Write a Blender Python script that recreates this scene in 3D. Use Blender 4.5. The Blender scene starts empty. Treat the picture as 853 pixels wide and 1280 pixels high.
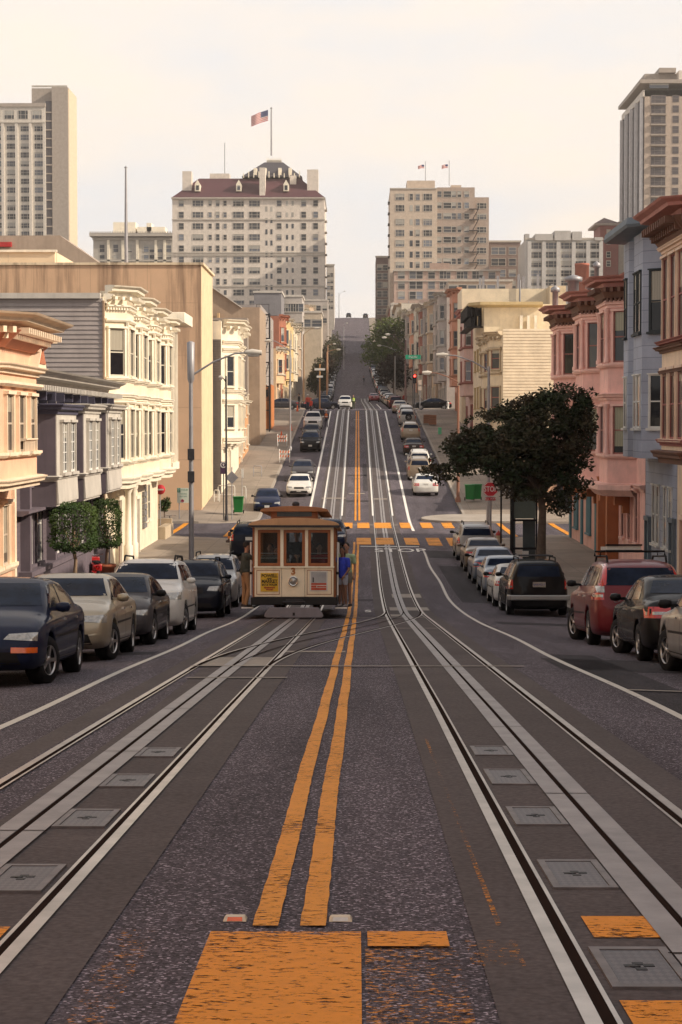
import bpy, bmesh, math, random
from mathutils import Vector, Matrix
from mathutils.bvhtree import BVHTree
random.seed(7)
R = math.radians
sc = bpy.context.scene
col = sc.collection

# ---------------------------------------------------------------- camera
F = 2490.0
PITCH = math.atan(108 / F); YAW = math.atan(20.5 / F)
cam = bpy.data.cameras.new('camera'); co = bpy.data.objects.new('camera', cam); col.objects.link(co)
cam.sensor_fit = 'AUTO'; cam.sensor_width = 36; cam.lens = 36 * F / 1280
cam.clip_start = .1; cam.clip_end = 20000
co.rotation_euler = (math.pi / 2 - PITCH, 0, YAW); co.location = (0, 0, 0)
sc.camera = co
RM = co.rotation_euler.to_matrix()
def pt(u, v, D):
    r = RM @ Vector(((u - 426.5) / F, -(v - 640) / F, -1)); return r * (D / r.y)
def ZV(v, D): return pt(447, v, D).z
def XU(u, D): return pt(u, 532, D).x

# ---------------------------------------------------------------- street profile
PROF = [(-300, 19.37), (60, -5.65), (70, -5.96), (84, -6.03), (95, -6.0), (119, -5.9), (121, -5.84), (229, 1.78), (250, 2.05),
        (320, 3.9), (400, 8.3), (592, 21.4), (608, 22.0), (690, 37.3), (720, 38.0), (1500, 36.0), (6000, -60)]
def zlin(D):
    for (a, za), (b, zb) in zip(PROF, PROF[1:]):
        if D <= b: return za + (zb - za) * (D - a) / (b - a)
    return PROF[-1][1]
def zr(D):
    w = 3.5 if D > 20 else 0.01
    return sum(zlin(D + w * k) for k in (-1, -.5, 0, .5, 1)) / 5
def slope(D): return (zr(D + 1.5) - zr(D - 1.5)) / 3
def axis(D): return -.285 + .285 * min(D, 120) / 120 - max(0, D - 260) * .0062
def trk(D, s):
    b = .09 * max(0, 1 - abs(D - 75) / 55)
    return axis(D) + s * (1.59 - b)

# ---------------------------------------------------------------- mesh builder
class MB:
    def __init__(s): s.v = []; s.f = []; s.m = []; s.s = []
    def add(s, vs, fs, mi=0, sm=False, M=None):
        n = len(s.v)
        for p in vs:
            s.v.append(tuple(M @ Vector(p)) if M else tuple(p))
        for f in fs:
            s.f.append(tuple(i + n for i in f)); s.m.append(mi); s.s.append(sm)
        return s
    def box(s, x0, x1, y0, y1, z0, z1, mi=0, M=None):
        vs = [(x, y, z) for z in (z0, z1) for y in (y0, y1) for x in (x0, x1)]
        return s.add(vs, [(0, 2, 3, 1), (4, 5, 7, 6), (0, 1, 5, 4), (2, 6, 7, 3), (0, 4, 6, 2), (1, 3, 7, 5)], mi, False, M)
    def prism(s, poly, z0, z1, mi=0, M=None):
        n = len(poly)
        vs = [(x, y, z0) for x, y in poly] + [(x, y, z1) for x, y in poly]
        fs = [tuple(range(n)), tuple(range(n, 2 * n))] + [(i, (i + 1) % n, (i + 1) % n + n, i + n) for i in range(n)]
        return s.add(vs, fs, mi, False, M)
    def quad(s, a, b, c, d, mi=0): return s.add([a, b, c, d], [(0, 1, 2, 3)], mi)
    def tube(s, pts, rad, n=8, mi=0, caps=True, M=None):
        pts = [Vector(p) for p in pts]
        if not hasattr(rad, '__len__'): rad = [rad] * len(pts)
        vs = []; fs = []
        for i, p in enumerate(pts):
            d = (pts[min(i + 1, len(pts) - 1)] - pts[max(i - 1, 0)]).normalized()
            a = Vector((0, 0, 1)) if abs(d.z) < .9 else Vector((1, 0, 0))
            e1 = d.cross(a).normalized(); e2 = d.cross(e1)
            for k in range(n):
                t = 2 * math.pi * k / n
                vs.append(p + (e1 * math.cos(t) + e2 * math.sin(t)) * rad[i])
        for i in range(len(pts) - 1):
            for k in range(n):
                fs.append((i * n + k, i * n + (k + 1) % n, (i + 1) * n + (k + 1) % n, (i + 1) * n + k))
        s.add(vs, fs, mi, True, M)
        if caps:
            L = (len(pts) - 1) * n
            s.add(vs[:n], [tuple(range(n))], mi, False, M); s.add(vs[L:], [tuple(range(n))], mi, False, M)
        return s
    def lathe(s, prof, n=16, mi=0, M=None, sm=True):
        vs = []; fs = []
        for r, z in prof:
            for k in range(n):
                t = 2 * math.pi * k / n; vs.append((r * math.cos(t), r * math.sin(t), z))
        for i in range(len(prof) - 1):
            for k in range(n):
                fs.append((i * n + k, i * n + (k + 1) % n, (i + 1) * n + (k + 1) % n, (i + 1) * n + k))
        return s.add(vs, fs, mi, sm, M)
    def obox(s, o, t, nn, t0, t1, n0, n1, z0, z1, mi=0):
        P = lambda a, b, z: (o[0] + t[0] * a + nn[0] * b, o[1] + t[1] * a + nn[1] * b, o[2] + z)
        vs = [P(a, b, z) for z in (z0, z1) for b in (n0, n1) for a in (t0, t1)]
        return s.add(vs, [(0, 2, 3, 1), (4, 5, 7, 6), (0, 1, 5, 4), (2, 6, 7, 3), (0, 4, 6, 2), (1, 3, 7, 5)], mi)
    def sweep(s, path, prof, sg, mi=0):
        # path: plan points, prof: closed (out, z) outline, sg: +1 = right-hand side is outward
        n = len(path); rings = []
        nr = []
        for i in range(n - 1):
            d = Vector((path[i + 1][0] - path[i][0], path[i + 1][1] - path[i][1])).normalized(); nr.append(Vector((d.y, -d.x)) * sg)
        for i in range(n):
            a = nr[max(i - 1, 0)]; b = nr[min(i, n - 2)]
            m = (a + b).normalized(); m = m / max(.3, m.dot(a))
            rings.append([(path[i][0] + m.x * o, path[i][1] + m.y * o, z) for o, z in prof])
        k = len(prof); vs = [p for r in rings for p in r]; fs = []
        for i in range(n - 1):
            for j in range(k): fs.append((i * k + j, i * k + (j + 1) % k, (i + 1) * k + (j + 1) % k, (i + 1) * k + j))
        fs += [tuple(range(k)), tuple(range((n - 1) * k, n * k))]
        return s.add(vs, fs, mi)
    def mesh(s, name, mats):
        me = bpy.data.meshes.new(name); me.from_pydata(s.v, [], s.f)
        for m in (mats if isinstance(mats, (list, tuple)) else [mats]): me.materials.append(m)
        me.polygons.foreach_set('material_index', s.m); me.polygons.foreach_set('use_smooth', s.s)
        bm = bmesh.new(); bm.from_mesh(me); bmesh.ops.recalc_face_normals(bm, faces=bm.faces); bm.to_mesh(me); bm.free()
        me.update(); return me
    def build(s, name, mats, parent=None, loc=None, rot=None, bevel=0, kind=None):
        return obj(name, s.mesh(name, mats), parent, loc, rot, bevel, kind)

def obj(name, me, parent=None, loc=None, rot=None, bevel=0, kind=None):
    o = bpy.data.objects.new(name, me); col.objects.link(o)
    if parent: o.parent = parent
    if loc is not None: o.location = loc
    if rot is not None: o.rotation_euler = rot
    if bevel:
        b = o.modifiers.new('bevel', 'BEVEL'); b.width = bevel; b.segments = 2; b.limit_method = 'ANGLE'; b.angle_limit = R(40)
    if kind: o['kind'] = kind
    return o
def tag(o, label, cat, group=None):
    o['label'] = label; o['category'] = cat
    if group: o['group'] = group
    return o
def thing(name, label, cat, loc=(0, 0, 0), rot=(0, 0, 0), group=None):
    o = bpy.data.objects.new(name, None); col.objects.link(o); o.empty_display_size = .2
    o.location = loc; o.rotation_euler = rot
    return tag(o, label, cat, group)
def kids(o, mp): return mp.get(o, [])
def dup(root, loc, rot=None, label=None, group=None, mats=None):
    r = root.copy(); col.objects.link(r); r.location = loc
    if rot is not None: r.rotation_euler = rot
    if label: r['label'] = label
    if group: r['group'] = group
    for ch in [c for c in KIDS.get(root.name, [])]:
        c = ch.copy(); col.objects.link(c); c.parent = r
        for g in KIDS.get(ch.name, []):
            d = g.copy(); col.objects.link(d); d.parent = c
    return r
KIDS = {}
def scan():
    KIDS.clear()
    for o in col.objects:
        if o.parent: KIDS.setdefault(o.parent.name, []).append(o)
def text_mesh(txt, size, mat, ext=.002, align='CENTER', sx=1.0, sy=1.0, bold=0.0):
    cu = bpy.data.curves.new('t', 'FONT'); cu.body = txt; cu.size = size; cu.extrude = ext; cu.align_x = align; cu.align_y = 'CENTER'; cu.offset = bold; cu.resolution_u = 3
    to = bpy.data.objects.new('t', cu); col.objects.link(to)
    bpy.context.view_layer.update()
    me = bpy.data.meshes.new_from_object(to.evaluated_get(bpy.context.evaluated_depsgraph_get()))
    bpy.data.objects.remove(to); bpy.data.curves.remove(cu)
    me.transform(Matrix.Diagonal((sx, sy, 1, 1))); me.materials.clear(); me.materials.append(mat)
    return me

# ---------------------------------------------------------------- materials
class NT:
    def __init__(s, name):
        s.m = bpy.data.materials.new(name); s.m.use_nodes = True; s.t = s.m.node_tree
        s.b = s.t.nodes['Principled BSDF']; s.out = s.t.nodes['Material Output']
    def n(s, typ, **k):
        x = s.t.nodes.new('ShaderNode' + typ)
        for a, b in k.items():
            if a in x.inputs.keys() and not hasattr(x, a): x.inputs[a].default_value = b
            else: setattr(x, a, b)
        return x
    def l(s, a, b): s.t.links.new(a, b)
    def coord(s, sc_=(1, 1, 1), kind='Object'):
        c = s.n('TexCoord'); mp = s.n('Mapping'); mp.inputs['Scale'].default_value = sc_; s.l(c.outputs[kind], mp.inputs['Vector']); return mp.outputs[0]
    def noise(s, vec, scale, detail=4, rough=.55):
        x = s.n('TexNoise'); x.inputs['Scale'].default_value = scale; x.inputs['Detail'].default_value = detail; x.inputs['Roughness'].default_value = rough
        s.l(vec, x.inputs['Vector']); return x.outputs['Fac']
    def ramp(s, fac, stops):
        r = s.n('ValToRGB'); e = r.color_ramp.elements
        while len(e) < len(stops): e.new(.5)
        for i, (p, c) in enumerate(stops):
            e[i].position = p; e[i].color = (c, c, c, 1) if not hasattr(c, '__len__') else (*c, 1)
        s.l(fac, r.inputs[0]); return r.outputs[0]
    def mix(s, fac, a, b, mode='MIX'):
        x = s.n('Mix'); x.data_type = 'RGBA'; x.blend_type = mode
        for sock, val in ((x.inputs[0], fac), (x.inputs[6], a), (x.inputs[7], b)):
            if hasattr(val, 'default_value') or hasattr(val, 'links'): s.l(val, sock)
            elif hasattr(val, '__len__'): sock.default_value = (*val, 1)
            else: sock.default_value = val
        return x.outputs[2]
    def math(s, op, a, b=0.0):
        x = s.n('Math'); x.operation = op
        for sock, val in ((x.inputs[0], a), (x.inputs[1], b)):
            if hasattr(val, 'links'): s.l(val, sock)
            else: sock.default_value = val
        return x.outputs[0]
    def bump(s, h, st, d=.01):
        x = s.n('Bump'); x.inputs['Strength'].default_value = st; x.inputs['Distance'].default_value = d
        s.l(h, x.inputs['Height']); s.l(x.outputs[0], s.b.inputs['Normal'])
    def base(s, c): s.l(c, s.b.inputs['Base Color'])
def c3(c, k): return tuple(min(1, x * k) for x in c)
def mat(name, c, rough=.7, var=.12, scale=1.2, metal=0, coat=0, bump=0, bs=30, spec=.4, streak=0):
    t = NT(name); v = t.coord(); b = t.b.inputs
    f = t.noise(v, scale, 6, .65)
    o = t.mix(t.ramp(f, [(.3, 0.), (.7, 1.)]), c3(c, 1 - var), c3(c, 1 + var))
    if streak:
        v2 = t.coord((5, 5, .5)); g = t.noise(v2, 1.0, 5, .6)
        o = t.mix(t.math('MULTIPLY', t.ramp(g, [(.5, 0.), (.75, 1.)]), streak), o, c3(c, .45))
    t.base(o); b['Roughness'].default_value = rough; b['Metallic'].default_value = metal; b['Specular IOR Level'].default_value = spec
    if coat: b['Coat Weight'].default_value = coat; b['Coat Roughness'].default_value = .04
    if bump: t.bump(t.noise(v, bs, 3), bump)
    return t.m
def siding_mat(name, c, pitch, rough=.7):
    t = NT(name); v = t.coord(); cx = t.n('SeparateXYZ'); t.l(v, cx.inputs[0])
    fr = t.math('FRACT', t.math('MULTIPLY', cx.outputs[2], 1 / pitch))
    f = t.noise(v, 1.0, 6, .65); o = t.mix(t.ramp(f, [(.3, 0.), (.7, 1.)]), c3(c, .86), c3(c, 1.1))
    v2 = t.coord((4, 4, .4)); g = t.noise(v2, 1.0, 5)
    o = t.mix(t.math('MULTIPLY', t.ramp(g, [(.52, 0.), (.78, 1.)]), .35), o, c3(c, .5))
    t.base(o); t.b.inputs['Roughness'].default_value = rough; t.b.inputs['Specular IOR Level'].default_value = .3
    t.bump(t.math('SUBTRACT', 1.0, fr), 1.0, .02); return t.m
def block_mat(name, c, w, h):
    t = NT(name); v = t.coord(); cx = t.n('SeparateXYZ'); t.l(v, cx.inputs[0])
    cb = t.n('CombineXYZ'); t.l(t.math('ADD', cx.outputs[0], cx.outputs[1]), cb.inputs[0]); t.l(cx.outputs[2], cb.inputs[1])
    br = t.n('TexBrick'); br.inputs['Scale'].default_value = 1; br.inputs['Brick Width'].default_value = w; br.inputs['Row Height'].default_value = h
    br.inputs['Mortar Size'].default_value = .012; br.inputs['Color1'].default_value = (*c, 1); br.inputs['Color2'].default_value = (*c3(c, .86), 1); br.inputs['Mortar'].default_value = (*c3(c, .55), 1)
    t.l(cb.outputs[0], br.inputs['Vector'])
    f = t.noise(v, .8, 6, .7)
    t.base(t.mix(1.0, br.outputs[0], t.ramp(f, [(.3, .8), (.7, 1.05)]), 'MULTIPLY')); t.b.inputs['Roughness'].default_value = .75
    return t.m
def car_paint(name, c, metal=.5):
    t = NT(name); b = t.b.inputs; v = t.coord(); f = t.noise(v, 2, 5)
    t.base(t.mix(t.ramp(f, [(.35, 0.), (.75, 1.)]), c, c3(c, .82)))
    b['Metallic'].default_value = metal if max(c) > .1 else 0; b['Roughness'].default_value = .38 if max(c) > .1 else .6; b['Coat Weight'].default_value = .45 if max(c) > .1 else .36; b['Coat Roughness'].default_value = .04; b['Coat IOR'].default_value = 1.42
    b['Specular IOR Level'].default_value = .3 if max(c) > .1 else .06
    return t.m
def pane_mat(name, dark=(.018, .02, .026), blind=(.38, .34, .27), amt=.4):
    t = NT(name); oi = t.n('ObjectInfo'); cx = t.n('SeparateXYZ'); g = t.n('TexCoord'); t.l(g.outputs['Generated'], cx.inputs[0])
    # some windows have a blind let down behind the glass, each to its own height
    r = oi.outputs['Random']; lo = t.math('SUBTRACT', 1.0, t.math('MULTIPLY', t.math('FRACT', t.math('MULTIPLY', r, 7.31)), .85))
    m = t.math('MULTIPLY', t.math('GREATER_THAN', cx.outputs[2], lo), t.math('LESS_THAN', t.math('FRACT', t.math('MULTIPLY', r, 3.7)), amt))
    wv = t.n('TexWave'); wv.inputs['Scale'].default_value = 3; wv.inputs['Distortion'].default_value = 2; t.l(g.outputs['Generated'], wv.inputs['Vector'])
    bl = t.mix(wv.outputs['Fac'], blind, c3(blind, .7))
    tone = t.ramp(t.math('FRACT', t.math('MULTIPLY', r, 13.7)), [(0., .4), (.5, 1.), (.8, 1.8), (1., 4.)])
    t.base(t.mix(m, t.mix(1.0, dark, tone, 'MULTIPLY'), bl)); b = t.b.inputs
    b['Roughness'].default_value = .07; b['Specular IOR Level'].default_value = .35
    v = t.coord(); t.bump(t.noise(v, 1.3, 2), .06, .05)
    return t.m
def paint_mark(name, c, wear=.5, scale=9, stretch=(1, 1, 1), rough=.6):
    # worn road paint: transparent where it has rubbed away
    t = NT(name); v = t.coord(stretch); f = t.noise(v, scale, 8, .75); f2 = t.noise(t.coord(), .7, 3)
    m = t.math('ADD', f, t.math('MULTIPLY', f2, .35))
    al = t.ramp(m, [(wear - .03, 0.), (wear + .03, 1.)])
    t.base(t.mix(t.noise(t.coord(), 14, 5), c3(c, .75), c3(c, 1.1))); t.b.inputs['Roughness'].default_value = rough; t.b.inputs['Specular IOR Level'].default_value = .12
    t.l(al, t.b.inputs['Alpha']); t.bump(f, .3, .004)
    return t.m
def asphalt(name, c=(.104, .089, .102), speck=1.0, patch=True):
    t = NT(name); v = t.coord()
    vo = t.n('TexVoronoi'); vo.inputs['Scale'].default_value = 85; t.l(v, vo.inputs['Vector'])
    sx = t.n('SeparateXYZ'); t.l(vo.outputs['Color'], sx.inputs[0])
    st = t.ramp(sx.outputs[0], [(.0, .38), (.55, .85), (.86, 1.35), (.925, 2.6), (.985, 4.6)])
    st.node.color_ramp.elements[0].color = (.38, .38, .38, 1)
    f = t.noise(v, .35, 5, .6); f3 = t.noise(t.coord((1.5, .12, 1)), 1.0, 5, .6)
    o = t.mix(1.0, t.mix(f, c3(c, .8), c3(c, 1.15)), t.ramp(f3, [(.3, .70), (.7, 1.2)]), 'MULTIPLY')
    o = t.mix(speck, o, st, 'MULTIPLY')
    # fine cracks sealed dark
    vc = t.n('TexVoronoi'); vc.feature = 'DISTANCE_TO_EDGE'; vc.inputs['Scale'].default_value = .22
    nz = t.n('TexNoise'); nz.inputs['Scale'].default_value = 1.5; nz.inputs['Detail'].default_value = 6; t.l(v, nz.inputs['Vector'])
    ad = t.n('VectorMath'); ad.operation = 'ADD'; t.l(v, ad.inputs[0]); sc2 = t.n('VectorMath'); sc2.operation = 'SCALE'; sc2.inputs['Scale'].default_value = 1.6; t.l(nz.outputs['Color'], sc2.inputs[0]); t.l(sc2.outputs[0], ad.inputs[1]); t.l(ad.outputs[0], vc.inputs['Vector'])
    ck = t.ramp(vc.outputs['Distance'], [(.0, 1.), (.006, 0.)])
    o = t.mix(t.math('MULTIPLY', ck, .45), o, c3(c, .3))
    t.base(o); t.b.inputs['Roughness'].default_value = .88; t.b.inputs['Specular IOR Level'].default_value = .12
    t.bump(vo.outputs['Distance'], .5, .008)
    return t.m
def concrete(name, c, joint=0, jx=0, speck=.3):
    t = NT(name); v = t.coord(); f = t.noise(v, .5, 7, .7); g = t.noise(v, 30, 3)
    o = t.mix(t.ramp(f, [(.3, 0.), (.7, 1.)]), c3(c, .78), c3(c, 1.12))
    o = t.mix(speck, o, t.ramp(g, [(.3, .5), (.7, 1.4)]), 'MULTIPLY')
    if joint:
        cx = t.n('SeparateXYZ'); t.l(v, cx.inputs[0])
        for k, p in ((1, joint), (0, jx or joint)):
            fr = t.math('FRACT', t.math('MULTIPLY', cx.outputs[k], 1 / p)); o = t.mix(t.math('MULTIPLY', t.math('LESS_THAN', fr, .025 / p), .6), o, c3(c, .35))
        wn = t.n('TexVoronoi'); wn.inputs['Scale'].default_value = 1 / (joint * 2.2); t.l(v, wn.inputs['Vector'])
        sx = t.n('SeparateXYZ'); t.l(wn.outputs['Color'], sx.inputs[0]); o = t.mix(.5, o, t.ramp(sx.outputs[0], [(0., .72), (1., 1.2)]), 'MULTIPLY')
    t.base(o); t.b.inputs['Roughness'].default_value = .88; t.b.inputs['Specular IOR Level'].default_value = .15; t.bump(g, .25, .004)
    return t.m
def stained(name, c, top=None, panels=3.6):
    # poured concrete wall: panel joints, rust coloured runs below the parapet
    t = NT(name); v = t.coord(); cx = t.n('SeparateXYZ'); t.l(v, cx.inputs[0])
    f = t.noise(v, .35, 6, .6); o = t.mix(t.ramp(f, [(.3, 0.), (.7, 1.)]), c3(c, .88), c3(c, 1.1))
    if top is not None:
        st = t.noise(t.coord((1.1, 1.1, .06)), 1.0, 6, .7)
        reach = t.math('MULTIPLY', t.math('SUBTRACT', cx.outputs[2], top - 3.2), 1 / 3.2)
        m = t.math('MULTIPLY', t.ramp(st, [(.48, 0.), (.64, 1.)]), t.ramp(reach, [(.15, 0.), (.8, 1.)]))
        o = t.mix(t.math('MULTIPLY', m, .62), o, (.10, .055, .035))
    if panels:
        for k, p in ((0, panels), (2, 3.3)):
            fr = t.math('FRACT', t.math('MULTIPLY', cx.outputs[k], 1 / p)); o = t.mix(t.math('MULTIPLY', t.math('LESS_THAN', fr, .05 / p), .35), o, c3(c, .5))
    t.base(o); t.b.inputs['Roughness'].default_value = .85; return t.m
def leaf_mat(name, c1, c2):
    t = NT(name); v = t.coord(); f = t.noise(v, 1.1, 3); wn = t.n('TexWhiteNoise'); g = t.n('NewGeometry')
    t.l(g.outputs['Random Per Island'], wn.inputs['Vector'])
    o = t.mix(t.ramp(f, [(.35, 0.), (.65, 1.)]), c1, c2); o = t.mix(.7, o, t.ramp(g.outputs['Random Per Island'], [(0., .45), (1., 1.5)]), 'MULTIPLY')
    t.base(o); b = t.b.inputs; b['Roughness'].default_value = .6; b['Specular IOR Level'].default_value = .15
    b['Transmission Weight'].default_value = 0
    return t.m
def emis(name, c, s):
    t = NT(name); b = t.b.inputs; b['Base Color'].default_value = (*c, 1); b['Emission Color'].default_value = (*c, 1); b['Emission Strength'].default_value = s; return t.m

M = dict(
    asphalt=asphalt('asphalt'), asphalt_far=asphalt('asphalt_worn', (.092, .080, .092), .6), asphalt_patch=asphalt('asphalt_patch', (.05, .045, .05), .5),
    trackbed=concrete('track_bed', (.100, .083, .082), speck=.6), paver=concrete('pavement', (.27, .225, .185), 1.8), kerbm=concrete('kerb_stone', (.34, .3, .26), speck=.2),
    ground=concrete('ground', (.16, .14, .12)),
    steel=mat('rail_steel', (.42, .38, .35), .30, .3, 2.5, metal=.9), plate=mat('slot_plate', (.26, .235, .23), .5, .22, 3, metal=.3, spec=.3),
    frame_metal=mat('cover_frame_metal', (.17, .155, .155), .55, .35, 4, metal=.2, spec=.2), groove=mat('rail_groove', (.026, .017, .014), .9, spec=0), rust=mat('rail_rust', (.10, .055, .035), .6, .3, 8, metal=.3),
    yellow=paint_mark('yellow_paint', (.78, .28, .018), .60, 17, (1, 2.2, 1)), yellow_worn=paint_mark('yellow_worn', (.70, .26, .02), .745, 24, (1, 1.6, 1)),
    yellow_l=paint_mark('yellow_line', (.74, .29, .025), .59, 16, (1, 2.4, 1)), white=paint_mark('white_paint', (.62, .58, .52), .50, 9), whiteb=paint_mark('white_paint_bright', (.8, .77, .72), .40, 6),
    dark=mat('dark_metal', (.035, .032, .035), .55, .2, 4, metal=.2), galv=mat('galvanised', (.30, .29, .30), .5, .15, 3, metal=.4), black=mat('black_paint', (.010, .009, .011), .5, spec=.15),
    pane=pane_mat('window_glass'), pane_far=pane_mat('window_glass_far', (.045, .05, .06), (.42, .4, .36), .45),
    chrome=mat('chrome', (.75, .73, .7), .15, .05, 3, metal=1), rubber=mat('tyre_rubber', (.010, .009, .010), .85, .3, 6, spec=.2), rim=mat('alloy', (.42, .41, .41), .3, .1, 6, metal=.8),
    carglass=mat('car_glass', (.012, .018, .036), .05, .5, 3, spec=.055), plastic=mat('black_plastic', (.014, .013, .014), .6, .1, spec=.15),
    lamp=mat('headlamp_lens', (.36, .35, .33), .08, .4, 18, metal=.5, coat=.6), amber=mat('amber_lens', (.75, .12, .01), .15, .1, 9, coat=1), red=mat('red_lens', (.50, .012, .010), .15, .15, 9, coat=1),
    platew=mat('plate_white', (.6, .58, .54), .4, .1, 20), skin=mat('skin', (.42, .22, .15), .55, .08, 8), skin_d=mat('skin_brown', (.20, .10, .065), .55, .08, 8), hair=mat('hair', (.018, .012, .01), .7, .2, 20),
    bark=mat('bark', (.11, .075, .055), .9, .3, 6, bump=.8, bs=25), terra=mat('terracotta', (.34, .10, .045), .75, .15, 4),
    sky=None)
# ---------------------------------------------------------------- setting: ground, road, pavements
def frange(a, b, st):
    n = max(1, int(round((b - a) / st))); return [a + (b - a) * i / n for i in range(n + 1)]
def crown(x, D):
    k = min([1] + [max(0, (max(a - D, D - b, 0) - 1) / 4) for a, b in XS]); return max(0, abs(x - (axis(D) if D > 260 else 0)) - 2.4) * .032 * min(1, k)
def zx(x, D): return zr(D) - (crown(x, D) if abs(x) < 9 else 0)
def sheet(name, x0, x1, Ds, dz, m, kind='structure', mb=None):
    g = mb or MB(); f0 = x0 if callable(x0) else (lambda D: x0); f1 = x1 if callable(x1) else (lambda D: x1)
    vs = []
    for D in Ds: vs += [(f0(D), D, (zx(f0(D), D) if name != 'ground' else zr(D) - .2) + dz), (f1(D), D, (zx(f1(D), D) if name != 'ground' else zr(D) - .2) + dz)]
    g.add(vs, [(2 * i, 2 * i + 1, 2 * i + 3, 2 * i + 2) for i in range(len(Ds) - 1)])
    return g.build(name, m, kind=kind) if mb is None else g
XS = [(106, 119), (231.5, 247), (594, 606)]
ds = frange(-300, -60, 10)[:-1] + frange(-60, 240, 2) + frange(244, 700, 4) + [800, 1000, 1500, 3000, 6000]
sheet('ground', -4000, 4000, ds, -.06, M['ground'])
KL, KR = -6.0, 6.6
def kl(D): return KL + axis(D) if D > 260 else KL
def kr(D): return KR + axis(D) if D > 260 else KR
XS = [(106, 119), (231.5, 247), (394, 406), (560, 572)]
g = MB(); bx_ = lambda D: axis(D) if D > 260 else 0
sheet('', lambda D: kl(D) - .1, lambda D: bx_(D) - 2.4, ds[:-5], 0, None, mb=g); sheet('', lambda D: bx_(D) - 2.4, lambda D: bx_(D) + 2.4, ds[:-5], 0, None, mb=g); sheet('', lambda D: bx_(D) + 2.4, lambda D: kr(D) + .1, ds[:-5], 0, None, mb=g); g.build('road', M['asphalt'], kind='structure')
for a, b in XS[:3]:
    g = MB(); D_ = frange(a - 3.4, b + 3.4, 1)
    sheet('', -90, lambda D: kl(D) - .1, D_, -.003, None, mb=g); sheet('', lambda D: kr(D) + .1, 90, D_, -.003, None, mb=g); g.build('cross_street', M['asphalt_far'], kind='structure')
def slab(name, side, D0, D1, r0, r1, m, h=.14):
    # raised block of pavement with rounded corners towards the road
    def edge(D):
        k = kl(D) if side < 0 else kr(D)
        for Dc, r in ((D0, r0), (D1, r1)):
            q = abs(D - Dc)
            if r and q < r: k += side * (r - math.sqrt(max(0, r * r - (r - q) ** 2)))
        return k
    Ds = sorted(set([D0, D1] + [round(x, 2) for x in frange(D0, D1, 2)] + ([D0 + r0 * k for k in (.03, .12, .25, .45, .7, 1)] if r0 else []) + ([D1 - r1 * k for k in (.03, .12, .25, .45, .7, 1)] if r1 else [])))
    xo = side * 90; k = MB(); p = MB(); w = .16
    for a, b in zip(Ds, Ds[1:]):
        za, zb = zr(a) + .025, zr(b) + .025; ha, hb = zr(a) + h, zr(b) + h; ea, eb = edge(a), edge(b); ia, ib = ea + side * w, eb + side * w; ma, mb_ = side * max(10.2, abs(ia) + .1), side * max(10.2, abs(ib) + .1)
        p.quad((ia, a, za), (ib, b, zb), (mb_, b, hb), (ma, a, ha)); p.quad((ma, a, ha), (mb_, b, hb), (xo, b, hb), (xo, a, ha))
        k.quad((ea, a, za), (eb, b, zb), (ib, b, zb), (ia, a, za)); k.quad((ea, a, za - .3), (eb, b, zb - .3), (eb, b, zb), (ea, a, za))
    for D in (D0, D1):
        z = zr(D) + h; k.quad((edge(D), D, z - .3), (xo, D, z - .3), (xo, D, z), (edge(D), D, z))
    p.build(name, m, kind='structure'); k.build('kerb', M['kerbm'], kind='structure')
for s in (-1, 1):
    slab('pavement', s, -300, 106, 0, 3.5, M['paver']); slab('pavement', s, 119, 231.5, 3.5, 3, M['paver'])
    slab('pavement', s, 247, 594, 3, 2, M['paver']); slab('pavement', s, 606, 720, 2, 0, M['paver'])
# rounded kerb extension on the far right corner
g = MB(); cx, cy = 6.6, 121.6; o = [(cx + 2.7 * math.cos(t) * 1.0, cy + 2.3 * math.sin(t)) for t in [math.pi * .5 + math.pi * k / 14 for k in range(15)]] + [(9.5, 119.3), (9.5, 123.9)]
g.add([(x, y, zr(y) + .13) for x, y in o] + [(x, y, zr(y) - .2) for x, y in o], [tuple(range(17))] + [(i, (i + 1) % 17, (i + 1) % 17 + 17, i + 17) for i in range(17)])
g.build('kerb_extension', M['kerbm'], kind='structure')

# paler wheel-worn asphalt in the second block and patches
g = MB(); sheet('', 3.3, lambda D: kr(D) - .0, frange(119, 231, 2), .003, None, mb=g); sheet('', lambda D: kl(D), -3.2, frange(119, 231, 2), .003, None, mb=g); g.build('road_shoulder', M['asphalt_far'], kind='structure')
g = MB()
for x0, x1, a, b in ((2.9, 6.1, 28, 31.5), (3.6, 6.2, 50, 52), (-1.2, 1.0, 66, 67.2), (-5.6, -3.4, 33, 34.1), (3.5, 4.6, 66, 86), (3.3, 5.9, 91, 96), (-2.39, 2.39, 132, 133), (.4, .9, 139, 160), (3.6, 6.0, 170, 171.2), (-2.39, 2.39, 150, 151), (3.2, 3.9, 16, 33)):
    sheet('', x0, x1, frange(a, b, 1.5), .0035, None, mb=g)
g.build('road_patch', M['asphalt_patch'], kind='structure')

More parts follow.
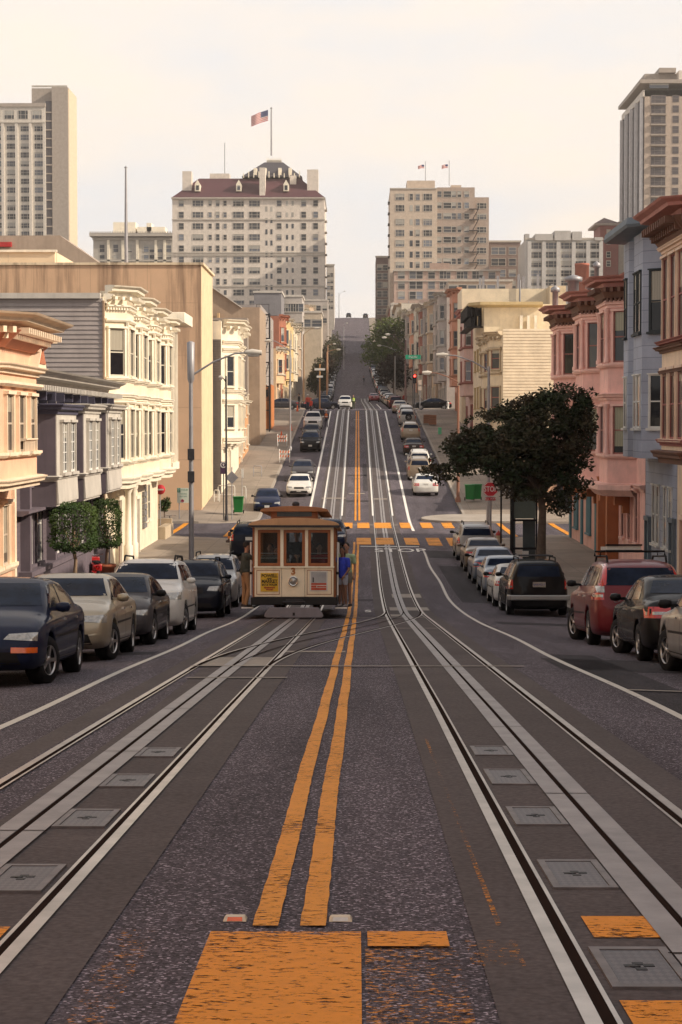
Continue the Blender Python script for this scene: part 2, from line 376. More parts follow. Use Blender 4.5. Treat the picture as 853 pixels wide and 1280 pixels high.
# track beds, rails and cable slots of the two lines
DT = frange(-60, 60, 1) + frange(62, 230, 2) + frange(233, 330, 6)
for s in (-1, 1):
    sheet('track_bed', lambda D: max(-2.7, trk(D, s) - .86), lambda D: min(2.39, trk(D, s) + .86) if D < 240 else trk(D, s) + .8, DT, .006, M['trackbed'])
    g = MB(); gd = MB(); pl = MB()
    for q in (-1, 1):
        c = lambda D: trk(D, s) + q * .56
        sheet('', lambda D: c(D) - .024 - (.010 if q * s < 0 else 0), lambda D: c(D) + .024 + (.010 if q * s > 0 else 0), DT, .014, None, mb=g)
        sheet('', lambda D: c(D) - q * .026, lambda D: c(D) - q * .070, DT, .011, None, mb=gd)
        sheet('', lambda D: c(D) - q * .070, lambda D: c(D) - q * .088, DT, .013, None, mb=g)
        sheet('', lambda D: trk(D, s) + q * .018, lambda D: trk(D, s) + q * .135, DT, .015, None, mb=pl)
    sheet('', lambda D: trk(D, s) - .0175, lambda D: trk(D, s) + .0175, DT, .011, None, mb=gd)
    g.build('rail', M['steel'], kind='structure'); gd.build('rail_groove', M['groove'], kind='structure'); pl.build('slot_plate', M['plate'], kind='structure')
    # joints between the slot plates
    j = MB(); D = -3
    while D < 100:
        for q in (-1, 1): sheet('', trk(D, s) + q * .016, trk(D, s) + q * .155, [D, D + .02], .018, None, mb=j)
        D += 4.9 + (s * .3)
    j.build('slot_joint', M['groove'], kind='structure')
# crossover between the two lines near the turnout
def cross(off, hw, dz, g):
    vs = []; n = 40
    for i in range(n + 1):
        t = i / n; D = 27.5 + t * 33; e = t * t * (3 - 2 * t); x = (trk(D, -1)) * (1 - e) + trk(D, 1) * e + off
        vs += [(x - hw, D, zr(D) + dz), (x + hw, D, zr(D) + dz)]
    g.add(vs, [(2 * i, 2 * i + 1, 2 * i + 3, 2 * i + 2) for i in range(n)])
g = MB(); cross(-.56, .014, .017, g); cross(.56, .014, .017, g); g.build('rail', M['steel'], kind='structure')
g = MB(); cross(-.51, .025, .0165, g); cross(.51, .025, .0165, g); cross(0, .016, .0165, g); g.build('rail_groove', M['groove'], kind='structure')
# pale concrete pads and steel covers around the turnout
g = MB()
for x0, x1, a, b in ((-2.39, -1.25, 28.5, 31.2), (-1.25, -.2, 33.0, 33.5), (.95, 1.5, 55.5, 57.5), (1.0, 2.2, 60.5, 62.5), (1.2, 2.2, 68, 70)): sheet('', x0, x1, frange(a, b, 1), .009, None, mb=g)
g.build('concrete_pad', M['kerbm'], kind='structure')
g = MB()
for x0, x1, D in ((-2.39, 2.39, 28.3), (-2.4, 1.9, 54.0), (.8, 2.0, 45.0), (-2.2, -.9, 25.4), (-2.39, 2.39, 117.5), (-2.4, -.8, 134), (1.0, 2.0, 133.5), (-.6, .5, 137), (-.4, .4, 212), (3.2, 5.8, 23.4)): sheet('', x0, x1, [D, D + .07 + D * .003], .019, None, mb=g)
g.build('road_seam', M['kerbm'], kind='structure')

# painted markings
def wob(D, a=.004): return a * math.sin(D * .8) + a * .8 * math.sin(D * .31 + 1)
DY = frange(8.0, 14, .25) + frange(14.5, 102, .5)
g = MB()
for c_ in (-.105, .085): sheet('', lambda D: axis(D) + c_ - .052 + wob(D + c_ * 9) + .003 * math.sin(D * 9), lambda D: axis(D) + c_ + .052 + wob(D + c_ * 9) + .003 * math.sin(D * 11), DY, .010, None, mb=g)
for a, b in ((121, 228), (250, 390), (410, 420)):
    for c_ in (-.12, .12): sheet('', lambda D: axis(D) + c_ - .06, lambda D: axis(D) + c_ + .06, frange(a, b, 3), .020, None, mb=g)
    if b > 200: break
g.build('yellow_centre_line', M['yellow_l'], kind='structure')
g = MB(); sheet('', -.585, .015, frange(5.0, 7.87, .4), .010, None, mb=g)
for x0, x1, a, b in ((.04, .355, 7.56, 7.87), (.93, 1.262, 7.75, 8.22), (-1.62, -1.40, 7.5, 7.95)): sheet('', x0, x1, frange(a, b, .4), .012, None, mb=g)
sheet('', .88, 1.262, frange(5.4, 6.62, .4), .012, None, mb=g)
g.build('crosswalk_marking', M['yellow'], kind='structure')
g = MB(); sheet('', -.94, -.80, frange(5.4, 7.9, .3), .009, None, mb=g); sheet('', .03, .38, frange(5.2, 7.54, .3), .009, None, mb=g); sheet('', .42, .62, frange(7.2, 7.7, .3), .009, None, mb=g); sheet('', .565, .588, frange(8, 17, .5), .009, None, mb=g)
g.build('worn_marking', M['yellow_worn'], kind='structure')
# the yellow ladder crossings at the intersection
g = MB()
for u0, u1 in ((446, 464), (470, 492), (506, 523), (534, 551), (560, 577), (590, 606)):
    sheet('', XU(u0, 103), XU(u1, 103), frange(99.8, 105.3, 1), .021, None, mb=g)
for u0, u1 in ((447, 462), (468, 489), (500, 513), (526, 540), (553, 566), (410, 424), (428, 441)):
    sheet('', XU(u0, 118), XU(u1, 118), frange(114.6, 119.5, 1), .021, None, mb=g)
for x in (-10.4, -7.2, 8.3, 11.4): sheet('', x, x + .32, frange(106.5, 119, 1), .022, None, mb=g)
g.build('crosswalk_marking', M['yellow_l'], kind='structure')
# edge lines and stop lines
g = MB(); DW = frange(4, 97, .6)
sheet('', lambda D: 3.10 + .035 * math.sin(D * .35), lambda D: 3.20 + .035 * math.sin(D * .35), DW, .007, None, mb=g)
sheet('', lambda D: -3.38 + .002 * D + .03 * math.sin(D * .4), lambda D: -3.28 + .002 * D + .03 * math.sin(D * .4), frange(10, 92, .6), .007, None, mb=g)
g.build('white_edge_line', M['white'], kind='structure')
g = MB()
sheet('', 3.08, 3.24, frange(112, 228, 2), .007, None, mb=g); sheet('', -3.12, -2.96, frange(123, 228, 2), .007, None, mb=g)
for s in (-1, 1):
    for q in (-1, 1): sheet('', lambda D: trk(D, s) + q * .62 - .045, lambda D: trk(D, s) + q * .62 + .045, frange(124, 228, 2), .019, None, mb=g)
sheet('', lambda D: axis(D) + 2.9, lambda D: axis(D) + 3.05, frange(252, 290, 4), .019, None, mb=g); sheet('', lambda D: axis(D) - 3.05, lambda D: axis(D) - 2.9, frange(252, 290, 4), .019, None, mb=g)
sheet('', .15, 3.05, [98.2, 98.6], .022, None, mb=g)
g.build('white_lane_line', M['whiteb'], kind='structure')
def road_text(t, x, D, size, sy):
    me = text_mesh(t, size, M['whiteb'], .0, sx=1.1, sy=sy, bold=.01); o = obj('road_lettering', me, loc=(x, D, zr(D) + .03), rot=(math.atan(slope(D)), 0, 0), kind='structure')
road_text('STOP', 2.05, 95.2, .95, 3.6); road_text('S', .32, 59.5, .42, 5.2)

# manhole covers of the cable pulleys
def cover(i, x0, x1, v0, v1, label):
    D0 = 2490 * 1.48 / (v1 - 705); D1 = 2490 * 1.48 / (v0 - 705); w = (x1 - x0); L = D1 - D0
    t = thing('pulley_cover', label, 'manhole cover', ((x0 + x1) / 2, (D0 + D1) / 2, zr((D0 + D1) / 2)), (math.atan(slope(D0)), 0, 0), 'steel cable pulley covers set in the track beds')
    a, b = w / 2, L / 2; f = MB()
    for X0, X1, Y0, Y1 in ((-a, -a + .035, -b, b), (a - .035, a, -b, b), (-a + .035, a - .035, -b, -b + .05), (-a + .035, a - .035, b - .05, b)): f.box(X0, X1, Y0, Y1, -.02, .017)
    f.build('cover_frame', M['frame_metal'], t)
    p = MB(); p.box(-a + .038, a - .038, -b + .053, b - .053, -.02, .013)
    p.build('cover_plate', M['checker'], t)
    h = MB(); h.lathe([(0, .0155), (.022, .0155), (.022, .013)], 10, M=Matrix.Translation((-.02, 0, 0)))
    for dx, dy in ((.035, .02), (-.035, .01), (0, .05), (.0, -.045)): h.box(dx - .022, dx + .018, dy - .022, dy + .022, .0132, .0152 + dx * .001)
    h.build('lifting_hole', M['black'], t)
t = NT('checker_plate'); v = t.coord((1, .5, 1)); mp = t.n('Mapping'); mp.inputs['Rotation'].default_value = (0, 0, R(45)); t.l(v, mp.inputs[0])
ch = t.n('TexChecker'); ch.inputs['Scale'].default_value = 42; t.l(mp.outputs[0], ch.inputs['Vector']); f = t.noise(v, 3, 5)
t.base(t.mix(ch.outputs['Fac'], t.mix(f, (.08, .072, .08), (.15, .13, .135)), (.08, .072, .08))); t.b.inputs['Metallic'].default_value = .4; t.b.inputs['Roughness'].default_value = .5; t.bump(ch.outputs['Fac'], .6, .004); M['checker'] = t.m
LR = ['farthest', 'second farthest', 'middle', 'second nearest', 'nearest']
for i, (v0, v1) in enumerate(((936.5, 948), (966, 985), (1014, 1037), (1082, 1118), (1194, 1246))):
    D = 2490 * 1.48 / ((v0 + v1) / 2 - 705)
    cover(i, trk(D, 1) - .44, trk(D, 1) - .165 + .02, v0, v1, LR[i] + ' steel pulley cover in the right-hand track bed')
for i, (v0, v1) in enumerate(((939, 950.5), (973, 989), (1018, 1040.5), (1089, 1123.5), (1200, 1250))):
    D = 2490 * 1.48 / ((v0 + v1) / 2 - 705)
    cover(i, trk(D, -1) + .165 - .02, trk(D, -1) + .44, v0, v1, LR[i] + ' steel pulley cover in the left-hand track bed')
# raised reflectors
for u, amb in ((293, 1), (426, 0)):
    D = 8.17; x = XU(u, D)
    t = thing('road_reflector', ('cream road reflector with an orange face left of the double yellow line' if amb else 'plain cream road reflector right of the double yellow line'), 'road stud', (x, D, zr(D) + .002), (math.atan(slope(D)), 0, 0), 'raised road reflectors by the yellow lines')
    b = MB(); b.add([(-.05, -.05, 0), (.05, -.05, 0), (.05, .05, 0), (-.05, .05, 0), (-.04, -.025, .018), (.04, -.025, .018), (.04, .025, .018), (-.04, .025, .018)], [(0, 1, 2, 3), (4, 5, 6, 7), (0, 1, 5, 4), (1, 2, 6, 5), (2, 3, 7, 6), (3, 0, 4, 7)])
    b.build('body', mat('reflector_cream', (.6, .5, .36), .5), t, bevel=.004)
    l = MB(); l.add([(-.032, -.048, .003), (.032, -.048, .003), (.030, -.029, .0165), (-.030, -.029, .0165)], [(0, 1, 2, 3)]); l.build('lens', M['amber'] if amb else M['platew'], t)

# ---------------------------------------------------------------- light and sky
SUN_E, SUN_A = R(31), R(15)          # sun over the right-hand roofs, a little behind the camera
sd = Vector((math.cos(SUN_E) * math.cos(SUN_A), -math.cos(SUN_E) * math.sin(SUN_A), math.sin(SUN_E)))
L = bpy.data.lights.new('sun', 'SUN'); L.energy = 4.0; L.angle = R(.8); L.color = (1, .87, .70)
lo = bpy.data.objects.new('sun', L); col.objects.link(lo); lo.rotation_euler = (-sd).to_track_quat('-Z', 'Y').to_euler()
w = bpy.data.worlds.new('World'); sc.world = w; w.use_nodes = True; nt = w.node_tree; bg = nt.nodes['Background']
sk = nt.nodes.new('ShaderNodeTexSky'); sk.sky_type = 'NISHITA'; sk.sun_disc = False; sk.sun_elevation = SUN_E; sk.sun_rotation = math.pi / 2 + SUN_A; sk.air_density = 1.4; sk.dust_density = 4
bg.inputs[1].default_value = .0825
tc = nt.nodes.new('ShaderNodeTexCoord'); mp = nt.nodes.new('ShaderNodeMapping'); mp.inputs['Scale'].default_value = (1, 1, 2.6); nt.links.new(tc.outputs['Generated'], mp.inputs[0])
nz = nt.nodes.new('ShaderNodeTexNoise'); nz.inputs['Scale'].default_value = 6.0; nz.inputs['Detail'].default_value = 7; nz.inputs['Roughness'].default_value = .5; nt.links.new(mp.outputs[0], nz.inputs['Vector'])
rp = nt.nodes.new('ShaderNodeValToRGB'); rp.color_ramp.elements[0].position = .36; rp.color_ramp.elements[1].position = .62; rp.color_ramp.elements[0].color = (8.15, 8.15, 8.35, 1); rp.color_ramp.elements[1].color = (10.1, 8.85, 7.65, 1)
nt.links.new(nz.outputs[0], rp.inputs[0])
mx = nt.nodes.new('ShaderNodeMix'); mx.data_type = 'RGBA'; sz = nt.nodes.new('ShaderNodeSeparateXYZ'); nt.links.new(tc.outputs['Generated'], sz.inputs[0]); mr = nt.nodes.new('ShaderNodeMapRange'); mr.inputs[1].default_value = .22; mr.inputs[2].default_value = .6; mr.inputs[3].default_value = .92; mr.inputs[4].default_value = .55; nt.links.new(sz.outputs[2], mr.inputs[0]); nt.links.new(mr.outputs[0], mx.inputs[0]); nt.links.new(sk.outputs[0], mx.inputs[6]); nt.links.new(rp.outputs[0], mx.inputs[7]); nt.links.new(mx.outputs[2], bg.inputs[0])
sc.view_settings.view_transform = 'Standard'; sc.view_settings.look = 'None'; sc.view_settings.exposure = .5; sc.view_settings.gamma = 1
sc.cycles.max_bounces = 5; sc.cycles.diffuse_bounces = 3; sc.cycles.glossy_bounces = 3; sc.cycles.transparent_max_bounces = 12; sc.cycles.use_adaptive_sampling = True; sc.cycles.adaptive_threshold = .02; sc.cycles.use_denoising = True
# ---------------------------------------------------------------- house kit
WIN = {}
def window_mesh(w, h, style, trim, sash, pane):
    k = (round(w, 2), round(h, 2), style, trim.name, sash.name, pane.name)
    if k in WIN: return WIN[k]
    c = .085 if style != 'thin' else .05; f = MB(); a = w / 2; pr = .10 if style != 'thin' else .05
    # casing
    f.box(-a - c, -a, 0, pr, -.0, h, 0); f.box(a, a + c, 0, pr, 0, h, 0)
    f.box(-a - c - .03, a + c + .03, 0, pr + .05, h, h + c, 0); f.box(-a - c - .05, a + c + .05, 0, pr + .08, -.09, 0, 0)
    if style == 'hood': f.box(-a - c - .10, a + c + .10, 0, pr + .16, h + c, h + c + .08, 0)
    # sashes
    s = .045
    f.box(-a, -a + s, 0, .045, 0, h, 1); f.box(a - s, a, 0, .045, 0, h, 1); f.box(-a + s, a - s, 0, .045, 0, s + .02, 1); f.box(-a + s, a - s, 0, .045, h - s, h, 1)
    if style in ('dh', 'hood', 'thin'): f.box(-a + s, a - s, 0, .05, h * .5 - .025, h * .5 + .025, 1)
    if style == 'lattice':
        for k_ in range(1, 5): f.box(-a + s, a - s, 0, .05, h * k_ / 5 - .015, h * k_ / 5 + .015, 1)
        f.box(-.06, .06, 0, .055, s, h - s, 1)
    p = MB(); p.box(-a + s * .5, a - s * .5, -.02, .018, .02, h - .02)
    WIN[k] = (f.mesh('window', [trim, sash]), p.mesh('pane', [pane])); return WIN[k]
def add_window(root, pos, n, w, h, style, trim, sash, pane, base=(0, 0, 0)):
    a, b = window_mesh(w, h, style, trim, sash, pane)
    t = (n[1], -n[0]); o = obj('window', a, root, loc=(pos[0] - base[0], pos[1] - base[1], pos[2] - base[2]), rot=(0, 0, math.atan2(t[1], t[0])))
    obj('pane', b, o); return o
class House:
    def __init__(s, name, label, cat, side, X, D0, D1, depth, z0, z1, wall, trim, sash=None, pane=None, group=None, ground=None):
        s.side = side; s.X = X; s.D0 = D0; s.D1 = D1; s.z0 = z0; s.z1 = z1; s.trim = trim; s.sash = sash or trim; s.pane = pane or M['pane']; s.wallm = wall
        s.base = Vector((side * (X + depth / 2), (D0 + D1) / 2, z0)); s.r = thing(name, label, cat, s.base, group=group)
        g = MB(); x0, x1 = sorted((side * X, side * (X + depth))); g.box(x0, x1, D0, D1, z0 - 1.5, z1); s.put(g, 'wall', wall)
    def put(s, g, name, m, bevel=0, par=None):
        g.v = [(x - s.base.x, y - s.base.y, z - s.base.z) for x, y, z in g.v]
        return g.build(name, m, par or s.r, bevel=bevel)
    def P(s, out, D): return (s.side * (s.X - out), D)
    @property
    def sg(s): return 1 if s.side < 0 else -1
    def path(s, pts): return [s.P(o, D) for o, D in pts]
    def sweep(s, name, pts, prof, m=None, g=None):
        own = g is None; g = g or MB(); g.sweep(s.path(pts), prof, s.sg)
        if own: s.put(g, name, m or s.trim)
        return g
    def bay(s, D0, D1, pr, sl, z0, z1, m=None, name='bay', curve=False):
        pts = [(0, D0), (pr, D0 + sl), (pr, D1 - sl), (0, D1)]
        g = MB(); g.prism(s.path([(-.2, D0)] + pts + [(-.2, D1)]), z0, z1); s.put(g, name, m or s.wallm); return pts
    def win(s, a, b, t, w, z0, z1, style='dh', trim=None, sash=None, pane=None):
        # on the plan segment a-b (out, D), at fraction t
        A = Vector(s.P(*a)); B = Vector(s.P(*b)); d = (B - A).normalized(); n = Vector((d.y, -d.x)) * s.sg; p = A.lerp(B, t)
        return add_window(s.r, (p.x, p.y, z0), n, w, z1 - z0, style, trim or s.trim, sash or s.sash, pane or s.pane, s.base)
    def brackets(s, g, pts, sp, w, o0, o1, z0, z1, mi=0, taper=True):
        P = s.path(pts)
        for i in range(len(P) - 1):
            A = Vector(P[i]); B = Vector(P[i + 1]); L = (B - A).length; d = (B - A).normalized(); n = Vector((d.y, -d.x)) * s.sg
            k = max(1, int(L / sp))
            for j in range(k):
                c = A + d * (L * (j + .5) / k); g.obox((c.x, c.y, 0), d, n, -w / 2, w / 2, o0, o1, z0, z1, mi)
                if taper: g.obox((c.x, c.y, 0), d, n, -w / 2 + .005, w / 2 - .005, o0, o0 + (o1 - o0) * .5, z0 - (z1 - z0) * .9, z0, mi)
def corn(z, o, h, k=1.0):
    # crown moulding outline: (out, z)
    return [(0, z - h), (o * .25, z - h), (o * .3, z - h * .62), (o * .72, z - h * .5), (o * .76, z - h * .3), (o * .95, z - h * .12), (o, z), (o * .5, z + .03), (0, z + .03)]
def band(z, o, h): return [(0, z - h / 2), (o * .6, z - h / 2), (o, z), (o, z + h / 2), (0, z + h / 2)]
def boards(h, a, b, z0, z1, pitch, m, name='siding', n=None):
    # real lapped boards on a vertical wall from plan point a to b (world), facing n
    g = MB(); a = Vector(a); b = Vector(b); d = (b - a).normalized(); L = (b - a).length
    z = z0
    while z < z1 - .02:
        t = min(z + pitch, z1); P = lambda s_, o, zz: (a.x + d.x * s_ + n[0] * o, a.y + d.y * s_ + n[1] * o, zz)
        g.quad(P(0, .045, z), P(L, .045, z), P(L, .012, t), P(0, .012, t)); g.quad(P(0, .0, z), P(L, .0, z), P(L, .045, z), P(0, .045, z))
        z = t
    return h.put(g, name, m)
def C(name, c, **k):
    k.setdefault('streak', .28); k.setdefault('var', .14); return mat(name, c, **k)
cream = C('cream_stucco', (.72, .62, .47), streak=.12, rough=.75); creamt = C('cream_trim', (.80, .72, .58), rough=.6)
greys = siding_mat('grey_siding', (.20, .165, .16), .19); peach = C('peach_stucco', (.72, .43, .29), streak=.15); peacht = C('peach_trim', (.78, .62, .46)); peachf = C('frieze_red', (.42, .15, .08))
purp = siding_mat('purple_grey_siding', (.12, .095, .11), .16); purpl = C('purple_grey_paint', (.125, .10, .12)); gray_t = C('pale_grey_trim', (.50, .46, .41), rough=.6); slate = C('slate_blue_paint', (.07, .066, .105))
pink = C('pink_stucco', (.78, .45, .39), streak=.25, rough=.8); pinkt = C('pink_trim', (.80, .49, .42), streak=.2); redc = C('red_cornice', (.46, .20, .17)); brn = C('brown_ornament', (.15, .07, .045)); pinks = siding_mat('pink_siding', (.56, .31, .25), .22)
blueb = block_mat('blue_grey_blocks', (.36, .385, .47), 1.3, .42); bluet = C('slate_trim', (.13, .155, .18)); whitet = C('white_sash', (.62, .6, .56)); darkt = C('dark_sash', (.028, .035, .04)); teal = C('teal_paint', (.07, .16, .19))
yel = C('ochre_stucco', (.76, .58, .42)); yelt = C('ochre_trim', (.72, .53, .40)); redt = C('oxblood_trim', (.30, .10, .085))
white_s = C('chalk_stucco', (.70, .63, .51), streak=.1); woodb = C('brown_door', (.12, .05, .03)); roofd = C('tar_roof', (.06, .055, .055), rough=.9)

def door(h, a, b, t, w, z0, z1, m, name='door', o=.06):
    A = Vector(h.P(*a)); B = Vector(h.P(*b)); d = (B - A).normalized(); n = Vector((d.y, -d.x)) * h.sg; p = A.lerp(B, t); g = MB()
    g.obox((p.x, p.y, 0), d, n, -w / 2, w / 2, 0, o * .5, z0, z1, 0)
    for q in (-1, 1): g.obox((p.x, p.y, 0), d, n, q * w / 2 - .07, q * w / 2 + .07, 0, o * 2.2, z0, z1, 1)
    g.obox((p.x, p.y, 0), d, n, -w / 2 - .12, w / 2 + .12, 0, o * 2.6, z1, z1 + .16, 1)
    for zz in (.18, .52): g.obox((p.x, p.y, 0), d, n, -w * .33, w * .33, o * .5, o * .9, z0 + (z1 - z0) * zz, z0 + (z1 - z0) * (zz + .28), 0)
    return h.put(g, name, [m, h.trim])
def parapet_roof(h, m=None):
    g = MB(); x0, x1 = sorted((h.P(-.25, 0)[0], h.side * (h.X + 9))); g.box(x0, x1, h.D0 + .1, h.D1 - .1, h.z1, h.z1 + .06); h.put(g, 'roof', m or roofd)

# ================= left side, near block =================
# peach house at the left edge
zb = ZV(790, 56)
h = House('peach_house', 'peach house with a bracketed cream cornice and rounded bay at the left edge', 'house', -1, 10.2, 44, 58.9, 11, zr(52), ZV(419, 58) - .3, peach, peacht, C('tan_sash', (.45, .36, .28)))
bp = h.bay(50.0, 58.4, 1.0, 1.3, ZV(596, 57), ZV(425, 57), peach)
ext = [(0, 44)] + bp + [(0, 58.9)]
g = h.sweep('', ext, corn(ZV(410, 57) + .1, 1.05, .42), g=MB()); h.brackets(g, ext, .32, .12, .15, .75, ZV(428, 57), ZV(423, 57) + .04); h.put(g, 'cornice', peacht)
h.sweep('frieze', ext, [(0, ZV(443, 57)), (.12, ZV(443, 57)), (.55, ZV(424, 57)), (0, ZV(424, 57))], peachf)
h.sweep('moulding', ext, corn(ZV(461, 57), .34, .25)); h.sweep('moulding', bp, band(ZV(484, 57), .2, .14))
h.sweep('moulding', bp, band(ZV(566, 57), .16, .14)); h.sweep('moulding', ext, corn(ZV(594, 57), .3, .28))
for a, b, ts in ((bp[0], bp[1], (.5,)), (bp[1], bp[2], (.18, .5, .82)), (bp[2], bp[3], (.5,))):
    for t_ in ts: h.win(a, b, t_, .95 if a == bp[1] else .72, ZV(563, 57), ZV(496, 57), 'dh')
g = MB()   # little balustrade under the bay window, gable over it
for k in range(9): g.sweep(h.path([(1.02, 54.2 + k * .19), (1.02, 54.2 + k * .19 + .07)]), [(.08, ZV(566, 57)), (.14, ZV(566, 57)), (.14, ZV(550, 57)), (.08, ZV(550, 57))], h.sg)
g.sweep(h.path([(1.02, 54.1), (1.02, 56)]), band(ZV(549, 57), .2, .07), h.sg); h.put(g, 'balustrade', peacht)
g = MB(); x = h.P(1.0, 0)[0]
for q in (0, 1):
    g.prism([(0, 0), (1.5, 0), (.75, .72)] if q == 0 else [(.25, .12), (1.25, .12), (.75, .55)], -.28 if q == 0 else -.29, .28 if q == 0 else .31, 0 if q == 0 else 1, Matrix.Translation((x, 55.7, ZV(461, 57))) @ Matrix(((0, 0, 1), (1, 0, 0), (0, 1, 0))).to_4x4())
h.put(g, 'gable', [peacht, peachf])
for D in (46, 48.5, 51, 54, 57.2): h.win((0, D - 1), (0, D + 1), .5, .95, ZV(707, 57), ZV(632, 57), 'hood')
h.sweep('water_table', [(0, 44), (0, 58.9)], band(ZV(712, 57), .16, .2)); door(h, (0, 52), (0, 53), .5, 1.0, zr(52.5) + .1, zr(52.5) + 2.3, woodb); parapet_roof(h)
h.sweep('corner_board', [(0, 58.6), (0, 58.9)], [(0, zb - 1), (.1, zb - 1), (.1, ZV(600, 58)), (0, ZV(600, 58))])

# purple grey house with three square bays
h = House('grey_house', 'dark grey-purple house with three square oriel bays behind two clipped trees', 'house', -1, 10.25, 58.95, 80.0, 11, zr(70), ZV(466, 66) - .2, purp, gray_t, whitet)
zt = ZV(466, 64)
g = h.sweep('', [(0, 59), (0, 79.9)], corn(zt, 1.0, .45), g=MB()); h.brackets(g, [(0, 59), (0, 79.9)], .36, .14, .2, .85, zt - .62, zt - .46, taper=False); h.put(g, 'cornice', gray_t)
g = MB(); h.brackets(g, [(0, 59), (0, 79.9)], 1.9, .16, .02, .6, zt - .9, zt - .47); h.put(g, 'bracket', slate)
h.sweep('frieze', [(0, 59.2), (0, 79.8)], [(0, zt - 1.75), (.06, zt - 1.75), (.06, zt - .5), (0, zt - .5)], gray_t)
zc = ZV(508, 66); zw1 = ZV(597, 66); 
h.sweep('moulding', [(0, 59.2), (0, 79.8)], corn(zc, .35, .22), slate)
for i, (d0, d1) in enumerate(((62.2, 66.6), (68.4, 72.6), (74.6, 79.0))):
    zc_ = ZV(506, d0 + 1); zb0 = ZV((634, 627, 617)[i], d0)
    bp = [(0, d0), (.82, d0), (.82, d1), (0, d1)]; gg = MB(); gg.prism(h.path([(-.2, d0)] + bp + [(-.2, d1)]), zb0 - .0, zc_ - .1); h.put(gg, 'bay', purpl)
    h.sweep('bay_lit_front', [(.82, d0 + .02), (.82, d1 - .02)], [(0, zb0 + .02), (.03, zb0 + .02), (.03, zc_ - .12), (0, zc_ - .12)], gray_t)  # pale sheet paints sunlight on the front; bay sides keep the shade tone
    h.sweep('bay_cornice', bp, corn(zc_, .3, .3), gray_t if i else slate)
    h.sweep('bay_sill', bp, corn(zb0 + .95, .14, .16)); h.sweep('bay_skirt', [(.82, d0), (.82, d1)], [(.03, zb0 + .1), (.09, zb0 + .1), (.09, zb0 + .2), (.06, zb0 + .85), (.03, zb0 + .85)], gray_t)
    for t_ in (.30, .70): h.win((.85, d0), (.85, d1), t_, 1.15, zb0 + 1.05, zc_ - .55, 'lattice', trim=gray_t)
h.sweep('ledge', [(0, 59), (0, 79.9)], band(ZV(634, 64), .5, .16), purpl)
zg = zr(66) + .2
g = MB(); g.sweep(h.path([(0, 60), (0, 79.5)]), [(0, zg - 1), (.35, zg - 1), (.35, zg + 1.0), (.42, zg + 1.05), (.42, zg + 1.2), (0, zg + 1.2)], h.sg); h.put(g, 'plinth', purpl)
for D in (61.8, 63.6, 67.4, 69.2, 73.4, 75.2): h.win((0, D - 1), (0, D + 1), .5, 1.15, zg + 1.3, zg + 3.7, 'dh', trim=purpl, sash=whitet)
for D in (60.4, 65.5, 71.3, 77.4): h.sweep('pilaster', [(0, D), (0, D + .35)], [(0, zg), (.3, zg), (.3, zg + 4.1), (0, zg + 4.1)], purpl)
parapet_roof(h)

# cream three storey house with four bays and a clapboarded end wall
zt = ZV(365, 81)
h = House('cream_house', 'tall cream house with four stacked bay windows and a long grey clapboard end wall', 'house', -1, 10.2, 80.1, 101.6, 12, zr(90), zt - .25, cream, creamt, C('cream_sash', (.5, .45, .36)))
boards(h, (-22.2, 80.1), (-10.22, 80.1), ZV(700, 80), zt - .3, .185, C('grey_board', (.33, .285, .27), streak=.25), n=(0, -1))
h.sweep('corner_board', [(-.02, 80.02), (-.02, 80.3)], [(0, ZV(700, 80)), (.06, ZV(700, 80)), (.06, zt - .4), (0, zt - .4)], C('brown_corner', (.3, .2, .13)))
g = MB(); g.box(-22.3, -10.3, 79.9, 80.3, zt - .32, zt - .1); h.put(g, 'coping', gray_t)
BD = [(80.7, 84.8), (85.9, 90.0), (91.5, 95.6), (98.0, 101.5)]
za, zb_, zc_, zd = ZV(473, 83), ZV(413, 83), ZV(575, 83), ZV(512, 83)
for i, (d0, d1) in enumerate(BD):
    zz = ZV(360, 82) + (-.12 * i); bp = h.bay(d0, d1, .78, .8, ZV(601, 83), zz - .2)
    e = [(0, d0 - .05)] + bp[1:3] + [(0, d1 + .05)]
    g = h.sweep('', e, corn(zz, .62, .42), g=MB()); h.brackets(g, e, .34, .13, .14, .5, zz - .56, zz - .43, taper=False); h.brackets(g, e, .14, .07, .02, .14, zz - .95, zz - .86, taper=False)
    h.put(g, 'cornice', creamt)
    h.sweep('moulding', e, band(zz - .8, .16, .1)); h.sweep('moulding', e, band(zb_ + .32, .13, .13)); h.sweep('moulding', e, corn(za - .04, .17, .14))
    h.sweep('moulding', e, corn(ZV(497, 83) + .12, .2, .22)); h.sweep('moulding', e, band(zd + .3, .12, .12)); h.sweep('moulding', e, corn(zc_ - .04, .17, .14)); h.sweep('bay_foot', e, corn(ZV(596, 83), .3, .45))
    for z0, z1 in ((za + .05, zb_), (zc_ + .05, zd)):
        h.win(bp[0], bp[1], .5, .76, z0, z1); h.win(bp[1], bp[2], .5, 1.5, z0, z1); h.win(bp[2], bp[3], .5, .76, z0, z1)
    for q in (bp[1], bp[2]):
        for z0, z1 in ((za, zb_ + .25), (zc_, zd + .25)): h.sweep('pilaster', [(q[0] - .01, q[1] - .12), (q[0] - .01, q[1] + .12)], [(0, z0), (.09, z0), (.09, z1), (0, z1)])
gb = zr(90) + .15
h.sweep('cornice', [(0, 80.2), (0, 101.6)], corn(ZV(362, 82) - .3, .4, .35))
door(h, (0, 83), (0, 86), .5, 1.3, gb, gb + 2.7, woodb); door(h, (0, 90), (0, 93), .5, 1.2, gb, gb + 2.5, C('grey_door', (.2, .18, .17)))
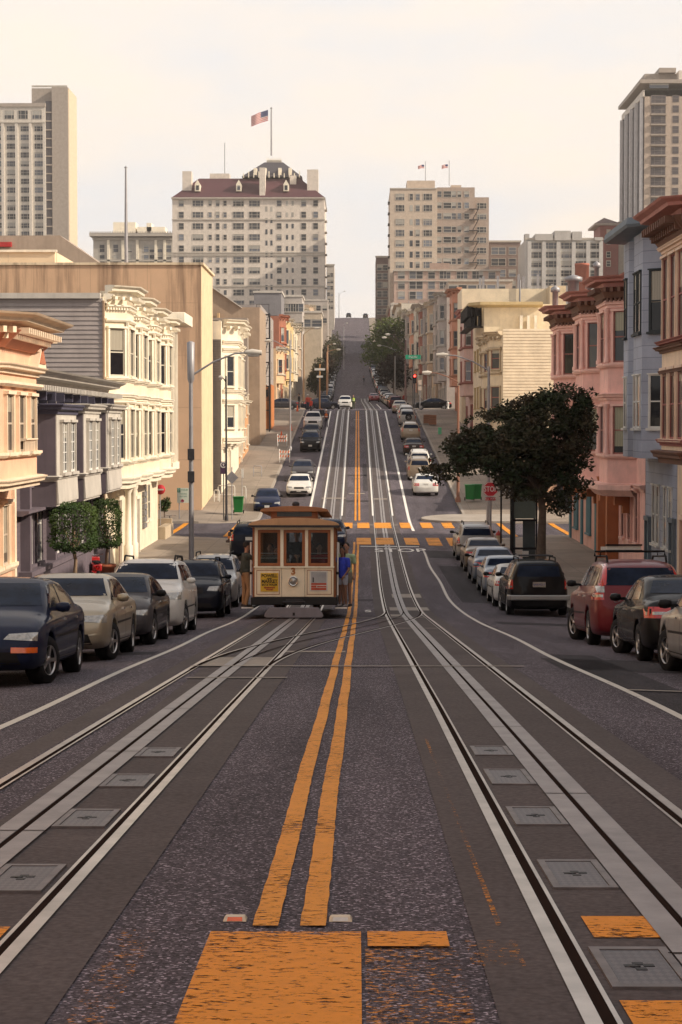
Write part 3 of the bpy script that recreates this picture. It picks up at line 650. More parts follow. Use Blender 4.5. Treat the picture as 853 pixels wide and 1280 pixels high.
for D in (84.0, 86.0): 
    g = MB(); x, y = h.P(.55, D - .5 + .25); g.lathe([(.2, gb), (.2, gb + .8), (.14, gb + .85), (.12, gb + 3.0), (.2, gb + 3.2), (.2, gb + 3.3)], 12, M=Matrix.Translation((x, y, 0))); h.put(g, 'column', creamt)
h.sweep('porch_hood', [(0, 82.9), (0, 87)], [(0, gb + 3.3), (.75, gb + 3.3), (.85, gb + 3.7), (0, gb + 3.8)])
for D in (88.3, 95.5, 97): h.win((0, D - 1), (0, D + 1), .5, .9, gb + 1.3, gb + 3.0, 'thin')
g = MB()
for k in range(6): g.sweep(h.path([(0, 94.2 + k * .0), (0, 95.4)]), [(0, gb + 1 + k * .3), (.12, gb + 1 + k * .3), (.12, gb + 1.22 + k * .3), (0, gb + 1.22 + k * .3)], h.sg)
h.put(g, 'vent_grille', C('vent_grey', (.18, .17, .17))); parapet_roof(h)

# ribbed corner building with deep flat eaves
zt = ZV(405, 104)
h = House('corner_building', 'low ribbed corner building with a deep flat white eave beyond the cream house', 'house', -1, 11.4, 101.8, 106.0, 12, zr(104), zt, C('tan_wall', (.42, .27, .18)), creamt)
g = MB(); g.box(-22, -7.9 - .9, 96.2 + 5.65, 106.6, zt - .05, zt + .5); h.put(g, 'eave', creamt, bevel=.03)
g = MB()
for k in range(5): g.box(-10.3 + k * .0, -9.5, 102.1 + k * .8, 102.3 + k * .8, ZV(585, 103), zt - .05)
h.put(g, 'fin', creamt); g = MB(); g.box(-11.3, -9.45, 102.0, 105.7, ZV(587, 103), ZV(578, 103)); h.put(g, 'fin_sill', creamt)
g = MB(); g.box(-11.6, -9.9, 105.95, 106.35, zr(106), zr(106) + 1.0); g.box(-10.25, -9.85, 101.9, 106.35, zr(106), zr(106) + .75); h.put(g, 'planter_wall', C('planter_tan', (.45, .36, .25)))
h.win((0, 102), (0, 106), .5, 1.6, zr(104) + 1.2, zr(104) + 3.2, 'thin')

# ================= left side, second block =================
tanw = stained('tan_concrete', (.58, .38, .24), ZV(330, 126)); tans = stained('cream_concrete', (.68, .55, .38), ZV(312, 130))
h = House('concrete_block', 'windowless tan concrete building with brown runs below its parapet', 'building', -1, 9.87, 126, 135.8, 14, zr(126), ZV(330, 126), tanw, tans)
g = MB(); g.box(-24, -9.7, 125.9, 126.25, ZV(331, 126), ZV(328, 126)); g.box(-10.05, -9.7, 126.3, 135.8, ZV(331, 126), ZV(328, 126)); h.put(g, 'coping', tans)
g = MB(); g.box(-9.87, -9.84, 126.0, 135.7, zr(130), ZV(331, 126)); h.put(g, 'sunlit_side', C('sunlit_tan', (.62, .49, .31), streak=.1))  # paler sheet over the same wall, sunlight put into its colour
h2 = thing('rooftop_block', 'stained beige rooftop block with a louvred vent behind the grey clapboard wall', 'building', (-26, 132, 3)); g = MB()
x1 = XU(70, 128) ; g.box(-40 + 26, x1 + 26, -4, 8, -9, ZV(314, 128) - 3); g.build('wall', tans, h2)
g = MB(); g.box(-14, x1 + 26.15, -4.15, -3.9, ZV(315, 128) - 3, ZV(312, 128) - 3); g.build('coping', creamt, h2)
g = MB()
for k in range(9): g.box(XU(5, 128) + 26, XU(24, 128) + 26, -4.12, -4.0, ZV(358 - k * 2.4, 128) - 3, ZV(356.6 - k * 2.4, 128) - 3)
g.build('louvre', gray_t, h2)
h2 = thing('flat_roofed_building', 'beige building with a sloping parapet and a red band behind the rooftop block', 'building', (-34, 150, 6)); g = MB()
D = 146; zt0 = ZV(294, D); zt1 = ZV(330, D)
P = [(-60, -8), (-60, zt0), (XU(77, D), zt0), (XU(80, D), zt0 - .15), (XU(128, D), zt1), (XU(128, D), -8)]
g.prism(P, 0, 12, 0, Matrix.Translation((34, 8 - 12 - 0, -6)) @ Matrix(((1, 0, 0), (0, 0, 1), (0, 1, 0))).to_4x4()); g.build('wall', C('beige_render', (.36, .28, .22)), h2)
g = MB(); g.box(XU(-5, 145) + 34, XU(14, 145) + 34, -4.3, -4.05, ZV(307, 145) - 6, ZV(301, 145) - 6); g.build('red_band', C('red_band', (.40, .03, .03)), h2)
# flagpole on the concrete building
t = thing('rooftop_mast', 'tall thin grey mast standing on the tan concrete roof', 'mast', (XU(159, 127.5), 127.5, ZV(330, 127.5))); g = MB()
H = ZV(211, 127.5) - ZV(330, 127.5); g.tube([(0, 0, 0), (0, 0, H)], [.13, .06], 8); g.build('pole', M['galv'], t); g = MB(); g.lathe([(0, H + .2), (.12, H + .1), (0, H)], 8); g.build('finial', M['galv'], t)

# white ornate house
zt = ZV(404, 145)
h = House('white_ornate_house', 'sunlit white ornate house with a rounded corner bay beside the tan concrete wall', 'house', -1, 9.3, 136.2, 156, 10, zr(146), zt - .3, white_s, white_s, C('pale_sash', (.5, .48, .42)))
boards(h, (-19, 136.2), (-9.32, 136.2), zr(136), ZV(424, 136), .17, C('dark_board', (.13, .11, .10)), n=(0, -1))
for d0, d1, pr in ((137.2, 142.6, 1.0), (145, 150, .8)):
    bp = h.bay(d0, d1, pr, 1.0, ZV(548, 140), ZV(403, 140)); e = bp
    g = h.sweep('', e, corn(ZV(402, 140), .65, .5), g=MB()); h.brackets(g, e, .5, .18, .15, .55, ZV(413, 140), ZV(410, 140)); h.put(g, 'cornice', white_s)
    for v_ in (428, 437, 488, 500): h.sweep('moulding', e, corn(ZV(v_, 140), .25, .25))
    h.sweep('bay_foot', e, corn(ZV(547, 140), .3, .4))
    for z0, z1 in ((ZV(484, 140), ZV(447, 140)), (ZV(535, 140), ZV(507, 140))):
        h.win(bp[0], bp[1], .5, .65, z0, z1); h.win(bp[1], bp[2], .3, .9, z0, z1); h.win(bp[1], bp[2], .7, .9, z0, z1)
gb = zr(142) + .15; door(h, (0, 143), (0, 145), .5, 1.1, gb, gb + 2.4, woodb); h.win((0, 139), (0, 142), .5, 1.3, gb + .8, gb + 2.4, 'thin'); h.sweep('moulding', [(0, 136.3), (0, 156)], corn(ZV(549, 140) - .35, .3, .3))
parapet_roof(h)
# peach low front, big gabled wall, grey slab, lift shaft, hoarding
ora = C('orange_stucco', (.55, .30, .15)); h = House('orange_house', 'low orange-peach house with white framed windows beyond the white ornate house', 'house', -1, 9.4, 156.2, 172, 9, zr(164), ZV(500, 160), ora, white_s)
for D in (158.5, 162, 166, 170):
    h.win((0, D - 1), (0, D + 1), .5, 1.1, zr(D) + 3.4, zr(D) + 5.0); h.win((0, D - 1), (0, D + 1), .5, 1.4, zr(D) + .8, zr(D) + 2.4)
h.sweep('cornice', [(0, 156.2), (0, 172)], corn(ZV(499, 160), .4, .35)); door(h, (0, 159), (0, 161.5), .5, 1.0, zr(160) + .15, zr(160) + 2.3, woodb)
h2 = thing('gabled_building', 'large beige building with a sloping roofline rising behind the white ornate house', 'building', (-20, 180, 4)); D = 178; g = MB()
P = [(-45, -6), (-45, ZV(345, D)), (XU(262, D), ZV(355, D)), (XU(303, D), ZV(384, D)), (XU(306, D), ZV(384, D)), (XU(325, D), ZV(384, D)), (XU(325, D), ZV(470, D)), (XU(325, D), -6)]
g.prism(P, 0, 12, 0, Matrix.Translation((20, -2, -4)) @ Matrix(((1, 0, 0), (0, 0, 1), (0, 1, 0))).to_4x4()); g.build('wall', C('taupe_render', (.34, .25, .18)), h2)
g = MB(); g.prism([(XU(262, D), ZV(355, D)), (XU(303, D), ZV(384, D)), (XU(303, D), ZV(385.3, D)), (XU(262, D), ZV(357, D))], -.25, 12.2, 0, Matrix.Translation((20, -2, -4)) @ Matrix(((1, 0, 0), (0, 0, 1), (0, 1, 0))).to_4x4()); g.build('coping', gray_t, h2)
g = MB(); g.box(XU(262, D - 1) + 20, XU(264.5, D - 1) + 20, -3, -2.1, ZV(402, D) - 4, ZV(392, D) - 4); g.box(XU(272, D - 1) + 20, XU(274.5, D - 1) + 20, -3, -2.1, ZV(402, D) - 4, ZV(392, D) - 4); g.build('chimney', C('ochre_pipe', (.5, .33, .17)), h2)
h = House('grey_slab_building', 'narrow grey windowless building with an orange brick edge left of the fire escape', 'building', -1, 9.7, 176, 192, 9, zr(184), ZV(403, 184), C('grey_render', (.30, .25, .21), streak=.2), C('brick_edge', (.42, .15, .07)))
h.sweep('brick_edge', [(0, 191), (0, 192.2)], [(0, zr(190)), (.3, zr(190)), (.3, ZV(405, 190)), (0, ZV(405, 190))])
for D in (179, 183, 187): h.win((0, D - 1), (0, D + 1), .5, 1.0, zr(D) + 4.2, zr(D) + 5.9, 'thin', pane=M['pane'])
door(h, (0, 180), (0, 182), .5, 1.0, zr(181) + .15, zr(181) + 2.3, woodb)
# scaffold stair / fire escape tower
D = 194; t = thing('fire_escape_tower', 'dark lattice fire escape tower standing above the orange plywood hoarding', 'fire escape', (XU(329, D), D, zr(D))); zz = zr(D); g = MB(); H = ZV(391, D) - zz; ww = .62
for x in (-ww, ww):
    for y in (0, 1.6): g.box(x - .05, x + .05, y - .05, y + .05, 0, H)
g.build('frame', M['dark'], t); n = 5
for k in range(1, n + 1):
    z = H * k / n - .1; g = MB(); g.box(-ww, ww, 0, 1.6, z - .08, z); g.box(-ww, ww, -.04, 0, z + .9, z + .95); g.box(-ww, -ww + .05, -.04, 0, z - .08, z + .95); g.box(ww - .05, ww, -.04, 0, z - .08, z + .95); g.build('landing', M['dark'], t)
    if k < n:
        g = MB()
        for j in range(2): g.tube([(-ww + .1 + j * .5, .3, z), (ww - .4 + j * .3, 1.2, z + H / n)], .035, 5)
        for j in range(8): g.box(-.45 + j * .11, -.1 + j * .11, .45, .95, z + j * H / n / 8, z + j * H / n / 8 + .03)
        g.build('stair', M['dark'], t)
g = MB()
for k in range(16): g.box(-.02, .02, 1.55, 1.6, H * k / 16, H * k / 16 + .5)
for k in range(5): g.box(.10, .16, 1.50, 1.55, H * k / 5 + .3, H * k / 5 + 2.2)
g.build('mesh_panel', C('grey_mesh', (.25, .24, .24)), t)
h = House('grey_narrow_building', 'narrow flat-topped grey building right behind the dark fire escape tower', 'building', -1, 9.6, 198, 228, 8, zr(214), ZV(392, 214), C('grey_render_pale', (.33, .29, .27)), gray_t)
for D in (202, 209, 216, 223):
    for z0 in (4, 7.5): h.win((0, D - 1), (0, D + 1), .5, 1.1, zr(D) + z0, zr(D) + z0 + 1.7, 'thin')
ply = C('orange_plywood', (.47, .17, .055), rough=.8, var=.2); t = thing('plywood_hoarding', 'tall orange plywood hoarding on the sunlit pavement below the fire escape', 'hoarding', (-9.2, 199, zr(199)))
g = MB(); hz = ZV(487, 196) - zr(196); x0 = XU(318, 196) + 9.2; x1 = XU(339, 196) + 9.2
g.prism([(x0, 0), (x1, 0), (x1, hz), (x0, hz + .9)], -.04, .04, 0, Matrix.Translation((0, -3, 0)) @ Matrix(((1, 0, 0), (0, 0, -1), (0, 1, 0))).to_4x4())
g.build('panel', ply, t); g = MB(); g.box(x1 - .06, x1 + .03, -2.95, 4, 0, hz + .3); g.build('side_panel', ply, t)
g = MB()
for x in (x0 + .1, (x0 + x1) / 2, x1 - .02): g.box(x - .05, x + .05, -3.13, -3.05, 0, hz + .1)
g.build('post', C('timber', (.40, .19, .08)), t)
g = MB(); g.box(x0 + .2, x1 - .25, -3.09, -3.05, hz * .78, hz * .95); g.build('opening', M['black'], t)

# ================= right side, near block =================
# ochre house with oxblood cornice at the right edge
zt = ZV(262, 63)
h = House('ochre_house', 'ochre house with an oxblood cornice and tall bay windows at the right edge', 'house', 1, 11.2, 58, 69.8, 12, zr(64), zt - .3, yel, yelt, redt)
bp = h.bay(59.8, 67.0, 1.15, 1.0, ZV(563, 66), zt - .1)
e = [(0, 58)] + bp + [(0, 69.7)]
g = h.sweep('', e, corn(zt + .1, .95, .5), g=MB()); h.put(g, 'cornice', redc)
g = MB(); h.brackets(g, e, .42, .16, .1, .72, zt - .62, zt - .4); g.sweep(h.path(e), [(0, zt - 1.0), (.1, zt - 1.0), (.5, zt - .42), (0, zt - .42)], h.sg); h.put(g, 'frieze', brn)
for v_, m_, o_ in ((315, yelt, .2), (432, redt, .25), (439, brn, .3), (468, brn, .14), (553, redt, .2)): h.sweep('moulding', e, corn(ZV(v_, 66) + .1, o_, .2), m_)
h.sweep('bay_foot', e, corn(ZV(563, 66), .35, .4), brn)
for z0, z1 in ((ZV(428, 66), ZV(326, 66)), (ZV(548, 66), ZV(464, 66))):
    for a, b, ts, w_ in ((bp[0], bp[1], (.5,), .75), (bp[1], bp[2], (.2, .5, .8), 1.15), (bp[2], bp[3], (.5,), .75)):
        for t_ in ts: h.win(a, b, t_, w_, z0, z1, 'dh', trim=yelt if w_ > 1 else redt)
gb = zr(64) + .15; door(h, (0, 63), (0, 65), .5, 1.2, gb, gb + 2.6, woodb); h.win((0, 60), (0, 62), .5, 1.2, gb + 1, gb + 2.8); door(h, (0, 66.4), (0, 68.8), .5, 2.0, gb, gb + 2.4, redt, 'garage_door'); parapet_roof(h)

# blue grey block-clad house
zt = ZV(292, 73)
h = House('blue_house', 'pale blue-grey block-clad house with tall narrow windows and a slate eave', 'house', 1, 11.2, 69.9, 77.5, 12, zr(74), zt - .2, blueb, bluet, darkt)
e1 = [(0, 70.0), (.0, 70.4), (1.05, 71.3), (1.05, 73.5), (.55, 74.0), (.55, 74.9), (1.0, 75.3), (1.0, 76.6), (0, 77.4)]
g = MB(); g.prism(h.path([(-.2, 70.0)] + e1[1:] + [(-.2, 77.4)]), ZV(572, 73), zt - .1); h.put(g, 'bay', blueb)
g = h.sweep('', [(0, 69.95), (1.05, 71.0), (1.05, 76.8), (0, 77.4)], [(-.4, zt), (.62, zt), (.68, zt + .1), (.62, zt + .34), (-.4, zt + .5)], g=MB()); h.put(g, 'eave', bluet)
zA, zB = ZV(418, 73), ZV(343, 73); zC, zD_ = ZV(535, 73), ZV(470, 73)
for a, b, t_, w_ in ((e1[1], e1[2], .5, .7), (e1[2], e1[3], .3, .75), (e1[2], e1[3], .75, .6), (e1[3], e1[4], .5, .45), (e1[4], e1[5], .5, .55), (e1[6], e1[7], .5, .55), (e1[7], e1[8], .5, .6)):
    h.win(a, b, t_, w_, zA, zB, 'thin', sash=darkt, trim=darkt); h.win(a, b, t_, w_, zC, zD_, 'thin', sash=whitet, trim=whitet)
gb = zr(74) + .15
for D in (71.2, 72.4, 74.2, 75.2): h.win((0, D - 1), (0, D + 1), .5, .6, gb + 1.4, gb + 3.6, 'thin', sash=whitet, trim=whitet)
door(h, (0, 75.6), (0, 77.2), .5, .9, gb, gb + 2.2, teal); door(h, (0, 70), (0, 71), .5, .8, gb, gb + 2.4, M['black']); parapet_roof(h)

# long pink house
zt = ZV(349, 82)
h = House('pink_house', 'long salmon pink house with red bracketed cornice and blue shutters at street level', 'house', 1, 11.2, 77.6, 104.6, 12, zr(90), zt - .35, pink, pinkt, C('rose_sash', (.3, .12, .1)), pane=pane_mat('old_glass', (.03, .035, .04), (.36, .34, .24), .75))
BD = [(80.0, 84.6, .0), (89.0, 93.8, .0), (99.5, 104.3, .0)]
path = [(0, 77.6)]; 
for d0, d1, _ in BD: path += [(0, d0), (1.05, d0 + .95), (1.05, d1 - .95), (0, d1)]
path.append((0, 104.6))
g = h.sweep('', path, corn(zt, .8, .42), g=MB()); h.put(g, 'cornice', redc)
g = MB(); h.brackets(g, path, .32, .14, .1, .55, zt - .62, zt - .44, taper=False); h.brackets(g, path, .2, .1, .1, .24, zt - 1.0, zt - .86, taper=False); g.sweep(h.path(path), [(0, zt - .85), (.16, zt - .85), (.36, zt - .44), (0, zt - .44)], h.sg); h.put(g, 'frieze', brn)
zA, zB = ZV(458, 86), ZV(398, 86); zC, zD_ = ZV(567, 82), ZV(508, 82)
for d0, d1, _ in BD:
    bp = h.bay(d0, d1, 1.05, .95, zC - 1.3, zt - .4)
    h.sweep('moulding', bp, corn(zB + .42, .2, .28)); h.sweep('moulding', bp, band(zA - .12, .16, .16)); h.sweep('moulding', bp, corn(zD_ + .5, .26, .25)); h.sweep('moulding', bp, band(zC - .1, .16, .16))
    h.sweep('bay_foot', bp, [(0, zC - 1.7), (.18, zC - 1.7), (.42, zC - 1.45), (.42, zC - 1.25), (0, zC - 1.2)])
    for z0, z1 in ((zA, zB), (zC, zD_)):
        h.win(bp[0], bp[1], .5, .8, z0, z1); h.win(bp[1], bp[2], .5, 1.35, z0, z1); h.win(bp[2], bp[3], .5, .8, z0, z1)
        for q in (bp[1], bp[2]): g = MB(); x, y = h.P(q[0] + .04, q[1]); g.lathe([(.13, z0), (.13, z0 + .15), (.09, z0 + .2), (.08, z1 - .1), (.14, z1), (.14, z1 + .1)], 10, M=Matrix.Translation((x, y, 0))); h.put(g, 'column', pinkt)
for a, b in ((84.6, 89), (93.8, 99.5)):
    for z0, z1 in ((zA - .1, zB - .1), (zC, zD_)):
        for t_ in (.33, .67): h.win((0, a), (0, b), t_, .75, z0, z1)
h.sweep('moulding', path, corn(zC - 1.2, .25, .25)); gb = zr(90) + .15
g = MB(); g.sweep(h.path([(0, 85.5), (0, 104.5)]), [(0, gb - 1), (.06, gb - 1), (.06, zC - 1.9), (0, zC - 1.9)], h.sg); h.put(g, 'siding', pinks)
for D, w_, nm in ((103.8, .6, 's'), (101.2, 1.7, 'w'), (98.5, .6, 's'), (95.7, 1.7, 'w'), (92.6, .6, 's'), (90.2, 1.4, 'w')):
    if nm == 's': g = MB(); g.sweep(h.path([(.05, D - w_ / 2), (.05, D + w_ / 2)]), [(0, gb - .9), (.1, gb - .9), (.1, gb + 2.7), (0, gb + 2.7)], h.sg); h.put(g, 'pier', teal)
    else:
        h.win((.06, D - 2), (.06, D + 2), .5, w_, gb + .7, gb + 2.6, 'thin', trim=teal)
        g = MB()
        for k in range(6): g.sweep(h.path([(.09, D - w_ / 2 + k * w_ / 6), (.09, D - w_ / 2 + k * w_ / 6 + w_ / 9)]), [(0, gb + .72), (.05, gb + .72), (.05, gb + 2.55), (0, gb + 2.55)], h.sg)
        h.put(g, 'shutter', teal)
rust_p = C('orange_porch', (.38, .13, .05)); door(h, (0, 86.5), (0, 88.5), .5, 1.2, gb, gb + 3.0, woodb)
g = MB(); g.sweep(h.path([(0, 85.4), (0, 85.9)]), [(0, gb - .5), (.5, gb - .5), (.5, gb + 3.6), (0, gb + 3.6)], h.sg); h.put(g, 'porch_pier', rust_p); g = MB(); g.sweep(h.path([(0, 88.6), (0, 89.2)]), [(0, gb - .5), (.5, gb - .5), (.5, gb + 3.6), (0, gb + 3.6)], h.sg); h.put(g, 'porch_pier', rust_p)
for D in (79.5, 81.6, 83.6): h.win((0, D - 1), (0, D + 1), .5, .8, gb + 1.2, gb + 3.2, 'hood')
g = MB(); h.brackets(g, [(0, 79), (0, 104)], 5.0, .5, .05, .7, zC - 2.1, zC - 1.75); h.put(g, 'bracket', rust_p); parapet_roof(h)
# pipes and vents on the pink house roof
t = thing('roof_vents', 'cluster of pale roof vents and a grey cowl above the pink cornice', 'vents', (XU(716, 100), 100, zt)); g = MB()
for x, y, H, r in ((0, 0, 1.2, .28), (.9, 1, .9, .12), (1.2, .3, 1.9, .12), (-.7, 2, .8, .15)): g = MB(); g.lathe([(r, -.5), (r, H), (r * 1.6, H), (r * 1.6, H + .2), (0, H + .35)], 12, M=Matrix.Translation((x, y, 0))); g.build('pipe', M['galv'], t)

# ================= right side, second block =================
lowp = C('peach_render', (.55, .34, .22)); h = House('low_peach_building', 'low peach corner building with a dark grille door behind the tree', 'building', 1, 11.6, 126, 150, 14, zr(130), -1.6, lowp, C('low_trim', (.5, .38, .27)))
h.sweep('cornice', [(-14, 126), (0, 126), (0, 150)], corn(-1.5, .3, .3))
g = MB(); x0, x1 = XU(697, 126), XU(712, 126)
for k in range(6): g.box(x0 + (x1 - x0) * k / 5 - .02, x0 + (x1 - x0) * k / 5 + .02, 125.93, 125.97, zr(126) + .2, ZV(603, 126))
for k in range(6): g.box(x0, x1, 125.9, 125.93, zr(126) + .2 + k * .5, zr(126) + .23 + k * .5)
g.box(x0, x1, 125.97, 125.99, zr(126) + .2, ZV(603, 126)); h.put(g, 'grille_door', M['dark'])
for D in (130, 135, 140, 145): h.win((0, D - 1), (0, D + 1), .5, 1.4, zr(D) + 1.2, zr(D) + 2.8)
crs = C('cream_board', (.74, .62, .45), streak=.08); zt = ZV(417, 155)
h = House('cream_boarded_house', 'cream house with a clapboarded end wall and ornate narrow bay behind the tree', 'house', 1, 11.2, 154, 172, 13, zr(160), zt - .1, C('cream_wall', (.68, .56, .40)), C('cream_mould', (.45, .36, .25)), redt)
boards(h, (11.22, 154), (24, 154), zr(154), ZV(412, 155), .24, crs, n=(0, -1))
for d0, d1 in ((155, 160), (163.5, 168.5)):
    bp = h.bay(d0, d1, .85, .9, ZV(520, 157), zt); g = h.sweep('', bp, corn(zt + .15, .5, .4), g=MB()); h.brackets(g, bp, .35, .13, .1, .4, zt - .38, zt - .24); h.put(g, 'cornice', h.trim)
    h.sweep('moulding', bp, band(ZV(437, 157), .2, .2)); h.sweep('moulding', bp, band(ZV(467, 157), .2, .2))
    for z0, z1 in ((ZV(462, 157), ZV(436, 157)), (ZV(510, 157), ZV(484, 157))):
        for a, b in ((0, 1), (1, 2), (2, 3)): h.win(bp[a], bp[b], .5, .85 if a != 1 else 1.3, z0, z1)
door(h, (0, 160.5), (0, 163), .5, 1.1, zr(161) + .15, zr(161) + 2.5, woodb)
# taller cream house with the dark bracketed balcony
zt = ZV(380, 172); h = House('cream_parapet_house', 'taller cream house with a black bracketed balcony under a yellow parapet', 'house', 1, 10.9, 172.2, 188, 12, zr(180), zt, C('cream_wall_b', (.74, .62, .44)), C('yellow_parapet', (.50, .38, .20)), redt)
h.sweep('cornice', [(-5, 172.1), (0, 172.1), (.6, 173), (.6, 186), (0, 187)], [(0, zt - .3), (.7, zt - .1), (.7, zt + .15), (0, zt + .2)])
g = MB(); P = [(0, 173.0), (.75, 173.8), (.75, 185)]
h.brackets(g, P, .42, .14, .0, .62, ZV(398, 176), ZV(384, 176), taper=True); g.sweep(h.path(P), band(ZV(411, 176), .7, .12), h.sg); h.put(g, 'balcony', M['black'])
g = MB(); g.prism([(11.2, 172.3), (24, 172.3), (24, 176), (11.2, 176)], ZV(412, 172), ZV(400, 172)); h.put(g, 'setback_roof', C('blue_roof', (.13, .2, .26)))
for k in range(3):
    g = MB(); x = XU(652 + k * 9, 171); g.box(x - .12, x + .12, 171.5, 172.0, ZV(413, 171), ZV(394, 171)); h.put(g, 'chimney', creamt)
for D in (176, 180, 184):
    for z0, z1 in ((ZV(462, 176), ZV(436, 176)), (ZV(510, 176), ZV(484, 176))): h.win((0, D - 1), (0, D + 1), .5, 1.1, z0, z1)
t = thing('cream_commercial_block', 'long blank cream building with roof pipes rising behind the bracketed house', 'building', (30, 215, 6)); D = 205.2
g = MB(); g.box(XU(577, D) - 30, XU(658 + 25, D) - 30, D - 215, -1.3, -8, ZV(361, D) - 6); g.build('wall', C('blank_cream', (.74, .62, .44), streak=.1), t)
g = MB(); x = XU(683, D) - 30; g.box(x + .01, XU(703, D) - 30, D - 215 - 3, -1.3, -8, ZV(360, D) - 6); g.build('end_wall', C('blank_cream_b', (.66, .52, .34)), t)
g = MB(); random.seed(5)
for u in (600, 604, 622, 648, 654, 672, 690): x = XU(u, 206) - 30; H = random.uniform(.5, 1.6); g.box(x - .12, x + .12, -9, -8.7, ZV(361, D) - 6, ZV(361, D) - 6 + H)
x = XU(649.5, 205) - 30; g.tube([(x, -10, ZV(392, D) - 6), (x, -10, ZV(350, D) - 6)], .1, 6); g.build('flue_pipe', M['galv'], t)
# light pink, salmon, grey houses up to the crest and beyond
def row_house(name, label, side, X, D0, D1, vt, wall, trim, sash, pr=.95, storeys=3, cornm=None, group=None, depth=10, bays=1, base=None):
    Dm = (D0 + D1) / 2; z1 = ZV(vt, Dm); z0 = zr(Dm); Xc = X + side * (axis(Dm) if Dm > 260 else 0)
    h = House(name, label, 'house', side, Xc, D0, D1 - .15, depth, z0, z1 - .2, wall, trim, sash, pane=M['pane_far'], group=group)
    H = (z1 - z0 - 1.0) / (storeys + .15); e = [(0, D0)]; n = bays; L = (D1 - D0) / n
    for k in range(n):
        a = D0 + L * k + L * .12; b = D0 + L * k + L * .62; bp = h.bay(a, b, pr, min(.9, (b - a) * .28), z0 + H * 1.0, z1 - .15); e += bp
        for s_ in range(1, storeys):
            za_ = z0 + H * s_ + H * .42; zb_ = za_ + H * .55
            for i, w_ in ((0, .7), (1, 1.1), (2, .7)): h.win(bp[i], bp[i + 1], .5, w_, za_, zb_, 'dh')
            h.win((0, b), (0, D0 + L * (k + 1)), .5, .9, za_, zb_, 'dh'); h.sweep('moulding', bp, band(za_ - .2, .18, .16))
        door(h, (0, D0 + L * k + .5), (0, D0 + L * k + L * .5), .5, min(2.2, L * .3), z0 + .1, z0 + 2.4, woodb, 'garage_door'); door(h, (0, b - .5), (0, D0 + L * (k + 1)), .5, 1.0, z0 + .1, z0 + 2.3, woodb)
    e.append((0, D1 - .15)); g = h.sweep('', e, corn(z1, .6, .4), g=MB()); h.brackets(g, e, .5, .16, .1, .42, z1 - .55, z1 - .41, taper=False); h.put(g, 'cornice', cornm or trim)
    parapet_roof(h); return h
lp = C('pale_pink_stucco', (.56, .38, .33)); sal = C('salmon_stucco', (.55, .26, .17)); gry = C('warm_grey_stucco', (.40, .34, .30)); gryd = C('weathered_grey', (.28, .24, .23)); tan = C('tan_stucco', (.45, .33, .23)); yl = C('butter_stucco', (.62, .45, .22)); wh = C('off_white_stucco', (.58, .52, .43)); brick = siding_mat('brick_wall', (.26, .10, .07), .08)
row_house('pale_pink_house', 'pale pink house with dark red cornice and white sashes beyond the cream parapet', 1, 11.1, 188.3, 205, 391, lp, C('rose_trim', (.3, .12, .1)), whitet, cornm=redc)
row_house('salmon_house', 'tall salmon orange house with ochre window trim just before the far crest', 1, 11.2, 214.2, 229, 365, sal, C('salmon_trim', (.45, .22, .14)), C('grey_sash', (.3, .28, .26)), storeys=4)
row_house('ornate_grey_house', 'ornate pale grey house with sculpted bays beyond the crest traffic light', 1, 11.2, 250, 276, 372, gry, C('grey_trim', (.46, .42, .37)), gray_t, storeys=4, bays=2)
specR = [('tan_house', 'tan house with a heavy white cornice second beyond the crest on the right', 276, 292, 380, tan, wh), ('weathered_house', 'weathered dark grey house beside the green street tree on the right', 292, 308, 384, gryd, gry), ('brick_house', 'brick house half hidden by the dark tree on the right of the hill', 308, 326, 388, brick, wh), ('off_white_house', 'off-white house with a flat top above the right tree on the hill', 326, 350, 384, wh, gry), ('salmon_terrace_house', 'small salmon house behind the right tree high on the hill', 350, 375, 392, sal, wh), ('dark_terrace_house', 'dark house with pale trim on the right, sixth beyond the crest', 375, 400, 395, gryd, gry), ('grey_terrace_house', 'grey house far up on the right behind the bright tree', 400, 440, 392, gry, wh), ('cream_terrace_house', 'cream house far up on the right behind the bright tree top', 440, 500, 388, wh, tan), ('upper_brick_house', 'brick flats just below the last cross street on the right', 500, 590, 391, brick, wh)]
for nm, lb, a, b, vt, w_, t_ in specR: row_house(nm, lb, 1, 11.0, a, b, vt, w_, t_, t_, storeys=3, bays=1)
# left beyond the crest
row_house('peach_arched_house', 'sunlit pale peach house with a big window just beyond the crest on the left', -1, 10.2, 250, 264, 436, C('pale_peach', (.62, .42, .25)), wh, C('red_sash', (.3, .08, .05)), storeys=2, pr=.8)
row_house('red_fronted_house', 'narrow house with a bright red-brown upper front on the left beyond the crest', -1, 10.3, 264, 276, 396, C('red_brown_stucco', (.34, .13, .08)), C('red_trim', (.4, .14, .08)), wh, storeys=3, pr=.7)
row_house('butter_house', 'butter yellow house with dark awnings on the left side of the hill', -1, 10.2, 276, 300, 403, yl, wh, C('green_sash', (.08, .12, .1)), storeys=3, bays=2)
row_house('ivory_house', 'ivory house stepping up behind the butter yellow one', -1, 10.2, 300, 326, 412, C('ivory_stucco', (.63, .55, .42)), wh, gray_t, storeys=3, bays=2)
row_house('slim_beige_house', 'slim beige house behind the left street light on the hill', -1, 10.2, 326, 350, 408, tan, wh, gray_t, storeys=3, bays=2)
row_house('pale_stone_house', 'pale stone house with bays beside the left tree line', -1, 10.2, 350, 392, 402, wh, wh, gray_t, storeys=4, bays=3)
row_house('upper_cream_house', 'cream flats with a projecting rounded bay high on the left of the hill', -1, 10.2, 393, 450, 394, C('upper_cream', (.56, .48, .35)), wh, gray_t, storeys=4, bays=3)
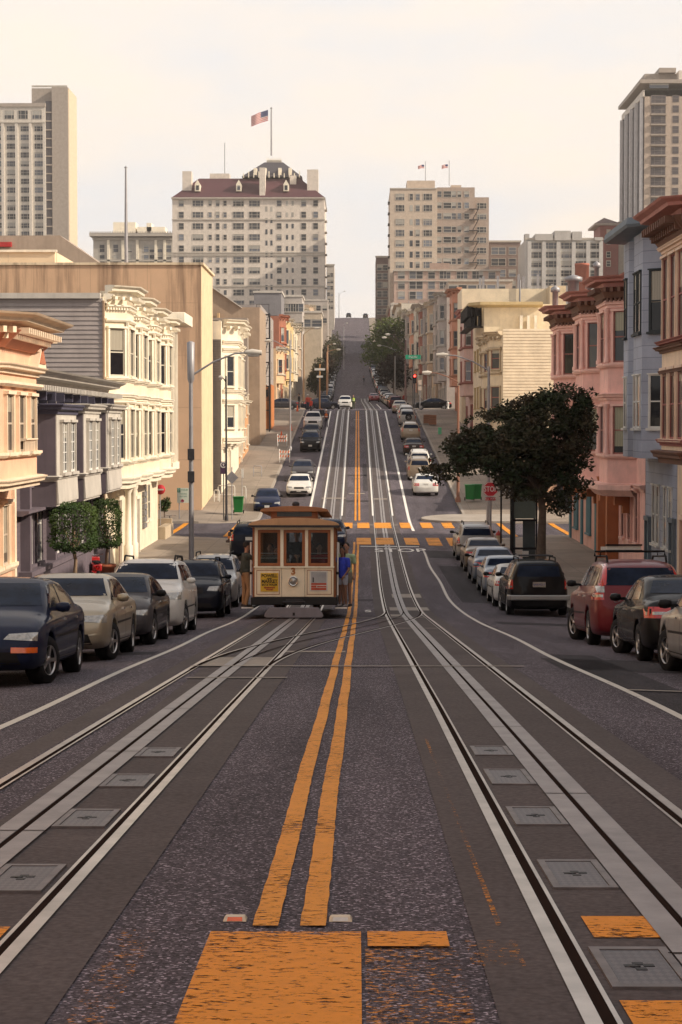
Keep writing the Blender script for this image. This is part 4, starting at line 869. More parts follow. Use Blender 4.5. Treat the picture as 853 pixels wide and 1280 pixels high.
row_house('upper_grey_house', 'grey flats close under the hilltop on the left', -1, 10.4, 452, 500, 398, gry, gry, gray_t, storeys=3, bays=3)
row_house('hilltop_beige_house', 'beige flats at the top of the hill on the left', -1, 10.4, 502, 590, 392, tan, wh, gray_t, storeys=3, bays=3)
# roofscape behind the left row
def block(name, label, u0, u1, vt, D, depth, m, cat='building', rows=0, cols=0, w_=1.2, hh=1.4, zb=None):
    x0, x1 = XU(u0, D), XU(u1, D); z1 = ZV(vt, D); z0 = zr(D) if zb is None else zb; t = thing(name, label, cat, ((x0 + x1) / 2, D + depth / 2, z0)); W = x1 - x0
    g = MB(); g.box(-W / 2, W / 2, -depth / 2, depth / 2, -1, z1 - z0); g.build('wall', m, t)
    g = MB(); g.box(-W / 2 - .15, W / 2 + .15, -depth / 2 - .15, depth / 2, z1 - z0, z1 - z0 + .35); g.build('coping', gray_t, t)
    for r in range(rows):
        for c in range(cols):
            add_window(t, (-W / 2 + W * (c + .5) / cols, -depth / 2, z1 - z0 - 1.2 - hh - r * 3.2), (0, -1), w_, hh, 'thin', gray_t, gray_t, M['pane_far'])
    return t
block('grey_flat_building', 'dark grey flat-roofed building below the hotel on the left', 318, 352, 366, 330, 14, C('lead_grey', (.20, .19, .20)))
block('glazed_rooftop_building', 'light building with a glazed rooftop terrace below the tall hotel', 340, 378, 371, 345, 14, C('light_render', (.42, .38, .35)), rows=2, cols=6, w_=1.3)
block('square_beige_building', 'square beige building with a wide window beneath the hotel near the hilltop', 352, 402, 391, 365, 16, C('square_beige', (.45, .38, .30)), rows=1, cols=4, w_=2)
block('long_grey_building', 'long low grey building under the hotel wall', 364, 410, 376, 520, 14, C('hill_grey', (.40, .36, .33)), rows=2, cols=6)
block('white_hill_building', 'small white building above the right tree near the hilltop', 489, 520, 381, 480, 16, C('hill_white', (.55, .5, .43)), rows=1, cols=4)
# houses beyond the right edge of the frame that keep the street in shade
ROW = [(1, 44.5, 57.8, wh, 'off-white'), (1, 30, 44.3, gry, 'warm grey'), (1, 14, 29.8, tan, 'tan'), (1, -4, 13.8, lp, 'pale pink'), (1, -22, -4.2, yl, 'butter yellow'), (1, -48, -22.3, brick, 'brick'), (1, -78, -48.3, wh, 'off-white'), (1, -112, -78.3, gryd, 'weathered grey'),
    (-1, 29, 43.8, tan, 'tan'), (-1, 13, 28.8, wh, 'off-white'), (-1, -5, 12.8, sal, 'salmon'), (-1, -24, -5.2, gry, 'warm grey'), (-1, -50, -24.3, yl, 'butter yellow'), (-1, -80, -50.3, lp, 'pale pink'), (-1, -114, -80.3, tan, 'tan')]
nth = ['first', 'second', 'third', 'fourth', 'fifth', 'sixth', 'seventh', 'eighth']
cnt = {1: 0, -1: 0}
for i, (sd_, a, b, m1, lb) in enumerate(ROW):
    cnt[sd_] += 1; Dm = (a + b) / 2; h = House('street_house', '%s bay-windowed house, %s before the frame edge on the %s side of the street' % (lb, nth[cnt[sd_] - 1], 'right' if sd_ > 0 else 'left'), 'house', sd_, 11.2 if sd_ > 0 else 10.2, a, b, 12, zr(Dm), zr(Dm) + 12.3, m1, wh, gray_t)
    bp = h.bay(a + 2, a + 7, .95, .9, zr(Dm) + 3.8, zr(Dm) + 12.1); h.sweep('cornice', [(0, a)] + bp + [(0, b)], corn(zr(Dm) + 12.4, .7, .45))
    for z in (4.9, 8.6):
        for k in range(3): h.win(bp[k], bp[k + 1], .5, .7 if k != 1 else 1.3, zr(Dm) + z, zr(Dm) + z + 2)
        h.win((0, a + 7), (0, b), .5, 1.0, zr(Dm) + z, zr(Dm) + z + 2)
    door(h, (0, a + 7), (0, b), .5, 2.2, zr(Dm) + .1, zr(Dm) + 2.4, woodb, 'garage_door')
# ---------------------------------------------------------------- far buildings on the hill
FW = {}
def far_window(w, h, fm, pm):
    k = (round(w, 1), round(h, 1), fm.name, pm.name)
    if k not in FW:
        g = MB(); a = w / 2; c = .12
        g.box(-a, a, -.06, .03, 0, h, 1)
        for x0, x1, z0, z1 in ((-a - c, -a, -c, h + c), (a, a + c, -c, h + c), (-a, a, -c, 0), (-a, a, h, h + c), (-a, a, h * .5 - .05, h * .5 + .05)): g.box(x0, x1, -.06, .09, z0, z1, 0)
        if w > 2:
            for q in (-.5, .5): g.box(q * a - .06, q * a + .06, -.06, .085, 0, h, 0)
        FW[k] = g.mesh('window', [fm, pm])
    return FW[k]
def put_windows(t, lst, fm, pm, base):
    # lst: (x, y, z, w, h, normal); the 96 largest are parts, the rest one part
    lst = sorted(lst, key=lambda q: -q[3] * q[4]); rest = MB()
    for i, (x, y, z, w, h, n) in enumerate(lst):
        rz = math.atan2(-n[0], n[1]); P = (x - base[0], y - base[1], z - base[2])
        if i < 96: obj('window', far_window(w, h, fm, pm), t, loc=P, rot=(0, 0, rz))
        else: rest.box(-w / 2, w / 2, -.06, .04, 0, h, 0, Matrix.Translation(P) @ Matrix.Rotation(rz, 4, 'Z'))
    if rest.v: rest.build('small_windows', pm, t, kind='stuff')
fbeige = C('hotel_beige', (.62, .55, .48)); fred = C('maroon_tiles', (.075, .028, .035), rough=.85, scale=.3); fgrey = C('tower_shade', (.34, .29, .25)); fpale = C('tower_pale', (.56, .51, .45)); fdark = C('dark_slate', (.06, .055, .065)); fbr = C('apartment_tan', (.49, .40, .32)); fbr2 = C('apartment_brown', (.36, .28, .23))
frm = C('far_frame', (.42, .38, .33)); pf = M['pane_far']
def hull(name, m, t, base, x0, x1, y0, y1, z0, z1, bev=0):
    g = MB(); g.box(x0 - base[0], x1 - base[0], y0 - base[1], y1 - base[1], z0 - base[2], z1 - base[2]); return g.build(name, m, t, bevel=bev)
# hotel with the maroon roof
D = 560; B = (XU(312, D), D + 14, zr(D)); t = thing('hipped_roof_hotel', 'big beige hotel block with maroon hipped roof and a flag high above it', 'hotel', B)
X = lambda u: XU(u, D); Z = lambda v: ZV(v, D)
hull('wall', fbeige, t, B, X(216.5), X(406), D, D + 30, B[2] - 3, Z(247))
def roofm(name, m, u0, u1, r0, r1, v0, v1, y0, y1, ry0, ry1, D_=D):
    g = MB(); vs = [(X(u0), y0, Z(v0)), (X(u1), y0, Z(v0)), (X(u1), y1, Z(v0)), (X(u0), y1, Z(v0)), (X(r0), ry0, Z(v1)), (X(r1), ry0, Z(v1)), (X(r1), ry1, Z(v1)), (X(r0), ry1, Z(v1))]
    g.add([(x - B[0], y - B[1], z - B[2]) for x, y, z in vs], [(0, 1, 2, 3), (4, 5, 6, 7), (0, 1, 5, 4), (1, 2, 6, 5), (2, 3, 7, 6), (3, 0, 4, 7)]); return g.build(name, m, t)
roofm('roof', fred, 215.5, 407, 247, 374, 247.3, 218, D - .6, D + 30.6, D + 9, D + 21)
hull('eaves', frm, t, B, X(215.5), X(407), D - .7, D + 30.7, Z(248.5), Z(246.8))
for u0, u1, vt, y in ((228, 239.5, 212, 3), (260, 285, 211, 10), (384, 398, 210, 3), (325, 332, 209, .5), (362, 370, 216, 6)): hull('chimney', fbeige, t, B, X(u0), X(u1), D + y, D + y + 5, Z(247), Z(vt))
for u in (247.5, 299, 358):
    g = MB(); x = X(u) - B[0]; z = Z(238) - B[2]; g.prism([(-.75, 0), (.75, 0), (.75, 1.9), (0, 3.2), (-.75, 1.9)], 0, 4, 0, Matrix.Translation((x, D + 1.4 - B[1], z)) @ Matrix(((1, 0, 0), (0, 0, 1), (0, 1, 0))).to_4x4())
    dm = g.build('dormer', creamt, t); g = MB(); g.box(x - .4, x + .4, D + 1.33 - B[1], D + 1.4 - B[1], z + .3, z + 1.6); g.build('window', pf, dm)
for v_ in (274, 315.5, 318.5, 357.5): hull('band', frm, t, B, X(216), X(406.6), D - .25, D, Z(v_) - .25, Z(v_) + .1)
W = []; rows = [254, 268.4, 282.5, 296.5, 310.5, 324.5, 338, 352, 365.5, 379.5]
for v_ in rows:
    for x_, w_, h_ in ((103, 1.3, 1.6), (180, 2.9, 1.5), (236, .8, 1.3), (271, .9, 1.6), (305, .8, 1.3), (367, 2.9, 1.6), (441, 2.9, 1.6), (496, .6, 1.4), (519, .6, 1.4), (555, 1.2, 1.5), (591, .6, 1.3), (617, .6, 1.3), (668, 1.25, 1.6), (723, 1.25, 1.6)):
        dz = -1.6 if x_ in (496, 519) else 0
        W.append((X(200 + x_ * .2696), D, Z(v_) - h_ / 2 + dz, w_, h_, (0, -1)))
put_windows(t, W, frm, pf, B)
for v_ in range(262, 372, 14): hull('balcony', frm, t, B, X(406), X(409), D + 1, D + 6, Z(v_), Z(v_) + .25)
# crown of the hotel
roofm('crown', fdark, 301, 377, 328, 352, 216, 194, D + 8, D + 30, D + 15, D + 22)
for k in range(12): hull('pinnacle', creamt, t, B, X(303 + k * 6.4), X(304.1 + k * 6.4), D + 7, D + 7.6, Z(218), Z(212.5 - (k % 2) * 2.5))
for u in (318, 330, 349, 362): hull('crown_dormer', creamt, t, B, X(u - 2), X(u + 2), D + 8.2, D + 11, Z(214), Z(205))
hull('lantern', frm, t, B, X(331), X(350), D + 15, D + 21, Z(194.5), Z(191)); 
for k in range(9): hull('lantern_post', creamt, t, B, X(331 + k * 2.2), X(331.8 + k * 2.2), D + 14.9, D + 15.3, Z(192), Z(188.3))
def flagpole(name, label, u, v0, v1, D, r=.09):
    z0 = ZV(v0, D); H = ZV(v1, D) - z0; t = thing(name, label, 'flagpole', (XU(u, D), D, z0)); g = MB(); g.tube([(0, 0, -1), (0, 0, H)], [r * 1.3, r], 8); g.build('pole', M['galv'], t)
    g = MB(); g.lathe([(0, H + r * 4), (r * 2, H + r * 2), (0, H)], 8); g.build('finial', M['galv'], t); return t
flagpole('flagpole', 'white flagpole on the crown of the maroon-roofed hotel', 340, 190, 137, 578, .2)
flagpole('aerial_mast', 'thin aerial mast on the maroon hotel roof left of the crown', 282, 213, 180, 573, .1)
fr_ = C('flag_red', (.50, .04, .05)); fw_ = C('flag_white', (.75, .70, .66)); fb_ = C('flag_blue', (.045, .06, .16))
def flag(label, u, v, D, W, H, droop=.35, stars=True):
    # stars and stripes flying to the left of its pole
    x0 = XU(u, D); z0 = ZV(v, D); t = thing('flag', label, 'flag', (x0 - .25, D, z0)); n = 14
    def P(a, b): # a 0..1 away from pole, b 0..1 down
        return (-a * W, .25 * math.sin(a * 7) * a * W * .25, -b * H * (1 - .05 * a) - droop * W * a + .16 * math.sin(a * 5.5) * a)
    g = MB()
    for i in range(n):
        for j in range(13):
            if i < n * .42 and j < 7: mi = 2
            else: mi = j % 2
            a0, a1, b0, b1 = i / n, (i + 1) / n, j / 13, (j + 1) / 13; g.quad(P(a0, b0), P(a1, b0), P(a1, b1), P(a0, b1), mi)
    c = g.build('cloth', [fr_, fw_, fb_], t); s = c.modifiers.new('thick', 'SOLIDIFY'); s.thickness = .02
    if stars:
        g = MB()
        for r in range(9):
            for k in range(6 - r % 2):
                a = .02 + (k + .5 + .5 * (r % 2)) * .4 / 6; b = (r + .6) * .538 / 9.4; x, y, z = P(a, b); q = H * .016
                for sy in (-.03, .03): g.add([(x + q * (1 if m % 2 == 0 else .45) * math.sin(m * math.pi / 5), y + sy, z + q * (1 if m % 2 == 0 else .45) * math.cos(m * math.pi / 5)) for m in range(10)], [tuple(range(10))])
        g.build('stars', fw_, t)
flag('large stars and stripes flag flying above the maroon-roofed hotel', 337, 137, 578, 4.9, 3.1)
# classical hotel
D = 620; B = (XU(165, D), D + 15, zr(D)); t = thing('classical_hotel', 'ornate pale stone hotel with a heavy cornice between the left tower and the maroon-roofed hotel', 'hotel', B)
hull('wall', C('hotel_stone', (.42, .385, .34)), t, B, XU(118, D), XU(220, D), D, D + 30, B[2] - 3, ZV(296, D)); hull('cornice', frm, t, B, XU(114, D), XU(220, D), D - 1.6, D + 31, ZV(295.5, D), ZV(291.5, D))
g = MB()
for k in range(34): g.box(XU(114.5 + k * 3.1, D) - B[0], XU(116 + k * 3.1, D) - B[0], D - 1.7 - B[1], D - 1.2 - B[1], ZV(291.4, D) - B[2], ZV(289.6, D) - B[2])
g.build('balustrade', frm, t, kind='stuff')
for u0, u1, vt in ((140, 168, 275), (170, 205, 281), (182, 188, 276)): hull('penthouse', creamt, t, B, XU(u0, D), XU(u1, D), D + 6, D + 14, ZV(292, D), ZV(vt, D))
for v_ in (299, 326): hull('band', frm, t, B, XU(118, D) - .2, XU(220, D), D - .5, D, ZV(v_, D) - .2, ZV(v_, D) + .4)
put_windows(t, [(XU(u, D), D, ZV(v_, D), 1.5, 2.3, (0, -1)) for u in (129, 146, 163, 184, 191, 201, 212) for v_ in (315, 328, 341)], frm, pf, B)
g = MB()
for u in (137, 155, 173, 196, 207): g.box(XU(u, D) - B[0] - .4, XU(u, D) - B[0] + .4, D - .5 - B[1], D - B[1], ZV(330, D) - B[2], ZV(300, D) - B[2])
g.build('pilaster', creamt, t, kind='stuff')
# left tower
D = 640; B = (XU(40, D), D + 15, zr(D)); t = thing('left_tower', 'tall pale hotel tower with a windowless grey lift shaft at the left edge', 'tower', B)
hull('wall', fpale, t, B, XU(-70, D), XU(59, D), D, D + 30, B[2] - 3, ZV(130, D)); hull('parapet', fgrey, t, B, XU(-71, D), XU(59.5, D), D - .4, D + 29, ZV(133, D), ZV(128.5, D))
hull('shaft', fgrey, t, B, XU(67, D), XU(87, D), D + .8, D + 1.5, B[2] - 3, ZV(108, D)); hull('shaft_side', C('tower_sunlit', (.56, .45, .32)), t, B, XU(67.5, D), XU(87.6, D), D + 1.52, D + 20, B[2] - 3, ZV(108.3, D))  # one shaft in two colours: shade painted on the front, sunlight on the side
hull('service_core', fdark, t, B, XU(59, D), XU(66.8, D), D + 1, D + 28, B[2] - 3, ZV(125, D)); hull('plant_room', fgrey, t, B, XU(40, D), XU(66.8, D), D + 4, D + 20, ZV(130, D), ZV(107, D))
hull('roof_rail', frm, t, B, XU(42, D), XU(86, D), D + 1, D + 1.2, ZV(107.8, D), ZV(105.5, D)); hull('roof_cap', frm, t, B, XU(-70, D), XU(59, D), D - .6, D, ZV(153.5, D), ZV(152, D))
W = []
for k in range(6):
    for r in range(15):
        W.append((XU(51 - k * 17.2, D) , D, ZV(163.5 + r * 11, D) , 2.6, 1.6, (0, -1)))
    W.append((XU(49 - k * 17.2, D), D, ZV(148, D), 2.9, 2.6, (0, -1)))
put_windows(t, W, frm, pf, B)
g = MB()
for k in range(8): x = XU(58 - k * 17.2, D) - B[0]; g.box(x - .45, x + .45, D - .7 - B[1], D - B[1], -3, ZV(154, D) - B[2])
g.build('pier', fpale, t, kind='stuff')
for r in range(18): hull('core_band', fgrey, t, B, XU(59.5, D), XU(66.5, D), D + .7, D + 1, ZV(140 + r * 11, D), ZV(138.6 + r * 11, D))
# right tower
D = 560; B = (XU(830, D), D + 22, zr(D)); t = thing('right_tower', 'tall tower with white fins on its shaded flank and recessed balconies at the right edge', 'tower', B)
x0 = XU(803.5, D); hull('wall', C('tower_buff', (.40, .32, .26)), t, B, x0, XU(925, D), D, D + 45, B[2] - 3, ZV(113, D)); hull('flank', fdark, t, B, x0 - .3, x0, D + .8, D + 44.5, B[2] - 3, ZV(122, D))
g = MB()
for k in range(5): y = D + 1 + k * 10.6; g.box(x0 - 1.1 - B[0], x0 - .3 - B[0], y - B[1], y + .9 - B[1], -3, ZV(121, D) - B[2])
g.build('fin', C('tower_white', (.60, .58, .58)), t, kind='stuff')
hull('roof_slab', fgrey, t, B, x0 - 1.4, XU(925, D), D - 1, D + 46, ZV(105, D), ZV(100.5, D)); hull('soffit', fpale, t, B, x0 - .5, XU(925, D), D, D + 45, ZV(121, D), ZV(112.9, D))
hull('roof_window', pf, t, B, XU(809, D), XU(833, D), D - .3, D, ZV(111, D), ZV(104.8, D)); hull('plant_room', fgrey, t, B, XU(807, D), XU(900, D), D + 6, D + 30, ZV(101, D), ZV(88, D)); hull('plant_tower', fgrey, t, B, XU(824, D), XU(845, D), D + 4, D + 30, ZV(88, D), ZV(82, D)); hull('stair_tower', fbeige, t, B, XU(847, D), XU(856, D), D + 2, D + 20, ZV(101, D), ZV(87, D))
W = []
for r in range(22):
    v_ = 128 + r * 12.85; W.append((XU(842, D), D, ZV(v_, D), 1.6, 1.8, (0, -1))); W.append((XU(868, D), D, ZV(v_, D), 1.6, 1.8, (0, -1))); W.append((XU(820.5, D), D, ZV(v_ + 1, D), 3.9, 2.0, (0, -1)))
put_windows(t, W, C('balcony_frame', (.2, .17, .16)), C('balcony_glass', (.08, .07, .075), rough=.3), B)
g = MB()
for r in range(22): v_ = 131 + r * 12.85; g.box(XU(811, D) - B[0], XU(830.5, D) - B[0], D - .9 - B[1], D - B[1], ZV(v_, D) - B[2] - .15, ZV(v_, D) - B[2] + .15)
g.build('balcony_slab', fgrey, t, kind='stuff')
# brown apartment block
D = 540; B = (XU(548, D), D + 15, zr(D)); t = thing('tan_apartment_block', 'wide tan apartment block with a darker brown half and two small roof flags', 'apartment block', B); X = lambda u: XU(u, D); Z = lambda v: ZV(v, D)
hull('wall', fbr, t, B, X(487.5), X(546), D, D + 28, B[2] - 3, Z(236)); hull('brown_wing', fbr2, t, B, X(546), X(593), D + .6, D + 28, B[2] - 3, Z(234)); hull('side_wing', fbr2, t, B, X(593), X(611), D + 1.4, D + 26, B[2] - 3, Z(246))
hull('penthouse', fbr, t, B, X(509), X(544), D + 4, D + 16, Z(236), Z(223.5)); hull('podium', C('podium_brown', (.46, .33, .27)), t, B, X(492), X(622), D - 8, D - .1, B[2] - 3, Z(341)); hull('podium_cornice', frm, t, B, X(491), X(623), D - 8.5, D - .1, Z(342), Z(340)); hull('podium_cornice', frm, t, B, X(492), X(622.5), D - 8.3, D - 8, Z(354.6), Z(353.5))
hull('water_tank', fbr, t, B, X(565), X(578), D + 8, D + 14, Z(234), Z(227)); hull('coping', frm, t, B, X(487), X(546), D - .2, D + .5, Z(236.5), Z(235)); hull('pediment', C('podium_brown_b', (.36, .25, .2)), t, B, X(536), X(560), D - 8.2, D - 7, Z(341), Z(332))
W = []
for v_ in (250, 264, 281.5, 295, 308, 322, 335):
    for u, w_ in ((500, 2.2), (514, .8), (522, 1.0), (534.5, 2.2)): W.append((X(u), D, Z(v_), w_, 1.6, (0, -1)))
for v_ in (246, 260, 273.5, 290, 303, 316, 330):
    for u, w_ in ((549, 1.1), (559, 2.0), (567, 1.1), (574, .9), (583, 1.2)): W.append((X(u), D + .6, Z(v_), w_, 1.5, (0, -1)))
    if v_ > 250: W.append((X(602), D + 1.4, Z(v_), 2.4, 1.4, (0, -1)))
for v_ in (351, 363.5, 376):
    for u in (501, 515, 523, 538, 552, 557, 573, 578, 592, 597, 612): W.append((X(u), D - 8, Z(v_), 1.7, 1.9, (0, -1)))
put_windows(t, W, frm, pf, B)
g = MB()
for k in range(7): v_ = 262 + k * 13.4; g.box(X(586) - B[0], X(598) - B[0], D - .6 - B[1], D + .5 - B[1], Z(v_) - B[2], Z(v_) - B[2] + .2); g.tube([(X(597) - B[0], D - B[1], Z(v_) - B[2]), (X(590) - B[0], D - B[1], Z(v_ + 13.4) - B[2])], .12, 5)
g.build('fire_escape', M['dark'], t, kind='stuff')
for k in range(7): hull('balcony', M['dark'], t, B, X(485), X(487.5), D + 2, D + 8, Z(252 + k * 13.6), Z(251 + k * 13.6))
flagpole('flagpole', 'left of the two small flagpoles on the tan apartment block', 531.5, 224, 203, 552, .08); flagpole('flagpole', 'right of the two small flagpoles on the tan apartment block', 561, 228, 202, 552, .08)
flag('small pale flag on the left pole above the tan apartment block', 531, 206, 552, 1.7, .95, .1, False); flag('small dark striped flag on the right pole above the tan apartment block', 560.5, 205.5, 552, 1.7, 1.0, .1, False)
# neighbours on the hill
def hill_block(name, label, u0, u1, vt, D, dp, m, cols, rows, vw, dv, w_=1.6, h_=1.7, pm=pf, extra=None):
    B = (XU((u0 + u1) / 2, D), D + dp / 2, zr(D)); t = thing(name, label, 'building', B); hull('wall', m, t, B, XU(u0, D), XU(u1, D), D, D + dp, B[2] - 3, ZV(vt, D)); hull('coping', frm, t, B, XU(u0, D) - .2, XU(u1, D) + .2, D - .3, D + .3, ZV(vt, D), ZV(vt, D) + .5)
    put_windows(t, [(XU(u, D), D, ZV(vw + r * dv, D), w_, h_, (0, -1)) for u in cols for r in range(rows)], frm, pm, B); return t, B
hill_block('dark_brown_block', 'dark narrow block left of the tan apartment block at the hilltop', 470, 489, 322, 590, 20, C('dark_brick', (.15, .10, .095)), (475, 481), 6, 338, 11)  # one even dark brick colour
hill_block('brown_infill_block', 'dark brown block tucked between the tan apartments and the pale stepped block', 611, 650, 303, 560, 20, C('infill_brown', (.20, .145, .125)), (618, 627, 640), 4, 318, 14, 1.9, 1.9)
t, B = hill_block('stepped_grey_block', 'pale grey apartment block with stepped curved parapets left of the red brick tower', 656, 752, 300, 520, 24, C('pale_grey_conc', (.52, .51, .48)), (669, 688, 707.5, 725, 741), 5, 311, 11.5, 2.8, 1.5)
D = 520
for u0, u1, vt in ((668, 690, 293), (692, 712, 289), (714, 726, 290), (742, 752, 297)): hull('parapet', C('pale_grey_conc_b', (.41, .39, .37)), t, B, XU(u0, D), XU(u1, D), D - .9, D + 14, ZV(301, D), ZV(vt, D))
hull('corner_turret', C('turret_grey', (.38, .36, .34)), t, B, XU(656, D), XU(661.5, D), D + 1, D + 5, ZV(300, D), ZV(292, D))
g = MB()
for u in (661, 679, 697, 716, 734, 750): g.box(XU(u, D) - B[0] - .5, XU(u, D) - B[0] + .5, D - .7 - B[1], D - B[1], -3, ZV(302, D) - B[2])
g.build('pier', C('pier_grey', (.44, .42, .40)), t, kind='stuff')
D = 500; B = (XU(729, D), D + 4, zr(D)); t = thing('brick_cylinder', 'rust red cylindrical brick stack in front of the pale stepped block', 'chimney', B); g = MB(); r = (XU(738, D) - XU(720, D)) / 2
g.lathe([(r, -5), (r, ZV(331, D) - B[2]), (r * 1.04, ZV(331, D) - B[2]), (r * 1.04, ZV(328, D) - B[2]), (r * .9, ZV(328, D) - B[2])], 28); g.build('stack', C('rust_brick', (.33, .09, .05)), t); g = MB(); g.lathe([(0, 0), (r * .9, 0)], 28, M=Matrix.Translation((0, 0, ZV(328.6, D) - B[2]))); g.build('cap', fdark, t)
D = 600; B = (XU(765, D), D + 8, zr(D)); t = thing('red_brick_tower', 'red brick tower with a pyramid roof beside the right-hand tower', 'tower', B)
hull('wall', C('tower_brick', (.27, .07, .055)), t, B, XU(749, D), XU(772, D), D, D + 16, B[2] - 3, ZV(281, D)); hull('pale_strip', C('brick_trim', (.46, .40, .33)), t, B, XU(772, D), XU(785, D), D + .5, D + 16, B[2] - 3, ZV(277, D)); hull('cornice', C('brick_trim_b', (.42, .34, .29)), t, B, XU(742, D), XU(773, D), D - .6, D + 17, ZV(282, D), ZV(279.5, D))
g = MB(); a, b_ = XU(742, D) - B[0], XU(774, D) - B[0]; z = ZV(279.5, D) - B[2]; zt = ZV(269, D) - B[2]; g.add([(a, -8.5, z), (b_, -8.5, z), (b_, 9, z), (a, 9, z), ((a + b_) / 2, 0, zt)], [(0, 1, 2, 3), (0, 1, 4), (1, 2, 4), (2, 3, 4), (3, 0, 4)]); g.build('roof', C('roof_brown', (.13, .07, .06)), t)
hull('stone_panel', C('brick_trim_c', (.45, .38, .32)), t, B, XU(757, D), XU(762, D), D - .3, D, ZV(306, D), ZV(287, D)); put_windows(t, [(XU(759.5, D), D - .3, ZV(v_, D), 1.1, 1.6, (0, -1)) for v_ in (300, 322, 333)], creamt, pf, B)
hill_block('far_slab_block', 'thin grey slab block with balconies right behind the maroon-roofed hotel', 408.5, 418, 332, 660, 20, C('slab_grey', (.42, .38, .34)), (411, 415), 6, 346, 8, .9, 1.2)
hill_block('street_side_block', 'low beige building under the tan apartment block at the hilltop', 560, 640, 352, 470, 20, C('lower_beige', (.40, .30, .23)), (566, 578, 590, 602, 614, 626), 3, 366, 12, 1.9, 1.8)

# ---------------------------------------------------------------- trees
from mathutils import noise as mno
def foliage(g, blobs, n, size, rnd, shell=.55):
    vol = [b[3] * b[4] * b[5] for b in blobs]; T = sum(vol)
    for b, v_ in zip(blobs, vol):
        for _ in range(int(n * v_ / T)):
            d = Vector((rnd.gauss(0, 1), rnd.gauss(0, 1), rnd.gauss(0, 1))).normalized(); r = rnd.uniform(shell, 1.06) if rnd.random() < .8 else rnd.uniform(.1, shell)
            c = Vector((b[0] + d.x * r * b[3], b[1] + d.y * r * b[4], b[2] + d.z * r * b[5])); s_ = size * rnd.uniform(.6, 1.4)
            if n > 20000 and mno.noise(Vector((c.x * 1.5, c.z * 2.1, c.y * .5))) > .31: continue
            a = Vector((rnd.gauss(0, 1), rnd.gauss(0, 1), rnd.gauss(0, .7) - .3)).normalized(); e = a.cross(Vector((rnd.gauss(0, 1), rnd.gauss(0, 1), rnd.gauss(0, 1)))).normalized()
            g.add([c - a * s_, c + e * s_ * .42, c + a * s_, c - e * s_ * .42], [(0, 1, 2, 3)])
def tree(name, label, base, blobs, trunk, n, size, lm, seed=1, group=None, cat='tree'):
    rnd = random.Random(seed); t = thing(name, label, cat, base, group=group); B = Vector(base)
    g = MB(); foliage(g, [(b[0] - B.x, b[1] - B.y, b[2] - B.z, *b[3:]) for b in blobs], n, size, rnd); g.build('crown', lm, t)
    g = MB(); top = Vector(trunk[-1][:3]) - B
    g.tube([Vector(p[:3]) - B for p in trunk], [p[3] for p in trunk], 10)
    for b in [q for q in blobs if q[3] > .35]:
        c = Vector(b[:3]) - B; m_ = top.lerp(c, .5) + Vector((rnd.uniform(-.2, .2), rnd.uniform(-.2, .2), (.16 if n > 20000 else -.1) * (c - top).length)); r = trunk[-1][3]
        g.tube([top, m_, c], [r * .75, r * .42, r * .12], 6)
    g.build('trunk', M['bark'], t); return t
lf_dark = leaf_mat('dark_leaves', (.030, .048, .020), (.070, .050, .030)); lf_top = leaf_mat('clipped_leaves', (.022, .045, .012), (.050, .075, .016)); lf_far = leaf_mat('bright_leaves', (.045, .075, .012), (.10, .115, .022)); lf_far2 = leaf_mat('olive_leaves', (.045, .055, .022), (.085, .07, .035)); lf_red = leaf_mat('brown_leaves', (.028, .022, .016), (.05, .03, .02))
D = 74.5; pb = lambda u, v, ru, rv, dy=0, rd=None: (XU(u, D) + dy * 0, D + dy, ZV(v, D), ru * D / F, (rd or ru * .8) * D / F, rv * D / F)
blobs = [pb(692, 540, 50, 48), pb(640, 560, 52, 42, -.5), pb(592, 566, 42, 27, .4), pb(598, 586, 30, 18, -.4), pb(640, 592, 26, 20, -.6), pb(558, 586, 26, 15), pb(682, 596, 44, 32, .5), pb(612, 545, 36, 32, .2), pb(655, 528, 34, 30, .1), pb(702, 505, 38, 26), pb(652, 604, 34, 22, -.6), pb(700, 630, 22, 16, .3), pb(718, 590, 26, 36), pb(728, 530, 22, 42, .4), pb(626, 526, 26, 18), pb(664, 505, 22, 15), pb(575, 560, 16, 12, .5), pb(545, 580, 11, 9), pb(735, 498, 14, 15)]
bx = XU(677, D)
_r = random.Random(8)
for k in range(46):
    b_ = _r.choice(blobs[:9]); a_ = _r.uniform(0, 6.28); q_ = _r.uniform(.045, .12) * 2.2; blobs.append((b_[0] + math.cos(a_) * b_[3] * .98, b_[1] + _r.uniform(-.6, .6), b_[2] + math.sin(a_) * b_[5] * .98, q_ * 1.2, q_, q_))
blobs = [b_ for b_ in blobs if not (abs(b_[0] - XU(614, D)) < .75 and b_[2] < ZV(580, D))]
tree('street_tree', 'broad dark-leaved street tree leaning over the parked cars on the right', (bx, D, zr(D) + .1), blobs, [(bx, D, zr(D) - .1, .24), (bx + .02, D, ZV(680, D), .17), (XU(679, D), D, ZV(640, D), .14), (XU(676, D), D, ZV(618, D), .12)], 42000, .085, lf_dark, 3)
